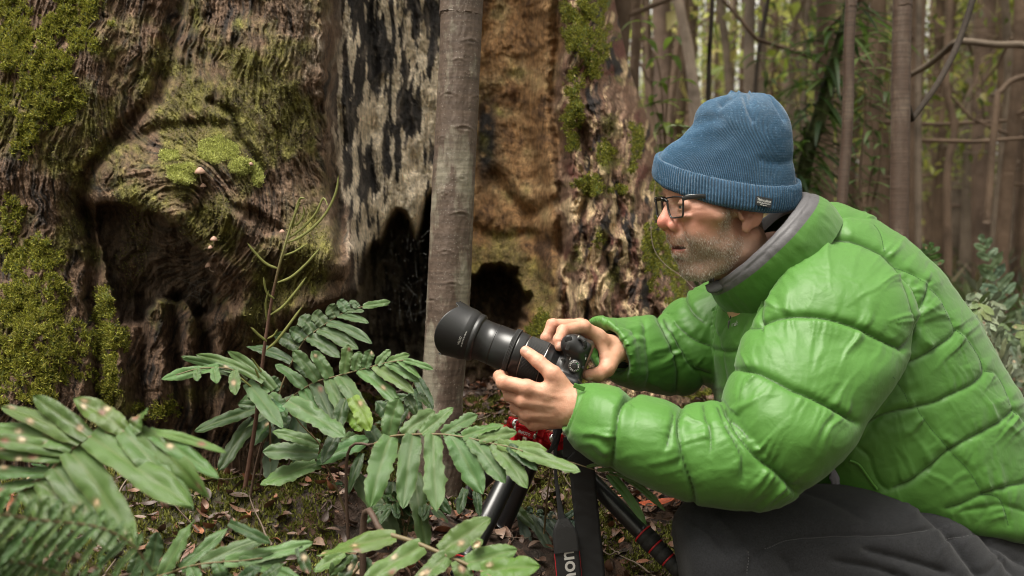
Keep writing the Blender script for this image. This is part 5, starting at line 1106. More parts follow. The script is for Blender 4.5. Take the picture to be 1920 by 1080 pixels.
    # lines of age, pores
    w_ = .5*noise(f/9, l/9, u/9)+.25*noise(f/3.3, l/3.3, u/3.3)
    d = d-w_*.8*(f > -60)
    fh = np.exp(-((f-70)/30)**2); d += .7*np.exp(-(((u-(-2)-.4*(l-45))/1.6)**2))*np.exp(-((l-50)/10)**2)*fh+.6*np.exp(-(((u-4)/1.5)**2))*np.exp(-((l-54)/8)**2)*fh
    return d/1000
NEAR = [("wrist", (1100, 762, 1.640), .0245), ]
def J(x, y, D): return P(x, y, D)
def chain(p, pts, rads, k=.004):
    d = None
    for (a, b, ra, rb) in zip(pts[:-1], pts[1:], rads[:-1], rads[1:]):
        e = s_cap(p, a, b, ra, rb); d = e if d is None else smin(d, e, k)
    return d
def knuckle(p, c, r): return np.linalg.norm(p-c, axis=1)-r
NH = dict(
 thumb=[J(1068, 742, 1.645), J(1036, 701, 1.640), J(1010, 678, 1.650), J(986, 659, 1.661)],
 index=[J(1075, 750, 1.640), J(988, 727, 1.644), J(944, 717, 1.652), J(936, 706, 1.690), J(950, 694, 1.716)],
 middle=[J(1078, 765, 1.640), J(981, 751, 1.650), J(957, 742, 1.668), J(946, 722, 1.705), J(962, 706, 1.728)],
 ring=[J(1078, 778, 1.642), J(988, 776, 1.660), J(968, 765, 1.684), J(962, 738, 1.716), J(978, 720, 1.738)],
 pinky=[J(1080, 788, 1.648), J(1000, 795, 1.672), J(982, 786, 1.692), J(978, 760, 1.722), J(994, 744, 1.742)])
NR = dict(thumb=[.016, .0135, .0115, .0098], index=[.016, .0130, .0120, .0100, .008], middle=[.016, .0120, .0108, .0092, .008], ring=[.015, .0115, .0100, .0088, .0078], pinky=[.014, .0105, .0088, .0078, .007])
FH = dict(
 thumb=[J(1150, 668, 1.770), J(1137, 692, 1.745), J(1122, 702, 1.725), J(1102, 704, 1.705)],
 index=[J(1160, 655, 1.785), J(1094, 613, 1.745), J(1056, 620, 1.708), J(1047, 637, 1.690), J(1049, 650, 1.684)],
 middle=[J(1160, 655, 1.800), J(1088, 610, 1.770), J(1036, 609, 1.742), J(1024, 634, 1.735), J(1037, 662, 1.735)],
 ring=[J(1160, 660, 1.810), J(1090, 616, 1.795), J(1040, 614, 1.772), J(1027, 640, 1.762), J(1040, 668, 1.755)],
 pinky=[J(1160, 668, 1.815), J(1095, 626, 1.815), J(1052, 625, 1.795), J(1040, 648, 1.78), J(1048, 672, 1.77)])
FR = dict(thumb=[.016, .0135, .0120, .0100], index=[.014, .0118, .0105, .0092, .0082], middle=[.014, .0118, .0105, .0095, .0085], ring=[.014, .0110, .0100, .009, .008], pinky=[.013, .0100, .0088, .008, .0072])
def hand_sdf(p, H, R, nail_up, wrist, wr, palm_k=.012):
    d = None
    palm = None
    for nm in ("index", "middle", "ring", "pinky"):
        e = s_cap(p, H[nm][0], H[nm][1], R[nm][0]*.9, R[nm][1]); palm = e if palm is None else smin(palm, e, palm_k)
    palm = smin(palm, s_cap(p, H["thumb"][0], H["thumb"][1], R["thumb"][0], R["thumb"][1]), .014)
    palm = smin(palm, s_cap(p, H["thumb"][1]*.75+H["thumb"][0]*.25, H["index"][1]*.6+H["index"][0]*.4, .0085, .009), .014)
    palm = smin(palm, s_cap(p, wrist[0], wrist[1], wr[0], wr[1]), .018)
    d = palm
    for nm in ("index", "middle", "ring", "pinky"):
        pts, r = H[nm][1:], R[nm][1:]
        e = chain(p, pts, r, .0025)
        for c, rr in zip(pts[1:3], r[1:3]): e = smin(e, knuckle(p, c, rr*1.05), .003)
        d = np.where(True, smin(d, e, .0045), d)
    for nm in ("index", "middle", "ring", "pinky"):
        d = smin(d, knuckle(p, H[nm][1]+np.array([0, -.0022, .0008]), R[nm][1]*.92), .006)
        # tendon
        d = smin(d, s_cap(p, H[nm][1]+np.array([0, -R[nm][1]*.78, 0]), (H[nm][0]*.7+H[nm][1]*.3)+np.array([0, -R[nm][0]*.70, 0]), .0022, .0018), .005)
    t = chain(p, H["thumb"][1:], R["thumb"][1:], .003); t = smin(t, knuckle(p, H["thumb"][2], R["thumb"][2]*1.04), .003); d = smin(d, t, .006)
    d = d + .0006*noise(p[:, 0]*90, p[:, 1]*90, p[:, 2]*90)+.0003*noise(p[:, 0]*260, p[:, 1]*260, p[:, 2]*260)
    return d
def crease_lines(d, p, H, names, depth=.0010):
    for nm, i in names:
        c = H[nm][i]; ax = H[nm][i+1]-H[nm][i-1]; ax /= np.linalg.norm(ax); t = (p-c) @ ax; near = np.linalg.norm(p-c, axis=1) < .017
        for off in (-.0025, 0, .0028): d = d+near*depth*.6*np.exp(-((t-off)/.0009)**2)
    return d
def body_sdf(p):
    d = np.full(len(p), 9.)
    def near(c, r): return np.linalg.norm(p-c, axis=1) < r
    # head (only evaluated near it)
    m = near(H_O+np.array([.02, 0, -.02]), .30)
    if m.any(): d[m] = head_sdf(p[m])
    tor = smin(s_cap(p, P(1520, 560, 1.87), P(1700, 760, 1.87), .08, .11), s_cap(p, P(1450, 480, 1.83), P(1520, 560, 1.88), .045, .06), .02)
    d = smin(d, tor, .02)
    arm = chain(p, [P(1580, 560, 1.72), P(1430, 840, 1.60), P(1110, 765, 1.640)], [.036, .030, .0235], .02)
    arm2 = chain(p, [P(1450, 590, 1.96), P(1290, 665, 1.93), P(1180, 656, 1.81)], [.026, .020, .0215], .01)
    d = smin(d, np.minimum(arm, arm2), .02)
    m = near(P(1030, 735, 1.67), .14)
    if m.any(): 
        e = hand_sdf(p[m], NH, NR, None, (P(1110, 765, 1.642), P(1075, 766, 1.641)), (.0245, .0225)); e = crease_lines(e, p[m], NH, [("thumb", 2), ("index", 2)]); d[m] = smin(d[m], e, .008)
    m = near(P(1095, 650, 1.75), .15)
    if m.any():
        e = hand_sdf(p[m], FH, FR, None, (P(1185, 658, 1.81), P(1155, 655, 1.795)), (.0245, .0215)); e = crease_lines(e, p[m], FH, [("index", 2), ("middle", 2), ("index", 3)]); d[m] = smin(d[m], e, .008)
    # nails: shallow plates let into thumb tips and the index tip
    for c, ax, up, L_, W in NAILS:
        sd = np.cross(ax, up); q = np.stack([(p-c) @ ax, (p-c) @ sd, (p-c) @ up], 1); m = np.linalg.norm(q, axis=1) < .013
        if m.any():
            qq = q[m]; rim = np.abs((np.abs(qq[:, 0]/L_)**3+np.abs(qq[:, 1]/W)**3)**(1/3)-1)
            d[m] += .0007*np.exp(-(rim/.16)**2)
    return d
def unit(v): v = np.asarray(v, float); return v/np.linalg.norm(v)
def nail(H, R, nm, up):
    a = unit(H[nm][-1]-H[nm][-2]); up = unit(np.asarray(up)-a*(np.asarray(up) @ a)); c = H[nm][-1]+up*R[nm][-1]*.95+a*.001
    return (c, a, up, .0066, .0056)
NAILS = [nail(NH, NR, "thumb", (-.15, -.9, .5)), nail(FH, FR, "index", (.1, -1, .2)), nail(FH, FR, "thumb", (-.1, -.8, -.5))]
_lo = np.array([P(905, 0, 1.65)[0], 1.50, P(0, 985, 1.6)[2]]); _hi = np.array([P(1800, 0, 1.86)[0], 2.06, P(0, 195, 1.75)[2]])
bv, bf = sdf_mesh(body_sdf, _lo, _hi, .0017)
def skin_cols(v):
    q = (v-H_O) @ H_AX.T*1000; f, l, u = q[:, 0], np.abs(q[:, 1]), q[:, 2]; head = (np.abs(f) < 140) & (u > -130) & (l < 110)
    c = np.tile([.50, .28, .19], (len(v), 1)); n1 = fbm(v[:, 0]*60, v[:, 1]*60, v[:, 2]*60, 4)
    def mx(c, col, t): return c*(1-t[:, None])+np.array(col)*t[:, None]
    g = lambda cf, cl, cu, r: np.exp(-(((f-cf)**2+(l-cl)**2+(u-cu)**2)/r**2))*head
    c = mx(c, (.46, .245, .17), head*1.0)
    c = mx(c, (.50, .16, .12), np.clip(g(112, 4, -16, 19)*.9+g(95, 15, -22, 10)*.6, 0, .85)); c = mx(c, (.48, .19, .135), np.clip(g(68, 50, -12, 26)*.6+n1*.12*head, 0, .7))
    c = mx(c, (.36, .15, .115), g(-14, 80, 0, 34)*.6)
    lip = np.exp(-(((u+60.0)/8.5)**2))*sm(76, 84, f+.5*l)*sm(28, 22, l)*head*(u < -53.5); c = mx(c, (.28, .10, .085), np.clip(lip, 0, .85))
    c = mx(c, (.30, .16, .125), g(88, 33, 2, 12)*.35)
    beard = head*sm(-30, -48, u+.12*(70-f)*.6+.10*(l-30)*0)*sm(96, 88, f+0*l); side = head*np.exp(-((f-24)/15)**2)*sm(44, 30, u)*sm(-75, -50, u)*(l > 50)
    tot = np.clip(np.maximum(beard, side), 0, 1)*(1-np.clip(lip*1.6, 0, 1)); c = mx(c, (.34, .24, .19), tot*.55)
    eyeb = head*(np.sqrt((f-82)**2+(l-31)**2+(u-12)**2) < 13.35)*(f > 87); c = mx(c, (.60, .55, .50), eyeb*1.); c = mx(c, (.05, .06, .06), eyeb*(np.sqrt((l-30)**2+(u-10.5)**2) < 5.2))
    hand = ~head & (v[:, 0] < P(1200, 0, 1.7)[0]); c = mx(c, (.50, .27, .18), hand*1.0)
    for H, k in ((NH, .95), (FH, 1.0)):
        for nm in H:
            for i in (1, 2, 3):
                if i < len(H[nm]):
                    t = np.exp(-((np.linalg.norm(v-H[nm][i], axis=1)/.013)**2)); c = mx(c, (.50, .20, .14), np.clip(t*hand*k*.75, 0, 1))
    for cc, ax, up, L_, W in NAILS:
        sd = np.cross(ax, up); qx, qy, qz = (v-cc) @ ax, (v-cc) @ sd, (v-cc) @ up; t = ((np.abs(qx/L_)**3+np.abs(qy/W)**3) < 1)*(np.abs(qz) < .004); c = mx(c, (.50, .31, .25), t*.8)
    c = c*(1+(.10*n1[:, None]+.10*hand[:, None]*n1[:, None])*np.array([.5, 1., 1.2])+.06*noise(v[:, 0]*400, v[:, 1]*400, v[:, 2]*400)[:, None])
    return np.clip(c, 0, 1)
SKIN = mat("skin", attr="tint", rough=.5, spec=.4, sss=.12, bump=.45, bscale=520, bdist=.0014)
body = obj("body", bv, bf, SKIN, person, cols={"tint": skin_cols(bv)})
# stubble beard: short grey and sandy hairs growing from the skin
def beard():
    r = np.random.default_rng(21); nrm = normals(bv, bf); q = (bv-H_O) @ H_AX.T*1000; f, l, u = q[:, 0], q[:, 1], q[:, 2]
    al = np.abs(l)
    jaw = sm(-26, -46, u+.10*(60-f))*sm(97, 90, f)*(u > -150)*(f > -6-.35*(u+60)); jaw *= 1-np.exp(-(((u+60)/9)**2))*(al < 27)*(f > 60)*.98
    jaw *= 1-.8*np.exp(-(((f-60)/18)**2+((u+36)/14)**2)); jaw = jaw*((f < 88) | (u < -36))
    side = np.exp(-((f-26-.15*(-20-u))/11)**2)*(u > -75)*(u < 50)*(al > 40)*.8; mou = (u > -49)*(u < -36)*(f > 74)*(al < 30)*.9
    nape = (f < -52)*(f > -95)*(u < 40)*(u > -25)*(al > 35)
    dens = np.maximum(np.maximum(np.maximum(jaw, side), mou), nape); dens *= (q[:, 0] > -110)*(np.abs(q[:, 1]) < 100)
    ok = np.argwhere((dens > .05) & (l > -30))[:, 0]; pr = dens[ok]/dens[ok].sum(); k = r.choice(ok, 17000, p=pr)
    p = bv[k]+r.normal(0, .0009, (len(k), 3)); n = nrm[k]
    down = -.75*np.array([0, 0, 1.])-H_AX[0]*.25+H_AX[1]*.0
    fl = down[None]+r.normal(0, .33, (len(k), 3)); d = n*.22+fl*.85; d /= np.linalg.norm(d, axis=1)[:, None]
    L_ = r.uniform(.0028, .0062, len(k))[:, None]*np.where(mou[k] > 0, .7, 1)[:, None]; s = np.cross(d, r.normal(0, 1, d.shape)); s /= np.linalg.norm(s, axis=1)[:, None]; w_ = .00013+.00008*r.random((len(k), 1))
    v = np.stack([p-s*w_, p+s*w_, p+d*L_*.6+s*w_*.8+n*0, p+d*L_*.6-s*w_*.8, p+d*L_-n*L_*.2], 1)
    f4 = np.array([[0, 1, 2, 3]])+np.arange(len(k))[:, None]*5; f3 = np.array([[3, 2, 4]])+np.arange(len(k))[:, None]*5
    pal = np.array([(.56, .49, .43), (.40, .31, .25), (.26, .18, .13), (.72, .67, .62), (.10, .07, .05)]); c = pal[r.choice(5, len(k), p=[.32, .24, .2, .14, .10])]
    c = np.where((nape[k] > 0)[:, None], c*.45, c)
    obj("beard", v.reshape(-1, 3), [f4, f3], mat("beard_hair", attr="tint", rough=.6), person, cols={"tint": np.repeat(c, 5, 0)})
beard()
# --- beanie
def knit(name):
    m = mat(name, attr="tint", rough=.9, spec=.2, sheen=.35, bump=.6, bscale=500, bdist=.002)
    n = m.node_tree; N = n.nodes; L = n.links; b = N["Principled BSDF"]; tc = N.new("ShaderNodeTexCoord")
    nz = N.new("ShaderNodeTexNoise"); nz.inputs["Scale"].default_value = 330; nz.inputs["Detail"].default_value = 3; L.new(tc.outputs["Object"], nz.inputs["Vector"])
    mr = N.new("ShaderNodeMapRange"); mr.inputs[1].default_value = .58; mr.inputs[2].default_value = .75; L.new(nz.outputs[0], mr.inputs[0])
    at = N.new("ShaderNodeAttribute"); at.attribute_name = "tint"; mx = N.new("ShaderNodeMix"); mx.data_type = 'RGBA'; L.new(mr.outputs[0], mx.inputs[0]); L.new(at.outputs["Color"], mx.inputs[6]); mx.inputs[7].default_value = (.09, .17, .26, 1); L.new(mx.outputs[2], b.inputs["Base Color"])
    return m
KNIT = knit("blue_knit")
def ring_loft(st, n, sides, p=2.0, ribs=0, amp=.0, fn=None, closed=False):
    st = [tuple(s)+(0,)*(7-len(s)) for s in st]; A = np.array(st, float); L = P(A[:, 0], A[:, 1], A[:, 4]); R = P(A[:, 2], A[:, 3], A[:, 4])
    q = catmull(np.c_[(L+R)/2, (R-L)/2, A[:, 5], A[:, 6]], n); c, h, t, sg = q[:, :3], q[:, 3:6], q[:, 6], q[:, 7]
    th = np.linspace(0, 2*np.pi, sides, endpoint=False); cs = np.sign(np.cos(th))*np.abs(np.cos(th))**(2/p); sn = np.sign(np.sin(th))*np.abs(np.sin(th))**(2/p)
    v = c[:, None]+h[:, None]*cs[None, :, None]+t[:, None, None]*sn[None, :, None]*np.array([0, 1., 0]); v[..., 2] += sg[:, None]*sn[None]
    v = v.reshape(-1, 3); f = grid_faces(n, sides, close_v=True); nn = normals(v, f); ctr = np.repeat(c, sides, 0)
    nn = np.where((((v-ctr)*nn).sum(1) < 0)[:, None], -nn, nn)
    T = np.tile(th, n); S = np.repeat(np.linspace(0, 1, n), sides)
    return v, f, nn, T, S
def beanie():
    D = 1.75
    st = [(1240, 338, 1488, 380, D, .090, .034), (1236, 318, 1490, 360, D, .091, .032), (1238, 296, 1489, 335, D, .090, .026), (1257, 273, 1484, 296, D, .088, .018), (1282, 251, 1483, 264, D, .085, .010), (1297, 231, 1481, 240, D, .081, .004), (1305, 210, 1474, 216, D, .074, 0), (1322, 192, 1460, 194, D, .060, 0), (1354, 181, 1442, 180, D, .040, 0), (1380, 181, 1418, 180, D, .018, 0), (1396, 186, 1402, 186, D, .003, 0)]
    v, f, nn, T, S = ring_loft(st, 150, 1180)
    px, py, _ = proj(v); rib = np.cos(T*236+.5*np.sin(S*40)); fade = sm(.86, .55, S)
    rows = np.cos(S*620+T*236*0)
    d = .00075*rib*(.35+.65*fade)+.00028*rows+.0022*fbm(v[:, 0]*16, v[:, 1]*16, v[:, 2]*16, 3)
    # pleats on the crown, slumps and folds
    ple = np.zeros(len(v))
    for a in (-1.57, -.75, .1, 1.2, 2.2, 3.0, -2.3): ple += np.exp(-((np.angle(np.exp(1j*(T-a)))/.10)**2))
    d -= .006*ple*sm(.62, .88, S)
    for pts, w_, dep in [([(1275, 262), (1310, 268), (1350, 262), (1370, 250)], 16, .003), ([(1302, 236), (1318, 225), (1345, 222)], 12, .004), ([(1484, 300), (1460, 306), (1430, 300)], 9, .002), ([(1395, 182), (1402, 205), (1412, 225)], 4, .003), ([(1452, 190), (1462, 205), (1470, 222)], 4, .003), ([(1378, 176), (1366, 186), (1352, 192)], 6, .006)]:
        dd, _, _ = line_d(px, py, pts); d -= dep*np.exp(-(dd/w_)**2)
    v = v+nn*d[:, None]
    c = np.array([.019, .062, .116])*(1+.28*rib*(.3+.7*fade)+.15*fbm(v[:, 0]*150, v[:, 1]*150, v[:, 2]*150, 3))[:, None]
    b = thing_part = obj("beanie", v, f, KNIT, person, cols={"tint": np.clip(c, .005, 1)})
    # turned-up cuff
    st = [(1240, 334, 1484, 374, D, .084, .031), (1231, 337, 1491, 379, D, .090, .033), (1226, 334, 1496, 374, D, .095, .033), (1225, 324, 1499, 364, D, .0965, .033), (1226, 312, 1500, 350, D, .0965, .031), (1228, 299, 1499, 340, D, .095, .030), (1232, 293, 1495, 335, D, .092, .030), (1239, 297, 1488, 338, D, .087, .030)]
    v, f, nn, T, S = ring_loft(st, 64, 152*7)
    rib = np.cos(T*152+1.2*(S-.5)); rr = 1-np.abs(rib)**.0
    px, py, _ = proj(v); wav = .0016*noise(T*4, S*1.5, 3)+.0009*fbm(T*9, S*3, 5, 2)
    ex = sm(.0, .2, S)*sm(1, .8, S)
    d = .0013*(np.abs(np.cos(T*76+.6*(S-.5)))*2-1)*(.4+.6*ex)+wav+.0004*noise(v[:, 0]*500, v[:, 1]*500, v[:, 2]*500)+.0003*np.cos(S*180)
    v = v+nn*d[:, None]; c = np.array([.017, .056, .106])*(1+.34*(np.abs(np.cos(T*76+.6*(S-.5)))*2-1)+.15*fbm(v[:, 0]*150, v[:, 1]*150, v[:, 2]*150, 3))[:, None]
    cf = obj("cuff", v, f, KNIT, b, cols={"tint": np.clip(c, .005, 1)})
    cf.matrix_parent_inverse = Matrix.Identity(4); cf.location = (0, 0, 0)
    # woven label on the cuff
    def on(px0, py0):
        i = np.argmin((px-px0)**2+(py-py0)**2+1e6*(v[:, 1] > D)); return v[i]
    a, b2, c2 = on(1417, 368), on(1447, 374), on(1415, 384)
    ex = unit(b2-a); ez = unit(np.cross(ex, np.cross(unit(a-c2), ex))); ez = unit((a-c2)-ex*((a-c2) @ ex)); ey = np.cross(ez, ex); ctr = on(1431, 379)+np.array([0, -.0028, 0])
    Rm = np.stack([ex, ey, ez]); w_, h = .0142, .0078
    vv, ff = box(ctr, (w_, .0006, h), Rm, .0004); lab = obj("label_patch", vv, ff, mat("black_label", (.012, .014, .018), .6), cf)
    lab.matrix_parent_inverse = Matrix.Identity(4)
    tm = MB()
    for s_, z_, sz in (("Thinsulate", .0022, .0066), ("INSULATION", -.0024, .0036), ("40 gram", -.0056, .0028)):
        tv, tf = text_mesh(s_, sz, .0002, fit=.026 if sz > .005 else (.024 if sz > .003 else .012)); tm.add(ctr+tv[:, 0:1]*ex-ey*np.sign(ey[1])*(.0009)*1+(tv[:, 1:2]+z_)*ez, tf)
    v3, f3 = tm.arrays(); t = obj("lettering", v3, f3, mat("white_thread", (.75, .75, .72), .7), lab, smooth=False); t.matrix_parent_inverse = Matrix.Identity(4)
beanie()
# --- glasses
def glasses():
    FR = mat("black_acetate", (.012, .012, .014), .28, coat=.4); g = MB()
    wrap = math.radians(10)
    def fr(l, u):   # point on the lens plane, l from the nose bridge outwards
        s = 1 if l >= 0 else -1; a = abs(l); return HW(109-a*math.sin(wrap)*1.2-.16*(u-15)*-1*.5, s*a, u-2.5)
    def rim(s):
        w0, w1, t0, b0 = 9, 50, 28, -5; pts = [(w0, t0-1), (w0+.5, t0), (30, t0+1.5), (w1, t0), (w1+1, t0-3), (w1-1, b0+8), (w1-4, b0+1), (w1-9, b0), (w0+12, b0-1), (w0+7, b0+2), (w0+2, b0+12)]
        q = catmull(np.array([fr(s*a, u) for a, u in pts+[pts[0]]]), 60)[:-1]
        t = np.roll(q, -1, 0)-np.roll(q, 1, 0); t /= np.linalg.norm(t, axis=1)[:, None]; nf = unit(HW(1, 0, 0)-HW(0, 0, 0)); b = np.cross(t, nf)
        th = np.linspace(0, 2*np.pi, 10, endpoint=False); v = q[:, None]+(.0015*np.cos(th))[None, :, None]*b[:, None]+(.0019*np.sin(th))[None, :, None]*nf
        return v.reshape(-1, 3), grid_faces(60, 10, True, True), q
    gl = None; lens = []
    for s in (1, -1):
        v, f, q = rim(s); g.add(v, f); c = q.mean(0); n = len(q); nf = unit(HW(1, 0, 0)-HW(0, 0, 0))
        vv = np.vstack([q+nf*.0004, q-nf*.0004, c+nf*.0012, c+nf*.0004]); i = np.arange(n); j = (i+1) % n
        lens.append((vv, [np.vstack([np.stack([i, j, np.full(n, 2*n)], 1), np.stack([j+n, i+n, np.full(n, 2*n+1)], 1)])]))
    v, f = tube([fr(10, 22), fr(5, 25.5), fr(0, 26.5), fr(-5, 25.5), fr(-10, 22)], [.0026, .002, .0018, .002, .0026], 10, 20); g.add(v, f)
    o = g.build("glasses", FR, person)
    GL = bpy.data.materials.new("lens_glass"); GL.use_nodes = True; N = GL.node_tree.nodes; b = N["Principled BSDF"]
    tr = N.new("ShaderNodeBsdfTransparent"); gs = N.new("ShaderNodeBsdfGlossy"); gs.inputs["Roughness"].default_value = .02; ms = N.new("ShaderNodeMixShader"); fz = N.new("ShaderNodeFresnel"); fz.inputs[0].default_value = 1.5
    tr.inputs[0].default_value = (.93, .95, .95, 1); L = GL.node_tree.links; ms.inputs[0].default_value = .07; L.new(tr.outputs[0], ms.inputs[1]); L.new(gs.outputs[0], ms.inputs[2]); L.new(ms.outputs[0], N["Material Output"].inputs["Surface"])
    for vv, ff in lens: x = obj("lens", vv, ff, GL, o); x.matrix_parent_inverse = Matrix.Identity(4)
    for s in (1, -1):
        a = fr(s*51.5, 24); pts = [a, HW(98, s*57, 25), HW(80, s*67, 27), HW(60, s*66, 27), HW(44, s*61, 27), HW(-15, s*62, 28), HW(-38, s*66, 20)]
        q = catmull(np.array(pts), 40); t, aa, bb = frames(q); n = 40; up = np.array([0, 0, 1.]); hh = np.interp(np.arange(n), [0, 4, 12, 40], [.0042, .0042, .0036, .0026]); sdv = np.cross(t, up); sdv /= np.linalg.norm(sdv, axis=1)[:, None]
        th = np.linspace(0, 2*np.pi, 12, endpoint=False); ce = np.sign(np.cos(th))*np.abs(np.cos(th))**.5; se = np.sign(np.sin(th))*np.abs(np.sin(th))**.5
        v = q[:, None]+hh[:, None, None]*se[None, :, None]*up+.0013*ce[None, :, None]*sdv[:, None]; x = obj("temple", v.reshape(-1, 3), [grid_faces(n, 12, close_v=True), np.array([[i, (i+1) % 12, 6] for i in range(12) if i != 6 and (i+1) % 12 != 6])], FR, o); x.matrix_parent_inverse = Matrix.Identity(4)
glasses()
# --- down jacket
def wear(v, f, parts, seams, base_puff=.004, seed=0):
    """push panels out and seams in: seams = [(region, points, groove, groove width, wrinkle, reach)]"""
    px, py, _ = proj(v); reg = region_of(v, parts); nn = normals(v, f)
    disp = np.zeros(len(v)); line = np.zeros(len(v)); dmin = np.full(len(v), 60.)
    for k, (rg, pts, g, w_, wr, reach) in enumerate(seams):
        m = np.isin(reg, rg)&(nn[:, 1] < .45) if rg is not None else np.ones(len(v), bool)
        idx = np.where(m)[0]; x, y = px[idx], py[idx]; P_ = catmull(np.array(pts, float), max(12, 5*len(pts)))
        bx = (x > P_[:, 0].min()-80) & (x < P_[:, 0].max()+80) & (y > P_[:, 1].min()-80) & (y < P_[:, 1].max()+80); idx = idx[bx]; x, y = x[bx], y[bx]
        if not len(idx): continue
        d, s, sd = line_d(x, y, P_); L = np.hypot(*np.diff(P_, axis=0).T).sum(); endf = sm(0, 18, s)*sm(L, L-18, s)*.6+.4
        disp[idx] -= g*np.exp(-(d/w_)**1.3)*endf
        dmin[idx] = np.minimum(dmin[idx], d/np.maximum(endf, .3))
        if wr:
            ss = s+14*noise(s/50, d/45, k*3.3+seed); side = np.where(sd > 0, 1.0, .7)
            q = (1-2*np.abs(noise(ss/19+sd*7, d/160, k*7.7+seed)))*.75+noise(ss/8, d/90+sd*3, k*5.1)*.30
            amp = np.exp(-(d/reach)**1.4)*(1-np.exp(-(d/5)**2)*.75)*(.10+1.5*np.clip(noise(ss/42+sd*5, 3., k*2.2)*1.6+.25, 0, 1.0)**1.5)*(.6+.8*np.clip(noise(s/25+sd, 8., k)+.5, 0, 1))
            disp[idx] += wr*q*amp*side
        if g > .0035: line[idx] = np.maximum(line[idx], np.exp(-(d/1.6)**2)*.9)
    puff = (1-np.exp(-(dmin/22)**1.15)); disp += base_puff*puff
    disp += .0022*fbm(v[:, 0]*9, v[:, 1]*9, v[:, 2]*9+seed, 3)*puff
    # slack cloth: soft shallow folds everywhere
    a = fbm(v[:, 0]*7+seed, v[:, 1]*7, v[:, 2]*7, 2); 
    disp += .0009*(1-2*np.abs(noise(v[:, 0]*26+3*a, v[:, 1]*14, v[:, 2]*34+2*a)))*puff
    return v+nn*disp[:, None], line, reg
def nylon():
    m = mat("green_nylon", attr="tint", rough=.50, spec=.34, sheen=.12, bump=0)
    n = m.node_tree; N = n.nodes; L = n.links; b = N["Principled BSDF"]; tc = N.new("ShaderNodeTexCoord")
    n1 = N.new("ShaderNodeTexNoise"); n1.inputs["Scale"].default_value = 26; n1.inputs["Detail"].default_value = 5; n1.inputs["Roughness"].default_value = .55; n1.inputs["Distortion"].default_value = .4; L.new(tc.outputs["Object"], n1.inputs["Vector"])
    n2 = N.new("ShaderNodeTexNoise"); n2.inputs["Scale"].default_value = 900; L.new(tc.outputs["Object"], n2.inputs["Vector"])
    b1 = N.new("ShaderNodeBump"); b1.inputs["Strength"].default_value = .38; b1.inputs["Distance"].default_value = .006; L.new(n1.outputs[0], b1.inputs["Height"])
    b2 = N.new("ShaderNodeBump"); b2.inputs["Strength"].default_value = .12; b2.inputs["Distance"].default_value = .0006; L.new(n2.outputs[0], b2.inputs["Height"]); L.new(b1.outputs[0], b2.inputs["Normal"]); L.new(b2.outputs[0], b.inputs["Normal"])
    return m
NYLON = nylon()
DT, DN, DF = 1.86, 1.60, 1.93
T_TORSO = loft([(1395, 545, 1490, 392, 1.84, .085), (1362, 560, 1545, 378, 1.85, .13), (1338, 590, 1630, 412, 1.86, .185), (1332, 640, 1722, 486, 1.865, .215), (1336, 700, 1790, 572, 1.87, .225), (1350, 765, 1846, 662, 1.87, .225), (1390, 830, 1892, 746, 1.87, .225), (1440, 880, 1926, 838, 1.87, .225), (1500, 905, 1955, 905, 1.87, .220), (1565, 918, 1978, 962, 1.87, .21), (1590, 928, 1985, 996, 1.87, .16)], 120, 110)
T_UP = loft([(1560, 446, 1622, 466, 1.74, .02), (1510, 466, 1664, 488, 1.71, .052), (1462, 518, 1702, 540, 1.675, .082), (1430, 570, 1716, 592, 1.655, .090), (1412, 612, 1700, 650, 1.640, .092), (1396, 645, 1676, 706, 1.622, .100), (1383, 690, 1620, 782, 1.60, .100), (1366, 740, 1590, 830, 1.585, .108), (1360, 790, 1540, 880, 1.58, .100), (1390, 840, 1500, 905, 1.58, .08), (1410, 870, 1480, 915, 1.58, .03)], 110, 96, 2.15)
T_FORE = loft([(1500, 850, 1500, 880, 1.58, .02), (1478, 800, 1490, 918, 1.58, .066), (1430, 772, 1440, 944, 1.58, .088), (1370, 758, 1378, 948, 1.585, .096), (1318, 760, 1330, 942, 1.59, .096), (1280, 768, 1294, 935, 1.595, .093), (1240, 753, 1222, 912, 1.60, .096), (1208, 746, 1182, 892, 1.605, .092), (1184, 745, 1150, 874, 1.61, .086), (1150, 729, 1118, 862, 1.615, .083), (1115, 723, 1082, 838, 1.625, .070), (1086, 726, 1057, 808, 1.635, .050), (1082, 731, 1056, 802, 1.634, .046), (1092, 738, 1068, 800, 1.64, .038), (1110, 744, 1090, 805, 1.645, .034)], 120, 96, 2.15)
T_FUP = loft([(1440, 520, 1480, 600, 1.92, .05), (1390, 500, 1460, 660, 1.93, .09), (1338, 528, 1420, 715, 1.94, .105), (1300, 548, 1370, 735, 1.94, .100), (1262, 575, 1325, 722, 1.93, .095), (1240, 610, 1285, 700, 1.93, .08), (1238, 640, 1262, 680, 1.93, .03)], 80, 80, 2.15)
T_FFO = loft([(1325, 660, 1325, 700, 1.93, .02), (1305, 600, 1300, 732, 1.93, .075), (1262, 592, 1262, 738, 1.92, .085), (1215, 596, 1215, 732, 1.89, .082), (1185, 600, 1195, 726, 1.865, .078), (1150, 598, 1172, 720, 1.835, .066), (1128, 598, 1158, 715, 1.815, .055), (1124, 601, 1154, 711, 1.811, .051), (1136, 610, 1158, 700, 1.82, .042), (1160, 616, 1176, 696, 1.84, .038)], 80, 80, 2.1)
_m = sm(1225, 1145, proj(T_FFO[0])[0]); T_FFO[0][:, 0] += _m*.62*(P(1140, 655, 1.815)[1]-T_FFO[0][:, 1])
_parts = [T_TORSO, T_UP, T_FORE, T_FUP, T_FFO]
_v, _f = joined(_parts); _v, _f = voxel_union(_v, _f, .0030, 2)
TO, UP_, FO, FU, FF = 0, 1, 2, 3, 4
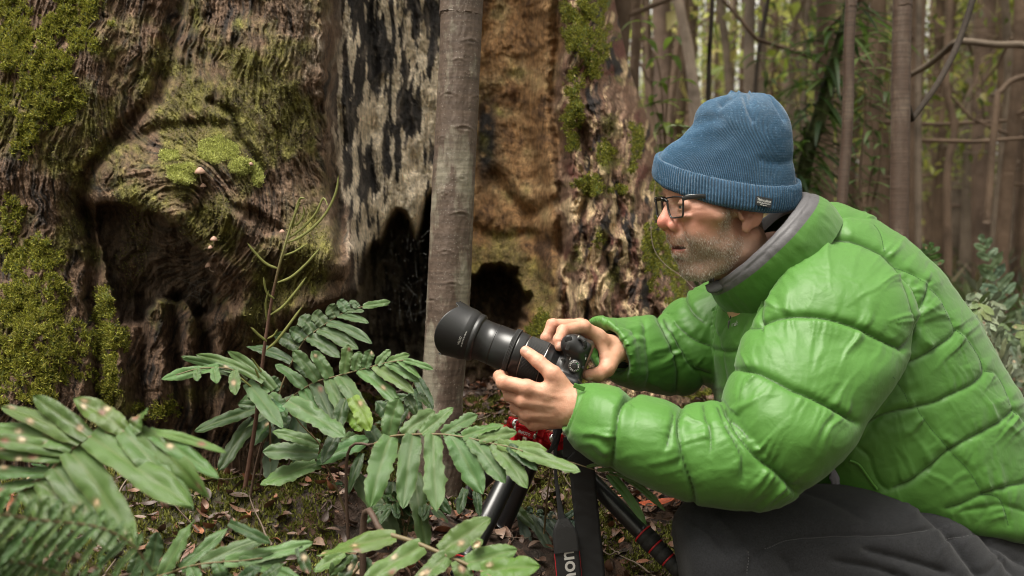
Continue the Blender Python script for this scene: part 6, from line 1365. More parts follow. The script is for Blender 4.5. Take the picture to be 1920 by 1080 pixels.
SEAMS = [
 # near sleeve
 ([UP_, TO], [(1431, 620), (1424, 590), (1436, 550), (1470, 490), (1505, 462), (1540, 448), (1589, 449), (1625, 460), (1657, 477), (1682, 503), (1702, 540), (1713, 575), (1719, 610), (1706, 640), (1688, 655)], .016, 8, .005, 40),
 ([UP_], [(1404, 616), (1420, 612), (1450, 598), (1486, 592), (1527, 593), (1565, 600), (1602, 612), (1645, 633), (1690, 655)], .017, 9, .0055, 42),
 ([UP_], [(1378, 693), (1400, 694), (1424, 700), (1455, 714), (1486, 730), (1520, 744), (1547, 758), (1575, 774), (1604, 792)], .018, 9, .0055, 42),
 ([UP_, FO], [(1360, 765), (1370, 790), (1390, 822), (1420, 858), (1458, 888), (1490, 922)], .016, 9, .006, 45),
 ([UP_, FO], [(1352, 758), (1362, 775), (1388, 800), (1404, 822)], .012, 7, .003, 30),
 ([FO], [(1279, 765), (1272, 795), (1276, 830), (1284, 868), (1294, 905), (1303, 938)], .015, 7, .0055, 42),
 ([FO], [(1190, 742), (1172, 752), (1160, 775), (1155, 805), (1150, 838), (1147, 872)], .014, 7, .005, 40),
 ([FO], [(1318, 762), (1322, 785), (1330, 805), (1333, 845)], .009, 6, .003, 24),
 ([FO], [(1345, 765), (1352, 780), (1360, 800), (1378, 830), (1390, 860), (1392, 900)], .009, 7, .003, 26),
 ([FO], [(1262, 778), (1258, 800), (1250, 838)], .008, 6, .002, 20), ([FO], [(1275, 850), (1270, 870), (1272, 885)], .006, 6, 0, 20),
 ([FO], [(1096, 736), (1084, 760), (1072, 790), (1066, 812)], .004, 5, .003, 24),
 # shoulder and back
 ([TO], [(1500, 434), (1535, 418), (1569, 409), (1600, 406), (1622, 409)], .013, 8, .005, 36),
 ([TO], [(1503, 430), (1528, 452)], .006, 4, .002, 18), ([TO], [(1560, 370), (1545, 385), (1524, 405), (1503, 430), (1478, 458), (1448, 505), (1428, 560)], .010, 7, .004, 34),
 ([TO], [(1640, 422), (1652, 442), (1656, 470)], .003, 3, .001, 20),
 ([TO], [(1678, 502), (1705, 512), (1738, 532)], .006, 3.5, .0035, 34), ([TO], [(1738, 532), (1734, 555), (1722, 580), (1718, 600)], .006, 4, .004, 34),
 ([TO], [(1743, 542), (1758, 556), (1770, 578), (1782, 604), (1788, 620)], .006, 3.5, .004, 40),
 ([TO], [(1790, 619), (1780, 634), (1752, 653), (1728, 668), (1700, 680), (1672, 690)], .015, 8, .006, 46),
 ([TO], [(1791, 618), (1806, 630), (1822, 648), (1836, 672), (1841, 690)], .007, 4, .004, 38),
 ([TO], [(1841, 688), (1841, 702), (1825, 718), (1807, 728), (1775, 743), (1752, 754), (1700, 766), (1659, 776), (1625, 795), (1593, 822)], .015, 8, .007, 50),
 ([TO], [(1674, 706), (1688, 725), (1698, 742), (1704, 762)], .005, 3.5, .003, 34),
 ([TO], [(1719, 765), (1730, 783), (1744, 802), (1762, 823), (1778, 843)], .006, 3.5, .005, 46),
 ([TO], [(1844, 696), (1864, 700), (1877, 716), (1887, 740), (1896, 769)], .007, 4, .004, 40),
 ([TO], [(1896, 769), (1882, 783), (1863, 797), (1820, 820), (1778, 843), (1755, 863), (1733, 882), (1705, 902), (1674, 914)], .015, 8, .007, 50),
 ([TO], [(1778, 843), (1795, 860), (1813, 878), (1828, 902), (1841, 926)], .006, 3.5, .004, 40),
 ([TO], [(1896, 769), (1912, 782), (1930, 800)], .006, 4, .004, 36),
 ([TO], [(1774, 952), (1800, 945), (1841, 926), (1880, 914), (1930, 903)], .014, 8, .006, 46),
 ([TO], [(1841, 926), (1866, 930), (1881, 948), (1890, 985)], .006, 4, .003, 30),
 ([TO], [(1800, 958), (1840, 952), (1885, 948), (1940, 966)], .010, 7, .005, 36),
 ([TO], [(1604, 835), (1628, 855), (1636, 880), (1648, 905), (1664, 918)], .012, 5, .003, 24), ([TO], [(1585, 855), (1565, 875), (1555, 900)], .012, 7, .002, 24),
 ([TO], [(1700, 600), (1706, 640), (1690, 700), (1640, 790), (1590, 850)], .008, 10, .002, 30),
 # chest
 ([TO], [(1335, 655), (1365, 660), (1400, 657), (1420, 650)], .013, 7, .004, 26), ([TO], [(1330, 600), (1350, 640), (1360, 700), (1365, 760)], .010, 5, .003, 20),
 ([TO], [(1410, 505), (1420, 530), (1434, 560), (1400, 600), (1385, 640)], .010, 8, .005, 30), ([TO], [(1376, 560), (1366, 600), (1350, 630)], .009, 6, .003, 24), ([TO], [(1345, 560), (1340, 610), (1336, 650)], .006, 5, .003, 24),
 # far sleeve
 ([FU, FF], [(1288, 528), (1284, 550), (1296, 580), (1318, 604)], .012, 7, .004, 34), ([FU, FF], [(1236, 575), (1232, 596), (1246, 620), (1262, 660), (1272, 700), (1268, 735)], .013, 8, .005, 40),
 ([FU], [(1268, 610), (1300, 635), (1336, 650)], .009, 8, .004, 34), ([FU, FF], [(1245, 600), (1275, 650), (1300, 690), (1330, 700)], .009, 8, .004, 34), ([FF], [(1150, 625), (1166, 650), (1176, 680), (1176, 712)], .006, 6, .003, 30), ([FF], [(1205, 600), (1212, 650), (1216, 700), (1210, 730)], .004, 8, .005, 34),
 ([FF], [(1158, 612), (1185, 622), (1190, 640)], .006, 5, .002, 20)]
_v, _line, _reg = wear(_v, _f, _parts, [(a, b, g*(.50 if (UP_ in a or FO in a or FU in a or FF in a) else .26), w_*.62, wr*(1.6 if a != [TO] else 1.25), rc*1.25) for a, b, g, w_, wr, rc in SEAMS], .0020)
def jacket_cols(v, line):
    c = np.tile([.052, .152, .020], (len(v), 1)); n1 = fbm(v[:, 0]*14, v[:, 1]*14, v[:, 2]*14, 3); c = c*(1+.04*n1[:, None])
    return np.clip(c*(1-.72*line[:, None]), 0, 1)
jacket = obj("jacket", _v, _f, NYLON, person, cols={"tint": jacket_cols(_v, _line)})
jacket['label'] = "bright green quilted down jacket with zip front"
DARKKNIT = mat("dark_lining", (.018, .018, .02), .85, bump=.6, bscale=300, bdist=.002); GREYL = mat("grey_lining", (.085, .082, .088), .55, spec=.4, bump=.25, bscale=300)
# collar: green shell outside, grey lining inside and turned over the edge
def collar():
    n = 200; th = np.linspace(0, 2*np.pi, n, endpoint=False)
    def ring(L, R, D, t, sag, k=0):
        a, b = P(*L, D), P(*R, D); c, h = (a+b)/2, (b-a)/2; v = c+h*np.cos(th)[:, None]+np.array([0, t, 0])*np.sin(th)[:, None]; v[:, 2] += sag*np.sin(th); return v
    lo = ring((1376, 600), (1570, 404), 1.80, .135, .0); md = ring((1348, 566), (1544, 378), 1.785, .128, .0); up = ring((1338, 546), (1520, 366), 1.77, .114, .0)
    up2 = ring((1333, 538), (1510, 360), 1.765, .108, .0); inn = ring((1330, 530), (1498, 362), 1.765, .098, .0); inn2 = ring((1356, 548), (1480, 400), 1.775, .088, .0)
    Q = np.stack([lo, md, up, up2, inn, inn2]); m = 36; S = catmull(Q.reshape(6, -1)[:, :], 6) if False else None
    t = np.linspace(0, 5, m); rows = []
    for i in range(n):
        rows.append(np.stack([np.interp(t, range(6), Q[:, i, k]) for k in range(3)], 1))
    V_ = np.stack(rows, 1)
    for _ in range(3): V_[1:-1] = (V_[:-2]+2*V_[1:-1]+V_[2:])/4
    f = grid_faces(m, n, close_v=True); v = V_.reshape(-1, 3); nn = normals(v, f); T = np.tile(th, m); S = np.repeat(t, n)
    ctr = V_.mean((0, 1)); sgn = np.sign(((v-ctr)*nn).sum(1).mean()); 
    out = (S < 2.6); d = sgn*(.004*np.sin(np.clip(S/2.6, 0, 1)*np.pi)*out+.0016*fbm(np.cos(T)*3, np.sin(T)*3, S*.7, 3)+.0012*noise(np.cos(T)*14, np.sin(T)*14, S*.5)*out)
    v = v+nn*d[:, None]; fm = (S.reshape(m, n)[:-1].ravel() > 1.62).astype(int)
    o = obj("collar", v, f, [NYLON, GREYL], jacket, cols={"tint": jacket_cols(v, np.zeros(len(v)))}, fmat=fm); return o
collar()
def near_v(px0, py0, ymax=9, arr=None):
    a = _v if arr is None else arr; x, y, d = proj(a); k = (x-px0)**2+(y-py0)**2+4e3*(d-d[((x-px0)**2+(y-py0)**2) < 36].min() if (((x-px0)**2+(y-py0)**2) < 36).any() else d)**2
    return a[np.argmin(k)]
# grey turned-down collar point, zip pull, pocket lining, cuffs
def trims():
    v, f = loft([(1322, 535, 1345, 525, 1.735, .004), (1328, 548, 1360, 522, 1.73, .008), (1345, 548, 1376, 518, 1.728, .008), (1372, 528, 1392, 505, 1.726, .006)], 24, 30); obj("collar_flap", v, f, GREYL, jacket)
    q = [near_v(x, y)+np.array([0, -.003, 0]) for x, y in ((1386, 548), (1380, 565), (1374, 582), (1368, 598))]; v, f = tube(q, [.0016]*4, 8, 20, bump=lambda p, th: .5*np.cos(np.arange(len(p))*2.2)[:, None]*np.ones(len(th))[None]); z = obj("zip", v, f, mat("black_zip", (.02, .02, .02), .4), jacket)
    b = q[-1]; v, f = box(b+np.array([-.002, -.003, -.010]), (.0026, .0012, .008), None, .001); obj("zip_pull", v, f, mat("zip_metal", (.12, .12, .12), .35, metal=1), z)
    p = near_v(1570, 893); v, f = ellipsoid(p+np.array([0, .004, 0]), (.012, .006, .018)); v = v+.002*noise(v[:, :1]*200, v[:, 1:2]*200, v[:, 2:]*200); obj("pocket_lining", v, f, mat("grey_fleece", (.20, .19, .23), .9, bump=.6, bscale=300), jacket)
    # small printed mark on the chest
    p = near_v(1378, 607); tv, tf = text_mesh("rab", .012, .0002, fit=.014); c = p+np.array([0, -.004, 0]); v = c+np.stack([tv[:, 0]*.8, tv[:, 0]*-.5, tv[:, 1]+tv[:, 0]*.3], 1); obj("chest_mark", v, tf, mat("grey_print", (.30, .30, .30), .6), jacket, smooth=False)
    # piping along the pocket zip
    q = [near_v(x, y)+np.array([0, -.003, 0]) for x, y in ((1592, 862), (1608, 870), (1622, 888), (1634, 905), (1644, 917))]; v, f = tube(q, .0022, 8, 30); obj("pocket_piping", v, f, NYLON, jacket, cols={"tint": np.tile([.06, .18, .018], (len(v), 1))})
    for nm, pts, D, r, mt in (("inner_cuff", [(1192, 662, 1.845), (1172, 659, 1.828), (1147, 656, 1.797)], 0, (.027, .030, .031), DARKKNIT), ("inner_cuff", [(1110, 766, 1.645), (1084, 766, 1.642)], 0, (.031, .030), DARKKNIT)):
        c = [P(*a) for a in pts]; v, f = tube(c, r, 60, 24, cap=False, bump=lambda p, th: .035*np.cos(th*26)[None]*np.ones(len(p))[:, None]+.03*noise(np.cos(th)[None]*3, np.sin(th)[None]*3, p[:, :1]*60)); obj(nm, v, f, mt, jacket)
    # little strap tab standing at the near cuff
    a = P(1086, 726, 1.60); v, f = box(a, (.0095, .0012, .004), np.array([[.93, 0, -.36], [0, 1, 0], [.36, 0, .93]]), .001); obj("cuff_tab", v, f, NYLON, jacket, cols={"tint": np.tile([.052, .152, .020], (len(v), 1))})
trims()
# --- trousers and boots
DENIM = mat("dark_trousers", (.015, .0155, .0175), .9, spec=.2, sheen=.08, bump=.9, bscale=700, bdist=.0012, var=.4, vscale=420)
T_TH = loft([(1269, 1000, 1272, 1030, 1.63, .02), (1271, 982, 1278, 1070, 1.63, .055), (1281, 960, 1296, 1130, 1.63, .082), (1306, 944, 1322, 1180, 1.635, .100), (1350, 938, 1370, 1215, 1.64, .108), (1430, 930, 1440, 1235, 1.65, .112), (1520, 916, 1530, 1250, 1.665, .115), (1610, 915, 1610, 1262, 1.68, .118), (1700, 928, 1700, 1275, 1.70, .122), (1800, 952, 1800, 1290, 1.73, .128), (1900, 985, 1900, 1310, 1.78, .13), (1990, 1040, 1990, 1310, 1.82, .10)], 110, 90, 2.3)
T_SH = loft([(1290, 990, 1440, 1030, 1.63, .06), (1276, 1060, 1450, 1090, 1.63, .078), (1290, 1160, 1470, 1180, 1.635, .080), (1312, 1290, 1470, 1300, 1.64, .068), (1335, 1400, 1440, 1400, 1.645, .055), (1345, 1425, 1430, 1425, 1.645, .045)], 60, 60, 2.2)
T_TH2 = loft([(1330, 1020, 1335, 1060, 2.0, .02), (1350, 975, 1360, 1130, 2.0, .09), (1450, 950, 1470, 1180, 1.99, .11), (1640, 960, 1650, 1200, 1.97, .12), (1850, 1000, 1850, 1230, 1.93, .13), (1940, 1040, 1940, 1240, 1.92, .10)], 60, 60, 2.2)
T_SH2 = loft([(1345, 1000, 1460, 1030, 2.0, .06), (1350, 1090, 1470, 1110, 2.0, .07), (1380, 1210, 1470, 1215, 2.0, .055), (1385, 1240, 1450, 1240, 2.0, .04)], 40, 50, 2.2)
T_PEL = loft([(1830, 960, 1960, 1000, 1.87, .15), (1810, 1020, 1995, 1060, 1.87, .19), (1790, 1120, 2000, 1150, 1.87, .20), (1790, 1240, 1990, 1250, 1.87, .16), (1830, 1290, 1950, 1295, 1.87, .06)], 50, 60, 2.3)
_p2 = [T_TH, T_SH, T_TH2, T_SH2, T_PEL]; tv_, tf_ = joined(_p2); tv_, tf_ = voxel_union(tv_, tf_, .0040, 2)
SE2 = [([0], [(1404, 1080), (1410, 1050), (1432, 1030), (1470, 1014), (1530, 1007), (1600, 1005), (1680, 1003), (1755, 990)], .0022, 3, .0012, 22),
 ([0], [(1404, 1034), (1400, 1075)], .003, 3, .001, 16), ([0], [(1690, 925), (1740, 965), (1790, 1020), (1840, 1090)], .007, 9, .002, 30), ([0], [(1775, 1010), (1810, 1004), (1842, 995)], .0025, 3, .001, 16), ([0], [(1842, 995), (1870, 1040), (1900, 1080)], .004, 6, .002, 24),
 ([0], [(1850, 970), (1860, 1000), (1852, 1008)], .002, 3, 0, 10), ([0], [(1340, 960), (1380, 1000), (1404, 1034)], .004, 14, .002, 20), ([0], [(1460, 1040), (1480, 1060), (1490, 1090)], .004, 12, .001, 20), ([0], [(1800, 960), (1850, 1010), (1920, 1060)], .006, 9, .002, 24)]
tv_, tl_, _ = wear(tv_, tf_, _p2, [(a, b, g*1.3, w_, wr*3, rc*1.8) for a, b, g, w_, wr, rc in SE2]+[([0], [(1290, 975), (1330, 1000), (1360, 1040)], .006, 7, .003, 30), ([0], [(1500, 920), (1560, 940), (1620, 975)], .003, 10, .002, 30), ([0], [(1620, 1030), (1700, 1050), (1780, 1075)], .007, 7, .003, 30), ([0], [(1560, 1050), (1640, 1065), (1700, 1085)], .006, 6, .003, 30)], .002, 5)
trs = obj("trousers", tv_, tf_, DENIM, person); trs['label'] = "charcoal grey trousers stretched over the bent knee"
def stitches(nm, arr, paths, m, parent, L=.0022, gap=.0042, r=.00028, off=.0006):
    mb = MB()
    for pts in paths:
        q = np.array([near_v(x, y, arr=arr) for x, y in catmull(np.array(pts, float), 3+int(sum(math.dist(a, b) for a, b in zip(pts, pts[1:]))/7))]); 
        for _ in range(2): q[1:-1] = (q[:-2]+2*q[1:-1]+q[2:])/4
        l = np.linalg.norm(np.diff(q, axis=0), axis=1).sum(); c = catmull(q, max(4, int(l/gap)*2)); c = c+np.array([0, -off, 0])
        for i in range(0, len(c)-1, 2):
            v, f = tube([c[i], c[i+1]], r, 5); mb.add(v, f)
    return mb.build(nm, m, parent)
stitches("stitching", tv_, [[(1432, 1030), (1470, 1014), (1530, 1007), (1600, 1005), (1680, 1003), (1755, 990)], [(1775, 1010), (1810, 1004), (1842, 995)], [(1404, 1034), (1400, 1075)]], mat("grey_thread", (.14, .14, .14), .8), trs, r=.00035, off=.0012)
stitches("stitching", _v, [s[1] for s in SEAMS if s[0] == [TO] and s[3] <= 4], mat("dark_green_thread", (.012, .05, .012), .8), jacket, r=.0005, off=.0010)
SHOE = mat("boot_leather", (.05, .035, .025), .6, bump=.4, bscale=200)
for (x0, D, yb) in ((1385, 1.645, 1448), (1420, 2.0, 1262)):
    a = P(x0, yb-20, D); v, f = loft([(x0+62, yb-60, x0+66, yb-8, D, .02), (x0+40, yb-95, x0+50, yb, D, .042), (x0, yb-80, x0, yb, D, .046), (x0-70, yb-52, x0-70, yb, D, .050), (x0-130, yb-40, x0-130, yb, D, .045), (x0-160, yb-22, x0-162, yb-2, D, .018)], 40, 30, 2.6)
    obj("boot", v, f, SHOE, person)
# ---------------------------------------------------------------- the camera he holds
CO = P(1040, 690, 1.705)                       # lens mount
CL = unit(P(838, 612, 1.735)-CO)               # towards the lens front
CP = unit(np.cross(CL, [0, 1, 0])); CP = CP if CP[2] > 0 else -CP
CT = unit(np.cross(CL, CP)); CT = CT if CT[1] < 0 else -CT; CP = np.cross(CT, CL); CP = CP if CP[2] > 0 else -CP   # CT: top plate, facing the viewer; CP: towards the grip
CR = np.stack([CL, CP, CT])
def CW(l, p, t): return CO+(np.stack(np.broadcast_arrays(l, p, t), -1)/1000.) @ CR
PLA = mat("black_camera_plastic", (.011, .011, .012), .40, spec=.5, bump=.25, bscale=1500, bdist=.0004)
SAT = mat("black_satin_barrel", (.013, .013, .014), .32, spec=.5, bump=.1, bscale=900, bdist=.0004)
RUB = mat("black_rubber", (.009, .009, .009), .7, bump=.2, bscale=800)
SIL = mat("silver_ring", (.42, .41, .40), .3, metal=1); WHT = mat("white_print", (.62, .62, .60), .6); GRN = mat("green_print", (.04, .35, .10), .5); GLS = mat("front_glass", (.006, .006, .010), .05, coat=1)
camera = thing("camera", "black camera with long extended zoom lens and petal hood held in both hands", "camera", CO)
def cbuild():
    # body: slab with a grip swelling
    def f(p):
        q = (p-CO) @ CR.T*1000; l, u, t = q[:, 0], q[:, 1], q[:, 2]
        def bx(c, h, r): d = np.abs(q-np.array(c))-(np.array(h)-r); return np.linalg.norm(np.maximum(d, 0), axis=1)+np.minimum(d.max(1), 0)-r
        d = bx((-30, 0, -6), (19, 64, 40), 9)
        d = smin(d, s_cap(q, (-14, 50, 26), (-14, 50, -40), 17, 15), 10)      # grip
        d = smin(d, s_cap(q, (-14, 50, 26), (-32, 46, 30), 13, 12), 8)
        d = smin(d, bx((-30, -20, 34), (22, 22, 19), 9), 9)                      # viewfinder hump
        d = smin(d, bx((-52, -20, 34), (10, 16, 11), 6), 4)
        d = smin(d, s_cap(q, (-14, 0, 0), (-2, 0, 0), 33, 32), 4)
        d = smax(d, -(np.abs(np.abs(t-19.5)-0)-.5), 1) if False else d
        d = d + .35*np.exp(-((t-24.5+.0*u)/.5)**2)
        return d/1000
    lo = CW(-75, -75, -55); c = np.array([CW(a, b, d_) for a in (-75, 12) for b in (-78, 78) for d_ in (-56, 62)])
    v, fc = sdf_mesh(f, c.min(0), c.max(0), .0011); obj("camera_body", v, fc, PLA, camera)
    # dials, buttons, hot shoe, strap lug
    def disc(nm, l, p, t, r, h, m, par=camera, knurl=0, bev=.5):
        prof = [(0, 0), (r, 0), (r, h-bev), (r-bev, h), (0.01, h)]; q = []
        for (a, b), (c_, d_) in zip(prof[:-1], prof[1:]):
            for k in range(4): q.append((a+(c_-a)*k/4, b+(d_-b)*k/4))
        q.append(prof[-1]); q = np.array(q)/1000
        v, f_ = lathe(q, CW(l, p, t), CT, 72, mod=(lambda r_, h_, th: (r_*(1+knurl*np.cos(th*36)*(r_ > r*.0009)), h_)) if knurl else None); return obj(nm, v, f_, m, par)
    md = disc("mode_dial", -33, 19, 31, 11.0, 7.5, PLA, knurl=.02)
    x = disc("dial_rim", -33, 19, 38.4, 9.9, .35, SIL, md); x = disc("dial_face", -33, 19, 38.8, 9.2, .3, RUB, md); disc("dial_cap", -33, 19, 39.0, 4.6, 1.2, PLA, md)
    tm = MB(); tg = MB()
    for i, s_ in enumerate(["M", "Av", "Tv", "P", "A+", "CA", "A", "*", "S", "Y", "N", "B", "F", "V"]):
        a = i/14*2*math.pi+.3; tv, tf = text_mesh(s_, 3.1, bold=.02); ca, sa = math.cos(a), math.sin(a); u = 6.9+tv[:, 1]; w_ = tv[:, 0]
        v = CW(-33+u*ca-w_*sa, 19+u*sa+w_*ca, 39.35+0*u); (tg if s_ == "A+" else tm).add(v, tf)
    v, f_ = tm.arrays(); obj("lettering", v, f_, WHT, md, smooth=False); v, f_ = tg.arrays(); obj("lettering", v, f_, GRN, md, smooth=False)
    for l, p, r in ((-17, 33, 3.1), (-11, 22, 3.0), (-22, 42, 2.4), (-44, 42, 2.4), (-47, 22, 2.6), (-40, 51, 2.4)):
        disc("button", l, p, 33.5, r, 3.0, RUB)
    sb = disc("shutter_button", -8, 58, 37, 6.6, 4.5, PLA, knurl=.01); disc("button_cap", -8, 58, 41, 5.4, 1.0, PLA, sb)
    v, f_ = box(CW(-12, 46, 40), (.0035, .0065, .0035), CR, .0012); obj("front_dial", v, f_, RUB, camera)
    v, f_ = box(CW(-34, -20, 53.5), (.0095, .0095, .0008), CR, .0004); hs_ = obj("hot_shoe", v, f_, RUB, camera)
    for s_ in (-1, 1): v, f_ = box(CW(-34, -20+s_*8.6, 55.0), (.0095, .0014, .0009), CR, .0003); obj("shoe_rail", v, f_, SIL, hs_)
    v, f_ = tube([CW(-22, 62, 26)+CT*.001*b+CP*.001*a for a, b in ((-2, 4), (4, 7), (7, 2), (4, -4), (-2, -2))], .0016, 8, 20); obj("strap_lug", v, f_, SIL, camera)
    for s_, l, p, z in (("ISO", -12, 40, 3), ("DISP", -22, 28, 2.4), ("ON", -40, 45, 2.6), ("OFF", -34, 46, 2.4), ("WB", -46, 38, 2.4), ("I", -27, 49, 2.4)):
        tv, tf = text_mesh(s_, z, bold=.02); v = CW(l+tv[:, 1], p-tv[:, 0]*1.0, 36.2+0*tv[:, 0]); q = (v-CO) @ CR.T
        v, tf = v, tf; obj("lettering", v+CT*.0005, tf, WHT, camera, smooth=False)
    # strap webbing bunched at the lug
    q = [CW(-22, 62, 32), CW(-27, 66, 36), CW(-34, 64, 40), CW(-38, 56, 38), CW(-34, 50, 36)]; v, f_ = tube(q, [.0030, .0036, .0038, .0036, .0030], 14, 60, bump=lambda p, th: .10*np.cos(np.arange(len(p))*1.5)[:, None]*np.ones(len(th))[None]); obj("strap_webbing", v, f_, RUB, camera)
    # lens
    lens = MB()
    pr = [(31, -2), (33, -1), (33, 8), (34.2, 8.6), (34.2, 14), (33.6, 14.5)]
    def add(nm, prof, m, par, sides=96, mod=None):
        p_ = np.array(prof, float)/1000; v, f_ = lathe(p_, CO, CL, sides, ref=CT, mod=mod); return obj(nm, v, f_, m, par)
    lz = add("lens", [(20, -4), (31, -3), (33, -2), (33.4, 6), (35, 7.2), (35.6, 9), (35.6, 17), (36.4, 17.6), (36.4, 19)], SAT, camera)
    add("silver_ring", [(36.2, 19), (36.9, 19.2), (36.9, 20.4), (36.2, 20.6)], SIL, lz)
    zr = []; z0 = 21
    zr = [(36.0, 20.6), (37.4, 21.2)]+[(37.6, 22+i*.7) for i in range(46)]+[(37.4, 54.5), (36.2, 55.2)]
    add("zoom_ring", zr, RUB, lz, 96*6, mod=lambda r, h, th: (r-.0007*(np.cos(th*96) < -.1)*((h > .0225)&(h < .0535)), h))
    add("silver_ring", [(36.2, 55.2), (37.0, 55.4), (37.0, 56.4), (36.2, 56.6)], SIL, lz)
    add("barrel", [(36.0, 56.6), (37.2, 57.5), (37.8, 60), (38.6, 70), (38.8, 73), (37, 73.6)], SAT, lz)
    add("focus_ring", [(37, 73.4), (40.6, 74.2)]+[(40.9, 75+i*.5) for i in range(14)]+[(40.4, 82.6), (37.0, 83.4)], RUB, lz, 90*6, mod=lambda r, h, th: (r-.0006*(np.cos(th*90+h*2000) < 0)*((h > .0755)&(h < .0815)), h))
    add("inner_barrel", [(37.0, 83), (36.6, 84), (36.6, 110), (36.0, 110.3), (36.0, 111.3), (36.4, 111.6), (36.4, 113), (35.9, 113.4), (35.7, 134), (36.4, 135), (36.4, 141), (37.2, 142)], SAT, lz)
    th0 = math.radians(20)
    # petal hood
    n, m = 300, 60; th = np.linspace(0, 2*np.pi, n, endpoint=False); pet = 17*np.abs(np.cos(th*1.0+.25))**2.2; pet2 = 185-21*(1-np.abs(np.cos(th-.22))**1.0)
    # two long petals (top and bottom), two short ones between, with notches where they meet
    ph = th+.10; long_ = np.clip((np.abs(np.cos(ph))-.10)/.30, 0, 1); long_ = long_*long_*(3-2*long_); short = np.clip((np.abs(np.sin(ph))-.90)/.10, 0, 1); short = short*short*(3-2*short)
    end = 166+14*long_+28*np.abs(np.cos(ph))**1.3+26*short
    rp = [(37.5, 140), (40.5, 141), (42.2, 143), (42.6, 149), (41.9, 149.6), (41.9, 151), (43.2, 152), (44.2, 157), (45.8, 162)]
    V_ = []
    for k, (r_, h_) in enumerate(rp): V_.append(CW(h_+0*th, r_*np.sin(th), r_*np.cos(th)))
    for k in range(1, 30): u = k/29; h_ = 162+(end-162)*u; r_ = 45.8+3.2*np.sin(u*1.3)*((h_-162)/24)**.8; V_.append(CW(h_, r_*np.sin(th), r_*np.cos(th)))
    oR = r_; 
    for k in range(0, 30): u = 1-k/29; h_ = 162+(end-162)*u; rr = 45.8+3.2*np.sin(u*1.3)*((h_-162)/24)**.8-1.7; V_.append(CW(h_-.2, rr*np.sin(th), rr*np.cos(th)))
    V_.append(CW(146+0*th, 39*np.sin(th), 39*np.cos(th)))
    V_ = np.array(V_); hd = obj("lens_hood", V_.reshape(-1, 3), grid_faces(len(V_), n, close_v=True), PLA, lz)
    v, f_ = lathe(np.array([(39, 146), (36, 145.5), (33, 144), (20, 147.5), (0.01, 149)])/1000, CO, CL, 64, ref=CT); obj("front_glass", v, f_, GLS, lz)
    # hood print
    for s_, h0, sz, rr in (("VELLO", 163.5, 5.2, 46.3), ("LH-XX1750 for Canon", 158.0, 3.0, 45.4)):
        tv, tf = text_mesh(s_, sz, bold=.01); a = tv[:, 0]/rr; base = math.radians(-12) if sz > 4 else math.radians(-6); an = base+a*1.0
        rr2 = rr+(tv[:, 1])*.30+.25; v = CW(h0+tv[:, 1], rr2*np.sin(an), rr2*np.cos(an)); obj("lettering", v, tf, WHT, hd, smooth=False)
cbuild()
# straps hanging from the camera
STR = mat("black_strap", (.008, .008, .009), .7, bump=.5, bscale=700, bdist=.001)
def ribbon(pts, hw, m, nm, par, thick=.0012, n=60, twist=None, cols=None, ny=9, wr=0):
    """flat band: points (px, py, D), half width in px; faces the viewer"""
    A = np.array(pts, float); q = catmull(np.c_[P(A[:, 0], A[:, 1], A[:, 2]), np.broadcast_to(np.asarray(hw, float), (len(A),))], n); c, w_ = q[:, :3], q[:, 3]*1.7/F_PX
    t = np.gradient(c, axis=0); t /= np.linalg.norm(t, axis=1)[:, None]; nrm = np.array([.15, -1., 0])/1.01; s = np.cross(t, nrm); s /= np.linalg.norm(s, axis=1)[:, None]; nn = np.cross(s, t); nn = np.where(nn[:, 1:2] > 0, -nn, nn)
    u = np.linspace(-1, 1, ny); v = []
    for sg in (1, -1):
        g = c[:, None]+s[:, None]*(w_[:, None]*u[None])[..., None]+nn[:, None]*(sg*thick/2)
        if wr: g = g+nn[:, None]*(wr*noise(np.arange(n)[:, None]*.33+u[None]*1.2, u[None]*.8, 2.))[..., None]
        v.append(g)
    V_ = np.concatenate([v[0], v[1][:, ::-1]], 1); k = V_.shape[1]; f_ = grid_faces(n, k, close_v=True)
    cap = [];
    return V_.reshape(-1, 3), f_, (c, s, nn, w_)
strap = thing_s = None
v, f, _ = ribbon([(1056, 840, 1.69), (1080, 842, 1.69), (1090, 870, 1.69), (1096, 930, 1.695), (1103, 1000, 1.70), (1110, 1080, 1.70), (1114, 1180, 1.70), (1118, 1260, 1.70)], [20, 23, 24, 24, 24, 25, 25, 25], STR, "strap", camera, wr=.0022, n=110)
strap = obj("neck_strap", v, f, STR, camera)
v, f, _ = ribbon([(1048, 770, 1.72), (1044, 815, 1.70), (1041, 850, 1.69), (1043, 900, 1.688), (1049, 945, 1.685), (1056, 984, 1.683)], [9, 8, 3.2, 3.4, 4.6, 9], STR, "w", camera, thick=.0018, n=50, ny=5); x = obj("webbing", v, f, STR, strap)
v, f, _ = ribbon([(1050, 790, 1.70), (1047, 812, 1.692), (1036, 838, 1.69), (1028, 850, 1.692)], [7, 6, 4, 3], STR, "w", camera, thick=.0018, n=30, ny=5); obj("webbing", v, f, STR, strap)
v, f, _ = ribbon([(1055, 972, 1.684), (1056, 980, 1.683), (1057, 990, 1.682), (1059, 1002, 1.682), (1061, 1012, 1.682), (1063, 1035, 1.682)], [9, 14, 19, 23, 24, 24], STR, "pad", camera, thick=.0050, n=40); obj("strap_end", v, f, mat("black_leather", (.016, .016, .017), .5, bump=.5, bscale=500), strap)
v, f, fr = ribbon([(1062, 1026, 1.684), (1067, 1080, 1.684), (1072, 1150, 1.684), (1076, 1260, 1.684)], [23, 23, 23, 23], STR, "pad", camera, thick=.0040, n=60); pad = obj("strap_pad", v, f, STR, strap)
RED = mat("red_trim", (.42, .012, .018), .5)
c, s, nn, w_ = fr
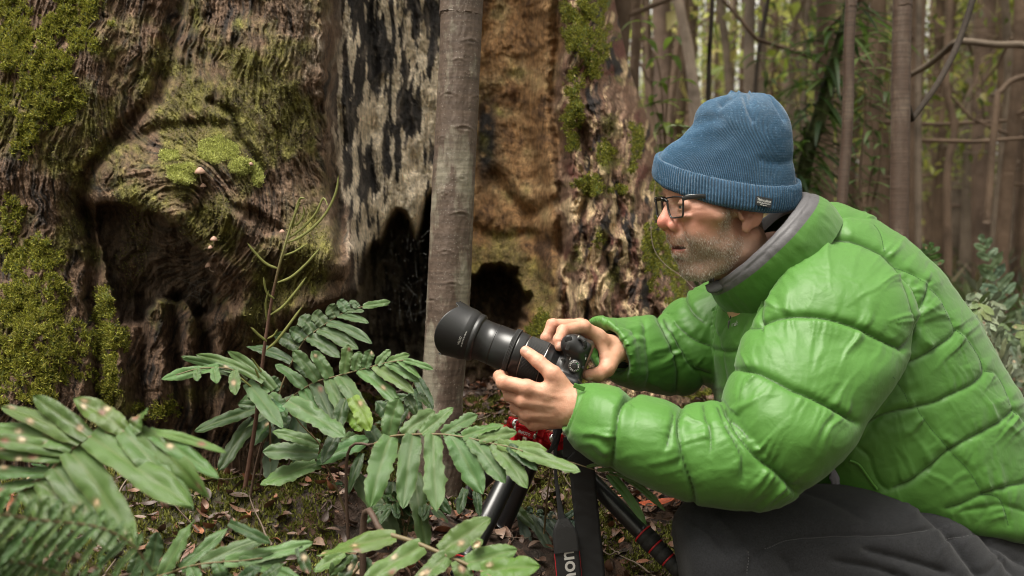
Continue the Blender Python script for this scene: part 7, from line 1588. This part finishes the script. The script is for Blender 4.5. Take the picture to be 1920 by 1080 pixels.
for sg in (-1, 1):
    v, f = tube(c+s*(w_*sg*1.0)[:, None], .0011, 8); obj("red_edging", v, f, RED, pad)
tv, tf = text_mesh("Canon", .036, bold=.0006); L_ = np.r_[0, np.cumsum(np.linalg.norm(np.diff(c, axis=0), axis=1))]
tv[:, 0] *= 1.0; e0 = tv[:, 0].max(); a = .006+(e0-tv[:, 0])      # reads upwards; the last letter nearest the strap end
cc = np.stack([np.interp(a, L_, c[:, k]) for k in range(3)], 1); ss = np.array([np.interp(a, L_, s[:, k]) for k in range(3)]).T; n3 = np.stack([np.interp(a, L_, nn[:, k]) for k in range(3)], 1)
ssg = -np.sign(ss[:, :1]); obj("lettering", cc+ss*ssg*(tv[:, 1:2]*1.0)+n3*.0026, tf, mat("grey_embroidery", (.42, .41, .39), .8), pad, smooth=False)
# ---------------------------------------------------------------- tripod
TRI = mat("black_tripod_tube", (.010, .010, .011), .3, spec=.5); REDM = mat("red_anodised", (.50, .010, .022), .28, metal=.75, coat=.3); CHR = mat("chrome_bolt", (.55, .55, .55), .18, metal=1)
tripod = thing("tripod", "black travel tripod with red anodised hinges and red collar rings", "tripod", P(1010, 1440, 1.82))
AP = P(1012, 822, 1.80)
def rod(nm, a, b, ra, rb, m, par=None, sides=40, prof=None):
    v, f = tube([a+(np.array(b)-a)*t for t in np.linspace(0, 1, 8)], np.linspace(ra, rb, 8), sides, 24); return obj(nm, v, f, m, par or tripod)
def leg(top, end, r, cuts, far=False):
    top, end = np.array(top), np.array(end); d = end-top; L_ = np.linalg.norm(d); d /= L_
    lg = rod("leg", top, top+d*cuts[0][0], r, r, TRI)
    rr = r
    for i, (a, b) in enumerate(cuts):
        n = 3; p0 = top+d*a; k = (b-a)/n
        prof = [(rr*.95, 0), (rr*1.16, .002), (rr*1.16, k*.42), (rr*1.08, k*.46), (rr*1.20, k*.5), (rr*1.16, k*.9), (rr*1.0, k*.97)]
        for j in range(n):
            s_ = 1-.12*j; q = np.array(prof)*np.array([s_, 1]); v, f = lathe(np.array([(x, y) for x, y in q]), p0+d*k*j, d, 60, mod=lambda r_, h_, th: (r_*(1+.03*np.cos(th*20)*(h_ > k*.5)), h_)); tl = obj("twist_lock", v, f, RUB, lg)
            v, f = lathe(np.array([(rr*1.0*s_, -.0012), (rr*1.22*s_, -.001), (rr*1.24*s_, .0014), (rr*1.0*s_, .002)]), p0+d*k*j, d, 60); obj("red_ring", v, f, RED, lg)
        rr *= .66; nxt = cuts[i+1][0] if i+1 < len(cuts) else L_
        rod("leg_section", p0+d*(b-a)*.9, top+d*nxt, rr, rr, TRI, lg)
    v, f = ellipsoid(end, (rr*1.5, rr*1.5, rr*1.2)); obj("rubber_foot", v, f, RUB, lg)
leg(P(1052, 842, 1.78), P(1350, 1150, 1.63), .0150, [(.205, .295)])
leg(P(975, 850, 1.74), P(852, 1098, 1.60), .0170, [(.215, .245)])
leg(P(960, 850, 1.84), P(790, 1015, 2.03), .0140, [(.120, .19)])
rod("centre_column", P(1004, 850, 1.80), P(944, 985, 1.84), .0150, .0150, TRI)
def hinge(c, ax, r, L_, nm="hinge"):
    c = np.array(c); ax = unit(ax)
    v, f = lathe(np.array([(.001, -L_/2), (r*.9, -L_/2), (r, -L_/2+.001), (r, L_/2-.001), (r*.9, L_/2), (.001, L_/2)]), c, ax, 48); h = obj(nm, v, f, REDM, tripod)
    for s_ in (-1, 1):
        v, f = lathe(np.array([(r*.78, L_/2*s_*.98), (r*.74, L_/2*s_+s_*.0012), (r*.45, L_/2*s_+s_*.0034), (.0005, L_/2*s_+s_*.0042)]), c, ax, 32); obj("bolt", v, f, CHR, h)
    return h
hinge(P(964, 794, 1.78), (.35, -1, .15), .0105, .022); hinge(P(1034, 821, 1.76), (.3, -1, .1), .0110, .024); hinge(P(1004, 806, 1.83), (.3, -1, .1), .0110, .03)
ax1 = unit(P(1010, 814, 1.76)-P(966, 798, 1.77)); zz = unit(np.cross(ax1, [0, 1, 0])); zz = zz if zz[2] > 0 else -zz; yy = np.cross(zz, ax1); RR = np.stack([ax1, yy, zz])
v, f = box(P(988, 800, 1.785), (.036, .010, .0085), RR, .003); obj("spider_arm", v, f, REDM, tripod)
v, f = box(P(944, 806, 1.79), (.010, .009, .010), RR, .004); obj("spider_arm", v, f, REDM, tripod)
cl = P(986, 806, 1.752); 
v, f = box(cl-zz*.0055, (.0165, .005, .0062), RR, .0012); cp = obj("clamp", v, f, REDM, tripod)
v, f = lathe(np.array([(.0005, -.015), (.0052, -.015), (.0058, -.014), (.0058, .014), (.0052, .015), (.0005, .015)]), cl+zz*.0055, ax1, 40); obj("clamp_roller", v, f, REDM, cp)
for s_ in (-1, 1):
    v, f = ellipsoid(cl+ax1*.0185*s_-zz*.003, (.0042, .006, .0085), RR); obj("bolt", v, f, CHR, cp)
    v, f = box(cl+ax1*.0175*s_+zz*.003, (.0022, .0055, .0075), RR, .001); obj("clamp_cheek", v, f, REDM, cp)
for k in (-1, 1): v, f = box(cl-zz*(.0055+k*.0048)-yy*np.sign(yy[1])*.0052, (.0165, .0006, .0006), RR, .0003); obj("clamp_ridge", v, f, REDM, cp)
tv, tf = text_mesh("MeFOTO", .0075, bold=.00015, fit=.022); obj("lettering", cl-zz*.0055+tv[:, :1]*ax1-yy*np.sign(yy[1])*.0056+tv[:, 1:2]*zz, tf, mat("grey_engraving", (.55, .50, .50), .5), cp, smooth=False)
for a, b, r in ((P(1044, 826, 1.775), P(1078, 866, 1.79), .0155), (P(968, 812, 1.78), P(960, 850, 1.75), .0130)):
    rod("leg_shoulder", a, b, r, r*.95, REDM)
v, f = lathe(np.array([(.001, -.02), (.022, -.02), (.024, -.016), (.024, .008), (.018, .014), (.001, .016)]), AP, (0, .1, 1), 48); obj("spider", v, f, REDM, tripod)
# ---------------------------------------------------------------- small things of the forest floor and bark
def ray_stump(px, py, off=0.0):
    p, n = stump_at(px, py); return p+n*off, n
CAP = mat("mushroom_cap", (.36, .22, .16), .6, var=.2, vscale=200); STM = mat("mushroom_stem", (.30, .22, .17), .6)
for k, (x, y, s, lb) in enumerate([(379, 330, 10, "largest pinkish brown bell mushroom, standing on the moss cushion of the burl"), (383, 352, 6, "small brown bell mushroom just below the largest one on the burl"), (399, 457, 7, "upper of three tiny mushrooms in a column at the cavity's right edge"), (399, 469, 5, "middle tiny mushroom of three in a column at the cavity's right edge"), (401, 500, 7.5, "lowest tiny mushroom of three at the cavity's right edge, with a visible stalk"), (533, 444, 5.5, "single tiny pale mushroom beside the fertile fern stem"), (466, 312, 5, "tiny pale mushroom next to the right end of the bright moss cushion")]):
    p, n = ray_stump(x, y+s*1.2, .0); sc = s*2.0/F_PX; q = p+n*sc*1.1+np.array([0, 0, sc*1.6]); t = thing("mushroom", lb, "mushroom", p)
    v, f = tube([p, p+n*sc*.8+np.array([0, 0, sc*.6]), q], [sc*.14, sc*.11, sc*.1], 8, 12); obj("stem", v, f, STM, t)
    v, f = lathe(np.array([(.001, 1.05), (.25, .98), (.5, .78), (.78, .42), (1.0, .0), (.96, -.03), (.6, .18), (.1, .3)])*sc, q, (n[0]*.2, n[1]*.2, 1), 28, mod=lambda r, h, th: (r*(1+.02*np.cos(th*14)), h)); obj("cap", v, f, CAP, t)
# mossy stone between the tripod legs
def mossy_stone():
    c = P(1005, 955, 2.06); t = thing("mossy_stone", "rounded stone thickly covered in bright moss behind the tripod legs", "stone", c); v, f = ellipsoid(c, (.085, .075, .075), n=40); v = v+.012*fbm(v[:, 0]*18, v[:, 1]*18, v[:, 2]*18, 3)[:, None]*unit_rows(v-c)
    obj("stone", v, f, mat("stone_under_moss", (.07, .075, .03), .9, bump=.8, bscale=120, var=.4), t); r = np.random.default_rng(3); k = r.integers(0, len(v), 9000); nn = unit_rows(v-c); k = k[(nn[k, 2] > -.3)]
    vv, ff, cc = tufts(v[k]+r.normal(0, .003, (len(k), 3)), nn[k], .008, .0018, 8, k=3, pal=((.17, .20, .03), (.25, .28, .06), (.10, .12, .02), (.20, .21, .04))); o = obj("moss", vv, ff, MOSS_M, t, cols={"tint": cc}); o['kind'] = "stuff"
def unit_rows(a): return a/np.maximum(np.linalg.norm(a, axis=1), 1e-9)[:, None]
mossy_stone()
def ground_moss():
    r = np.random.default_rng(15); n = 100000; x = r.uniform(-1.0, .9, n); y = r.uniform(1.25, 2.6, n); k = fbm(x*2.6, y*2.6, 3.3, 4) + .35*sm(.0, -.4, x)-.12 > -.12; x, y = x[k], y[k]
    p = np.stack([x, y, ground_z(x, y)+.002], 1); v, f, c = tufts(p, np.tile([0, 0, 1.], (len(p), 1)), .009, .0022, 4, k=3, pal=((.12, .13, .02), (.18, .19, .04), (.07, .08, .015), (.14, .13, .03)))
    tag(obj("ground_moss", v, f, MOSS_M, cols={"tint": c}), "low green moss growing over the soil", kind="stuff")
ground_moss()
def twigs():
    r = np.random.default_rng(9); mb = MB()
    for _ in range(420):
        x, y = r.uniform(-1, 1.3), r.uniform(1.35, 2.7); a = r.uniform(0, 3.14); L_ = r.uniform(.03, .14); n = 5; t = np.linspace(-.5, .5, n); xs = x+np.cos(a)*L_*t+r.normal(0, .004, n); ys = y+np.sin(a)*L_*t+r.normal(0, .004, n); z = ground_z(xs, ys)+.006+abs(r.normal(0, .008))
        v, f = tube(np.stack([xs, ys, z], 1), np.linspace(.0016, .0006, n)*r.uniform(.6, 1.5), 5, 9); mb.add(v, f, tint=np.tile(np.array([(.10, .07, .05), (.16, .12, .09), (.06, .035, .025)][r.integers(0, 3)]), (len(v), 1)))
    o = mb.build("twig_litter", mat("twig_bark", attr="tint", rough=.8)); tag(o, "thin dead twigs lying among the leaves", kind="stuff")
twigs()
def one_leaf(name, label, cat, px, py, D, L, W, col, yaw, tilt=(.2, 0), curl=.5):
    c = P(px, py, D); c[2] = max(float(ground_z(c[0], c[1]))+.012, c[2] if abs(c[2]-ground_z(c[0], c[1])) < .03 else 0); r = np.random.default_rng(int(px)); s = np.linspace(-.5, .5, 16); u = np.linspace(-1, 1, 9); pr = np.sqrt(np.clip(1-(2*np.abs(s+.04))**2.2, 0, 1))
    S, U = np.meshgrid(s, u, indexing='ij'); v = np.stack([S*L, U*pr[:, None]*W/2, curl*L*S**2+.18*W*np.abs(U)*pr[:, None]+.05*W*noise(S*9, U*2)], -1).reshape(-1, 3)
    R = np.array(Matrix.Rotation(yaw, 3, 'Z') @ Matrix.Rotation(tilt[0], 3, 'X') @ Matrix.Rotation(tilt[1], 3, 'Y')); t = np.tile(np.array(col, float), (len(v), 1))*(1+.2*noise(v[:, :1]*200, v[:, 1:2]*200)); t = t*(1-.35*np.exp(-(np.abs(U.reshape(-1, 1))/.1)**2))
    return tag(obj(name, v @ R.T+c, grid_faces(16, 9), LEAFLIT, cols={"tint": np.clip(t, .01, 1)}), label, cat)
one_leaf("fallen_leaf", "bright orange red curled dead leaf on the soil under the elbow", "leaf", 1232, 945, 1.98, .075, .018, (.48, .10, .04), .25, (.4, -.1), .3)
one_leaf("fallen_leaf", "oval tan dead leaf standing beside the tripod's right leg", "leaf", 1158, 1005, 1.93, .045, .028, (.22, .14, .085), 1.4, (-.9, .5), .4)
one_leaf("fallen_leaf", "orange brown dead leaf near the right tripod leg's upper collar", "leaf", 1152, 962, 1.97, .05, .014, (.36, .12, .06), -.1, (.3, 0), .3)
one_leaf("fallen_leaf", "crumpled tan dead leaf between the tripod leg and the broad leaved fern", "leaf", 850, 965, 1.66, .055, .035, (.26, .16, .10), .6, (.6, .3), 1.2)
one_leaf("fallen_leaf", "pale brown dead leaf lying over the crown of the large fern", "leaf", 690, 812, 1.60, .075, .026, (.26, .19, .13), .2, (.7, .2), .4)
one_leaf("fallen_leaf", "long dry leaf hanging under the strap, tan", "leaf", 905, 985, 1.72, .05, .022, (.20, .12, .07), 1.1, (.7, .4), .6)
# leafy twig reaching over the strap
def leafy_twig():
    t = thing("leafy_twig", "thin green twig with narrow glossy leaves crossing in front of the wide strap", "twig", P(1050, 1000, 1.66)); mb = MB(); mb.uvs = []; r = np.random.default_rng(3)
    c = catmull(P([1046, 1068, 1100, 1140, 1180], [862, 866, 876, 888, 898], np.array([1.70, 1.66, 1.64, 1.63, 1.62])), 40); v, f = tube(c, np.linspace(.0014, .0008, 40), 8); obj("stem", v, f, RACH, t)
    v, f = tube(np.vstack([c[0], P(1030, 900, 1.73), P(1020, 1000, 1.8)]), [.0014, .0016, .002], 8, 12); obj("stem", v, f, RACH, t)
    for a, b, W, cc in (((1120, 882), (1178, 888), 8, (.07, .13, .03)), ((1150, 890), (1192, 905), 9, (.08, .15, .04)), ((1172, 896), (1232, 950), 14, (.06, .12, .03)), ((1140, 888), (1192, 965), 20, (.05, .12, .025)), ((1180, 898), (1226, 900), 9, (.09, .15, .05)), ((1100, 876), (1138, 872), 7, (.07, .13, .03)), ((1160, 893), (1210, 896), 8, (.08, .14, .04))):
        p, q = P(*a, 1.63), P(*b, 1.61); d = q-p; L_ = np.linalg.norm(d); pinna(mb, p, d+np.array([0, 0, .35])*L_, np.cross(d, [0, -1, .2]), L_*1.05, W/F_PX*1.62, r, cc, .35, 0, 0, .15)
    v, f = mb.arrays(); obj("leaves", v, f, FERN, t, cols={"tint": np.concatenate(mb.a["tint"])}, uv=np.vstack(mb.uvs))
leafy_twig()
v, f = tube(P([1232, 1226, 1221, 1222, 1232, 1252, 1276, 1300], [300, 372, 410, 450, 478, 500, 517, 540], np.array([2.35, 2.33, 2.32, 2.3, 2.28, 2.26, 2.22, 2.2])), [.0008]*8, 8, 60); tag(obj("dry_stem", v, f, mat("pale_twig", (.12, .085, .065), .7)), "thin curved dry stem hanging in front of the face against the buttress", "stem")
def cobweb():
    r = np.random.default_rng(8); mb = MB(); pts = [ray_stump(x, y)[0]+np.array([0, -.02, 0]) for x, y in [(338, 520), (352, 560), (382, 572), (402, 548), (398, 520), (370, 508)]]; c = np.mean(pts, 0)+np.array([0, .02, 0])
    for p in pts: v, f = tube([c, p], .0003, 4); mb.add(v, f)
    for k in range(1, 4):
        for i in range(6): a, b = pts[i], pts[(i+1) % 6]; u = (k+r.uniform(-.4, .4))/4; v, f = tube([c+(a-c)*u, c+((a+b)/2-c)*u*.9, c+(b-c)*u], .00022, 4, 5); mb.add(v, f)
    o = mb.build("cobweb", mat("web_silk", (.14, .13, .12), .7)); tag(o, "dusty grey cobweb stretched inside the cavity below the burl", "cobweb")
cobweb()
def dew_web():
    r = np.random.default_rng(18); mb = MB()
    for _ in range(110):
        x, y = r.uniform(715, 800), r.uniform(430, 610); p = P(x, y, 2.6+.1*r.random()); v, f = ellipsoid(p, (r.uniform(.0006, .0014),)*3, n=5); mb.add(v, f)
    for _ in range(26):
        x, y = r.uniform(715, 800), r.uniform(430, 610); v, f = tube([P(x, y, 2.62), P(x+r.normal(0, 30), y+r.normal(0, 40), 2.64)], .00022, 4); mb.add(v, f)
    tag(mb.build("dew_web", mat("dew_drop", (.22, .22, .21), .2)), "dew specked spider threads in the dark hollow left of the sapling", kind="stuff")
dew_web()
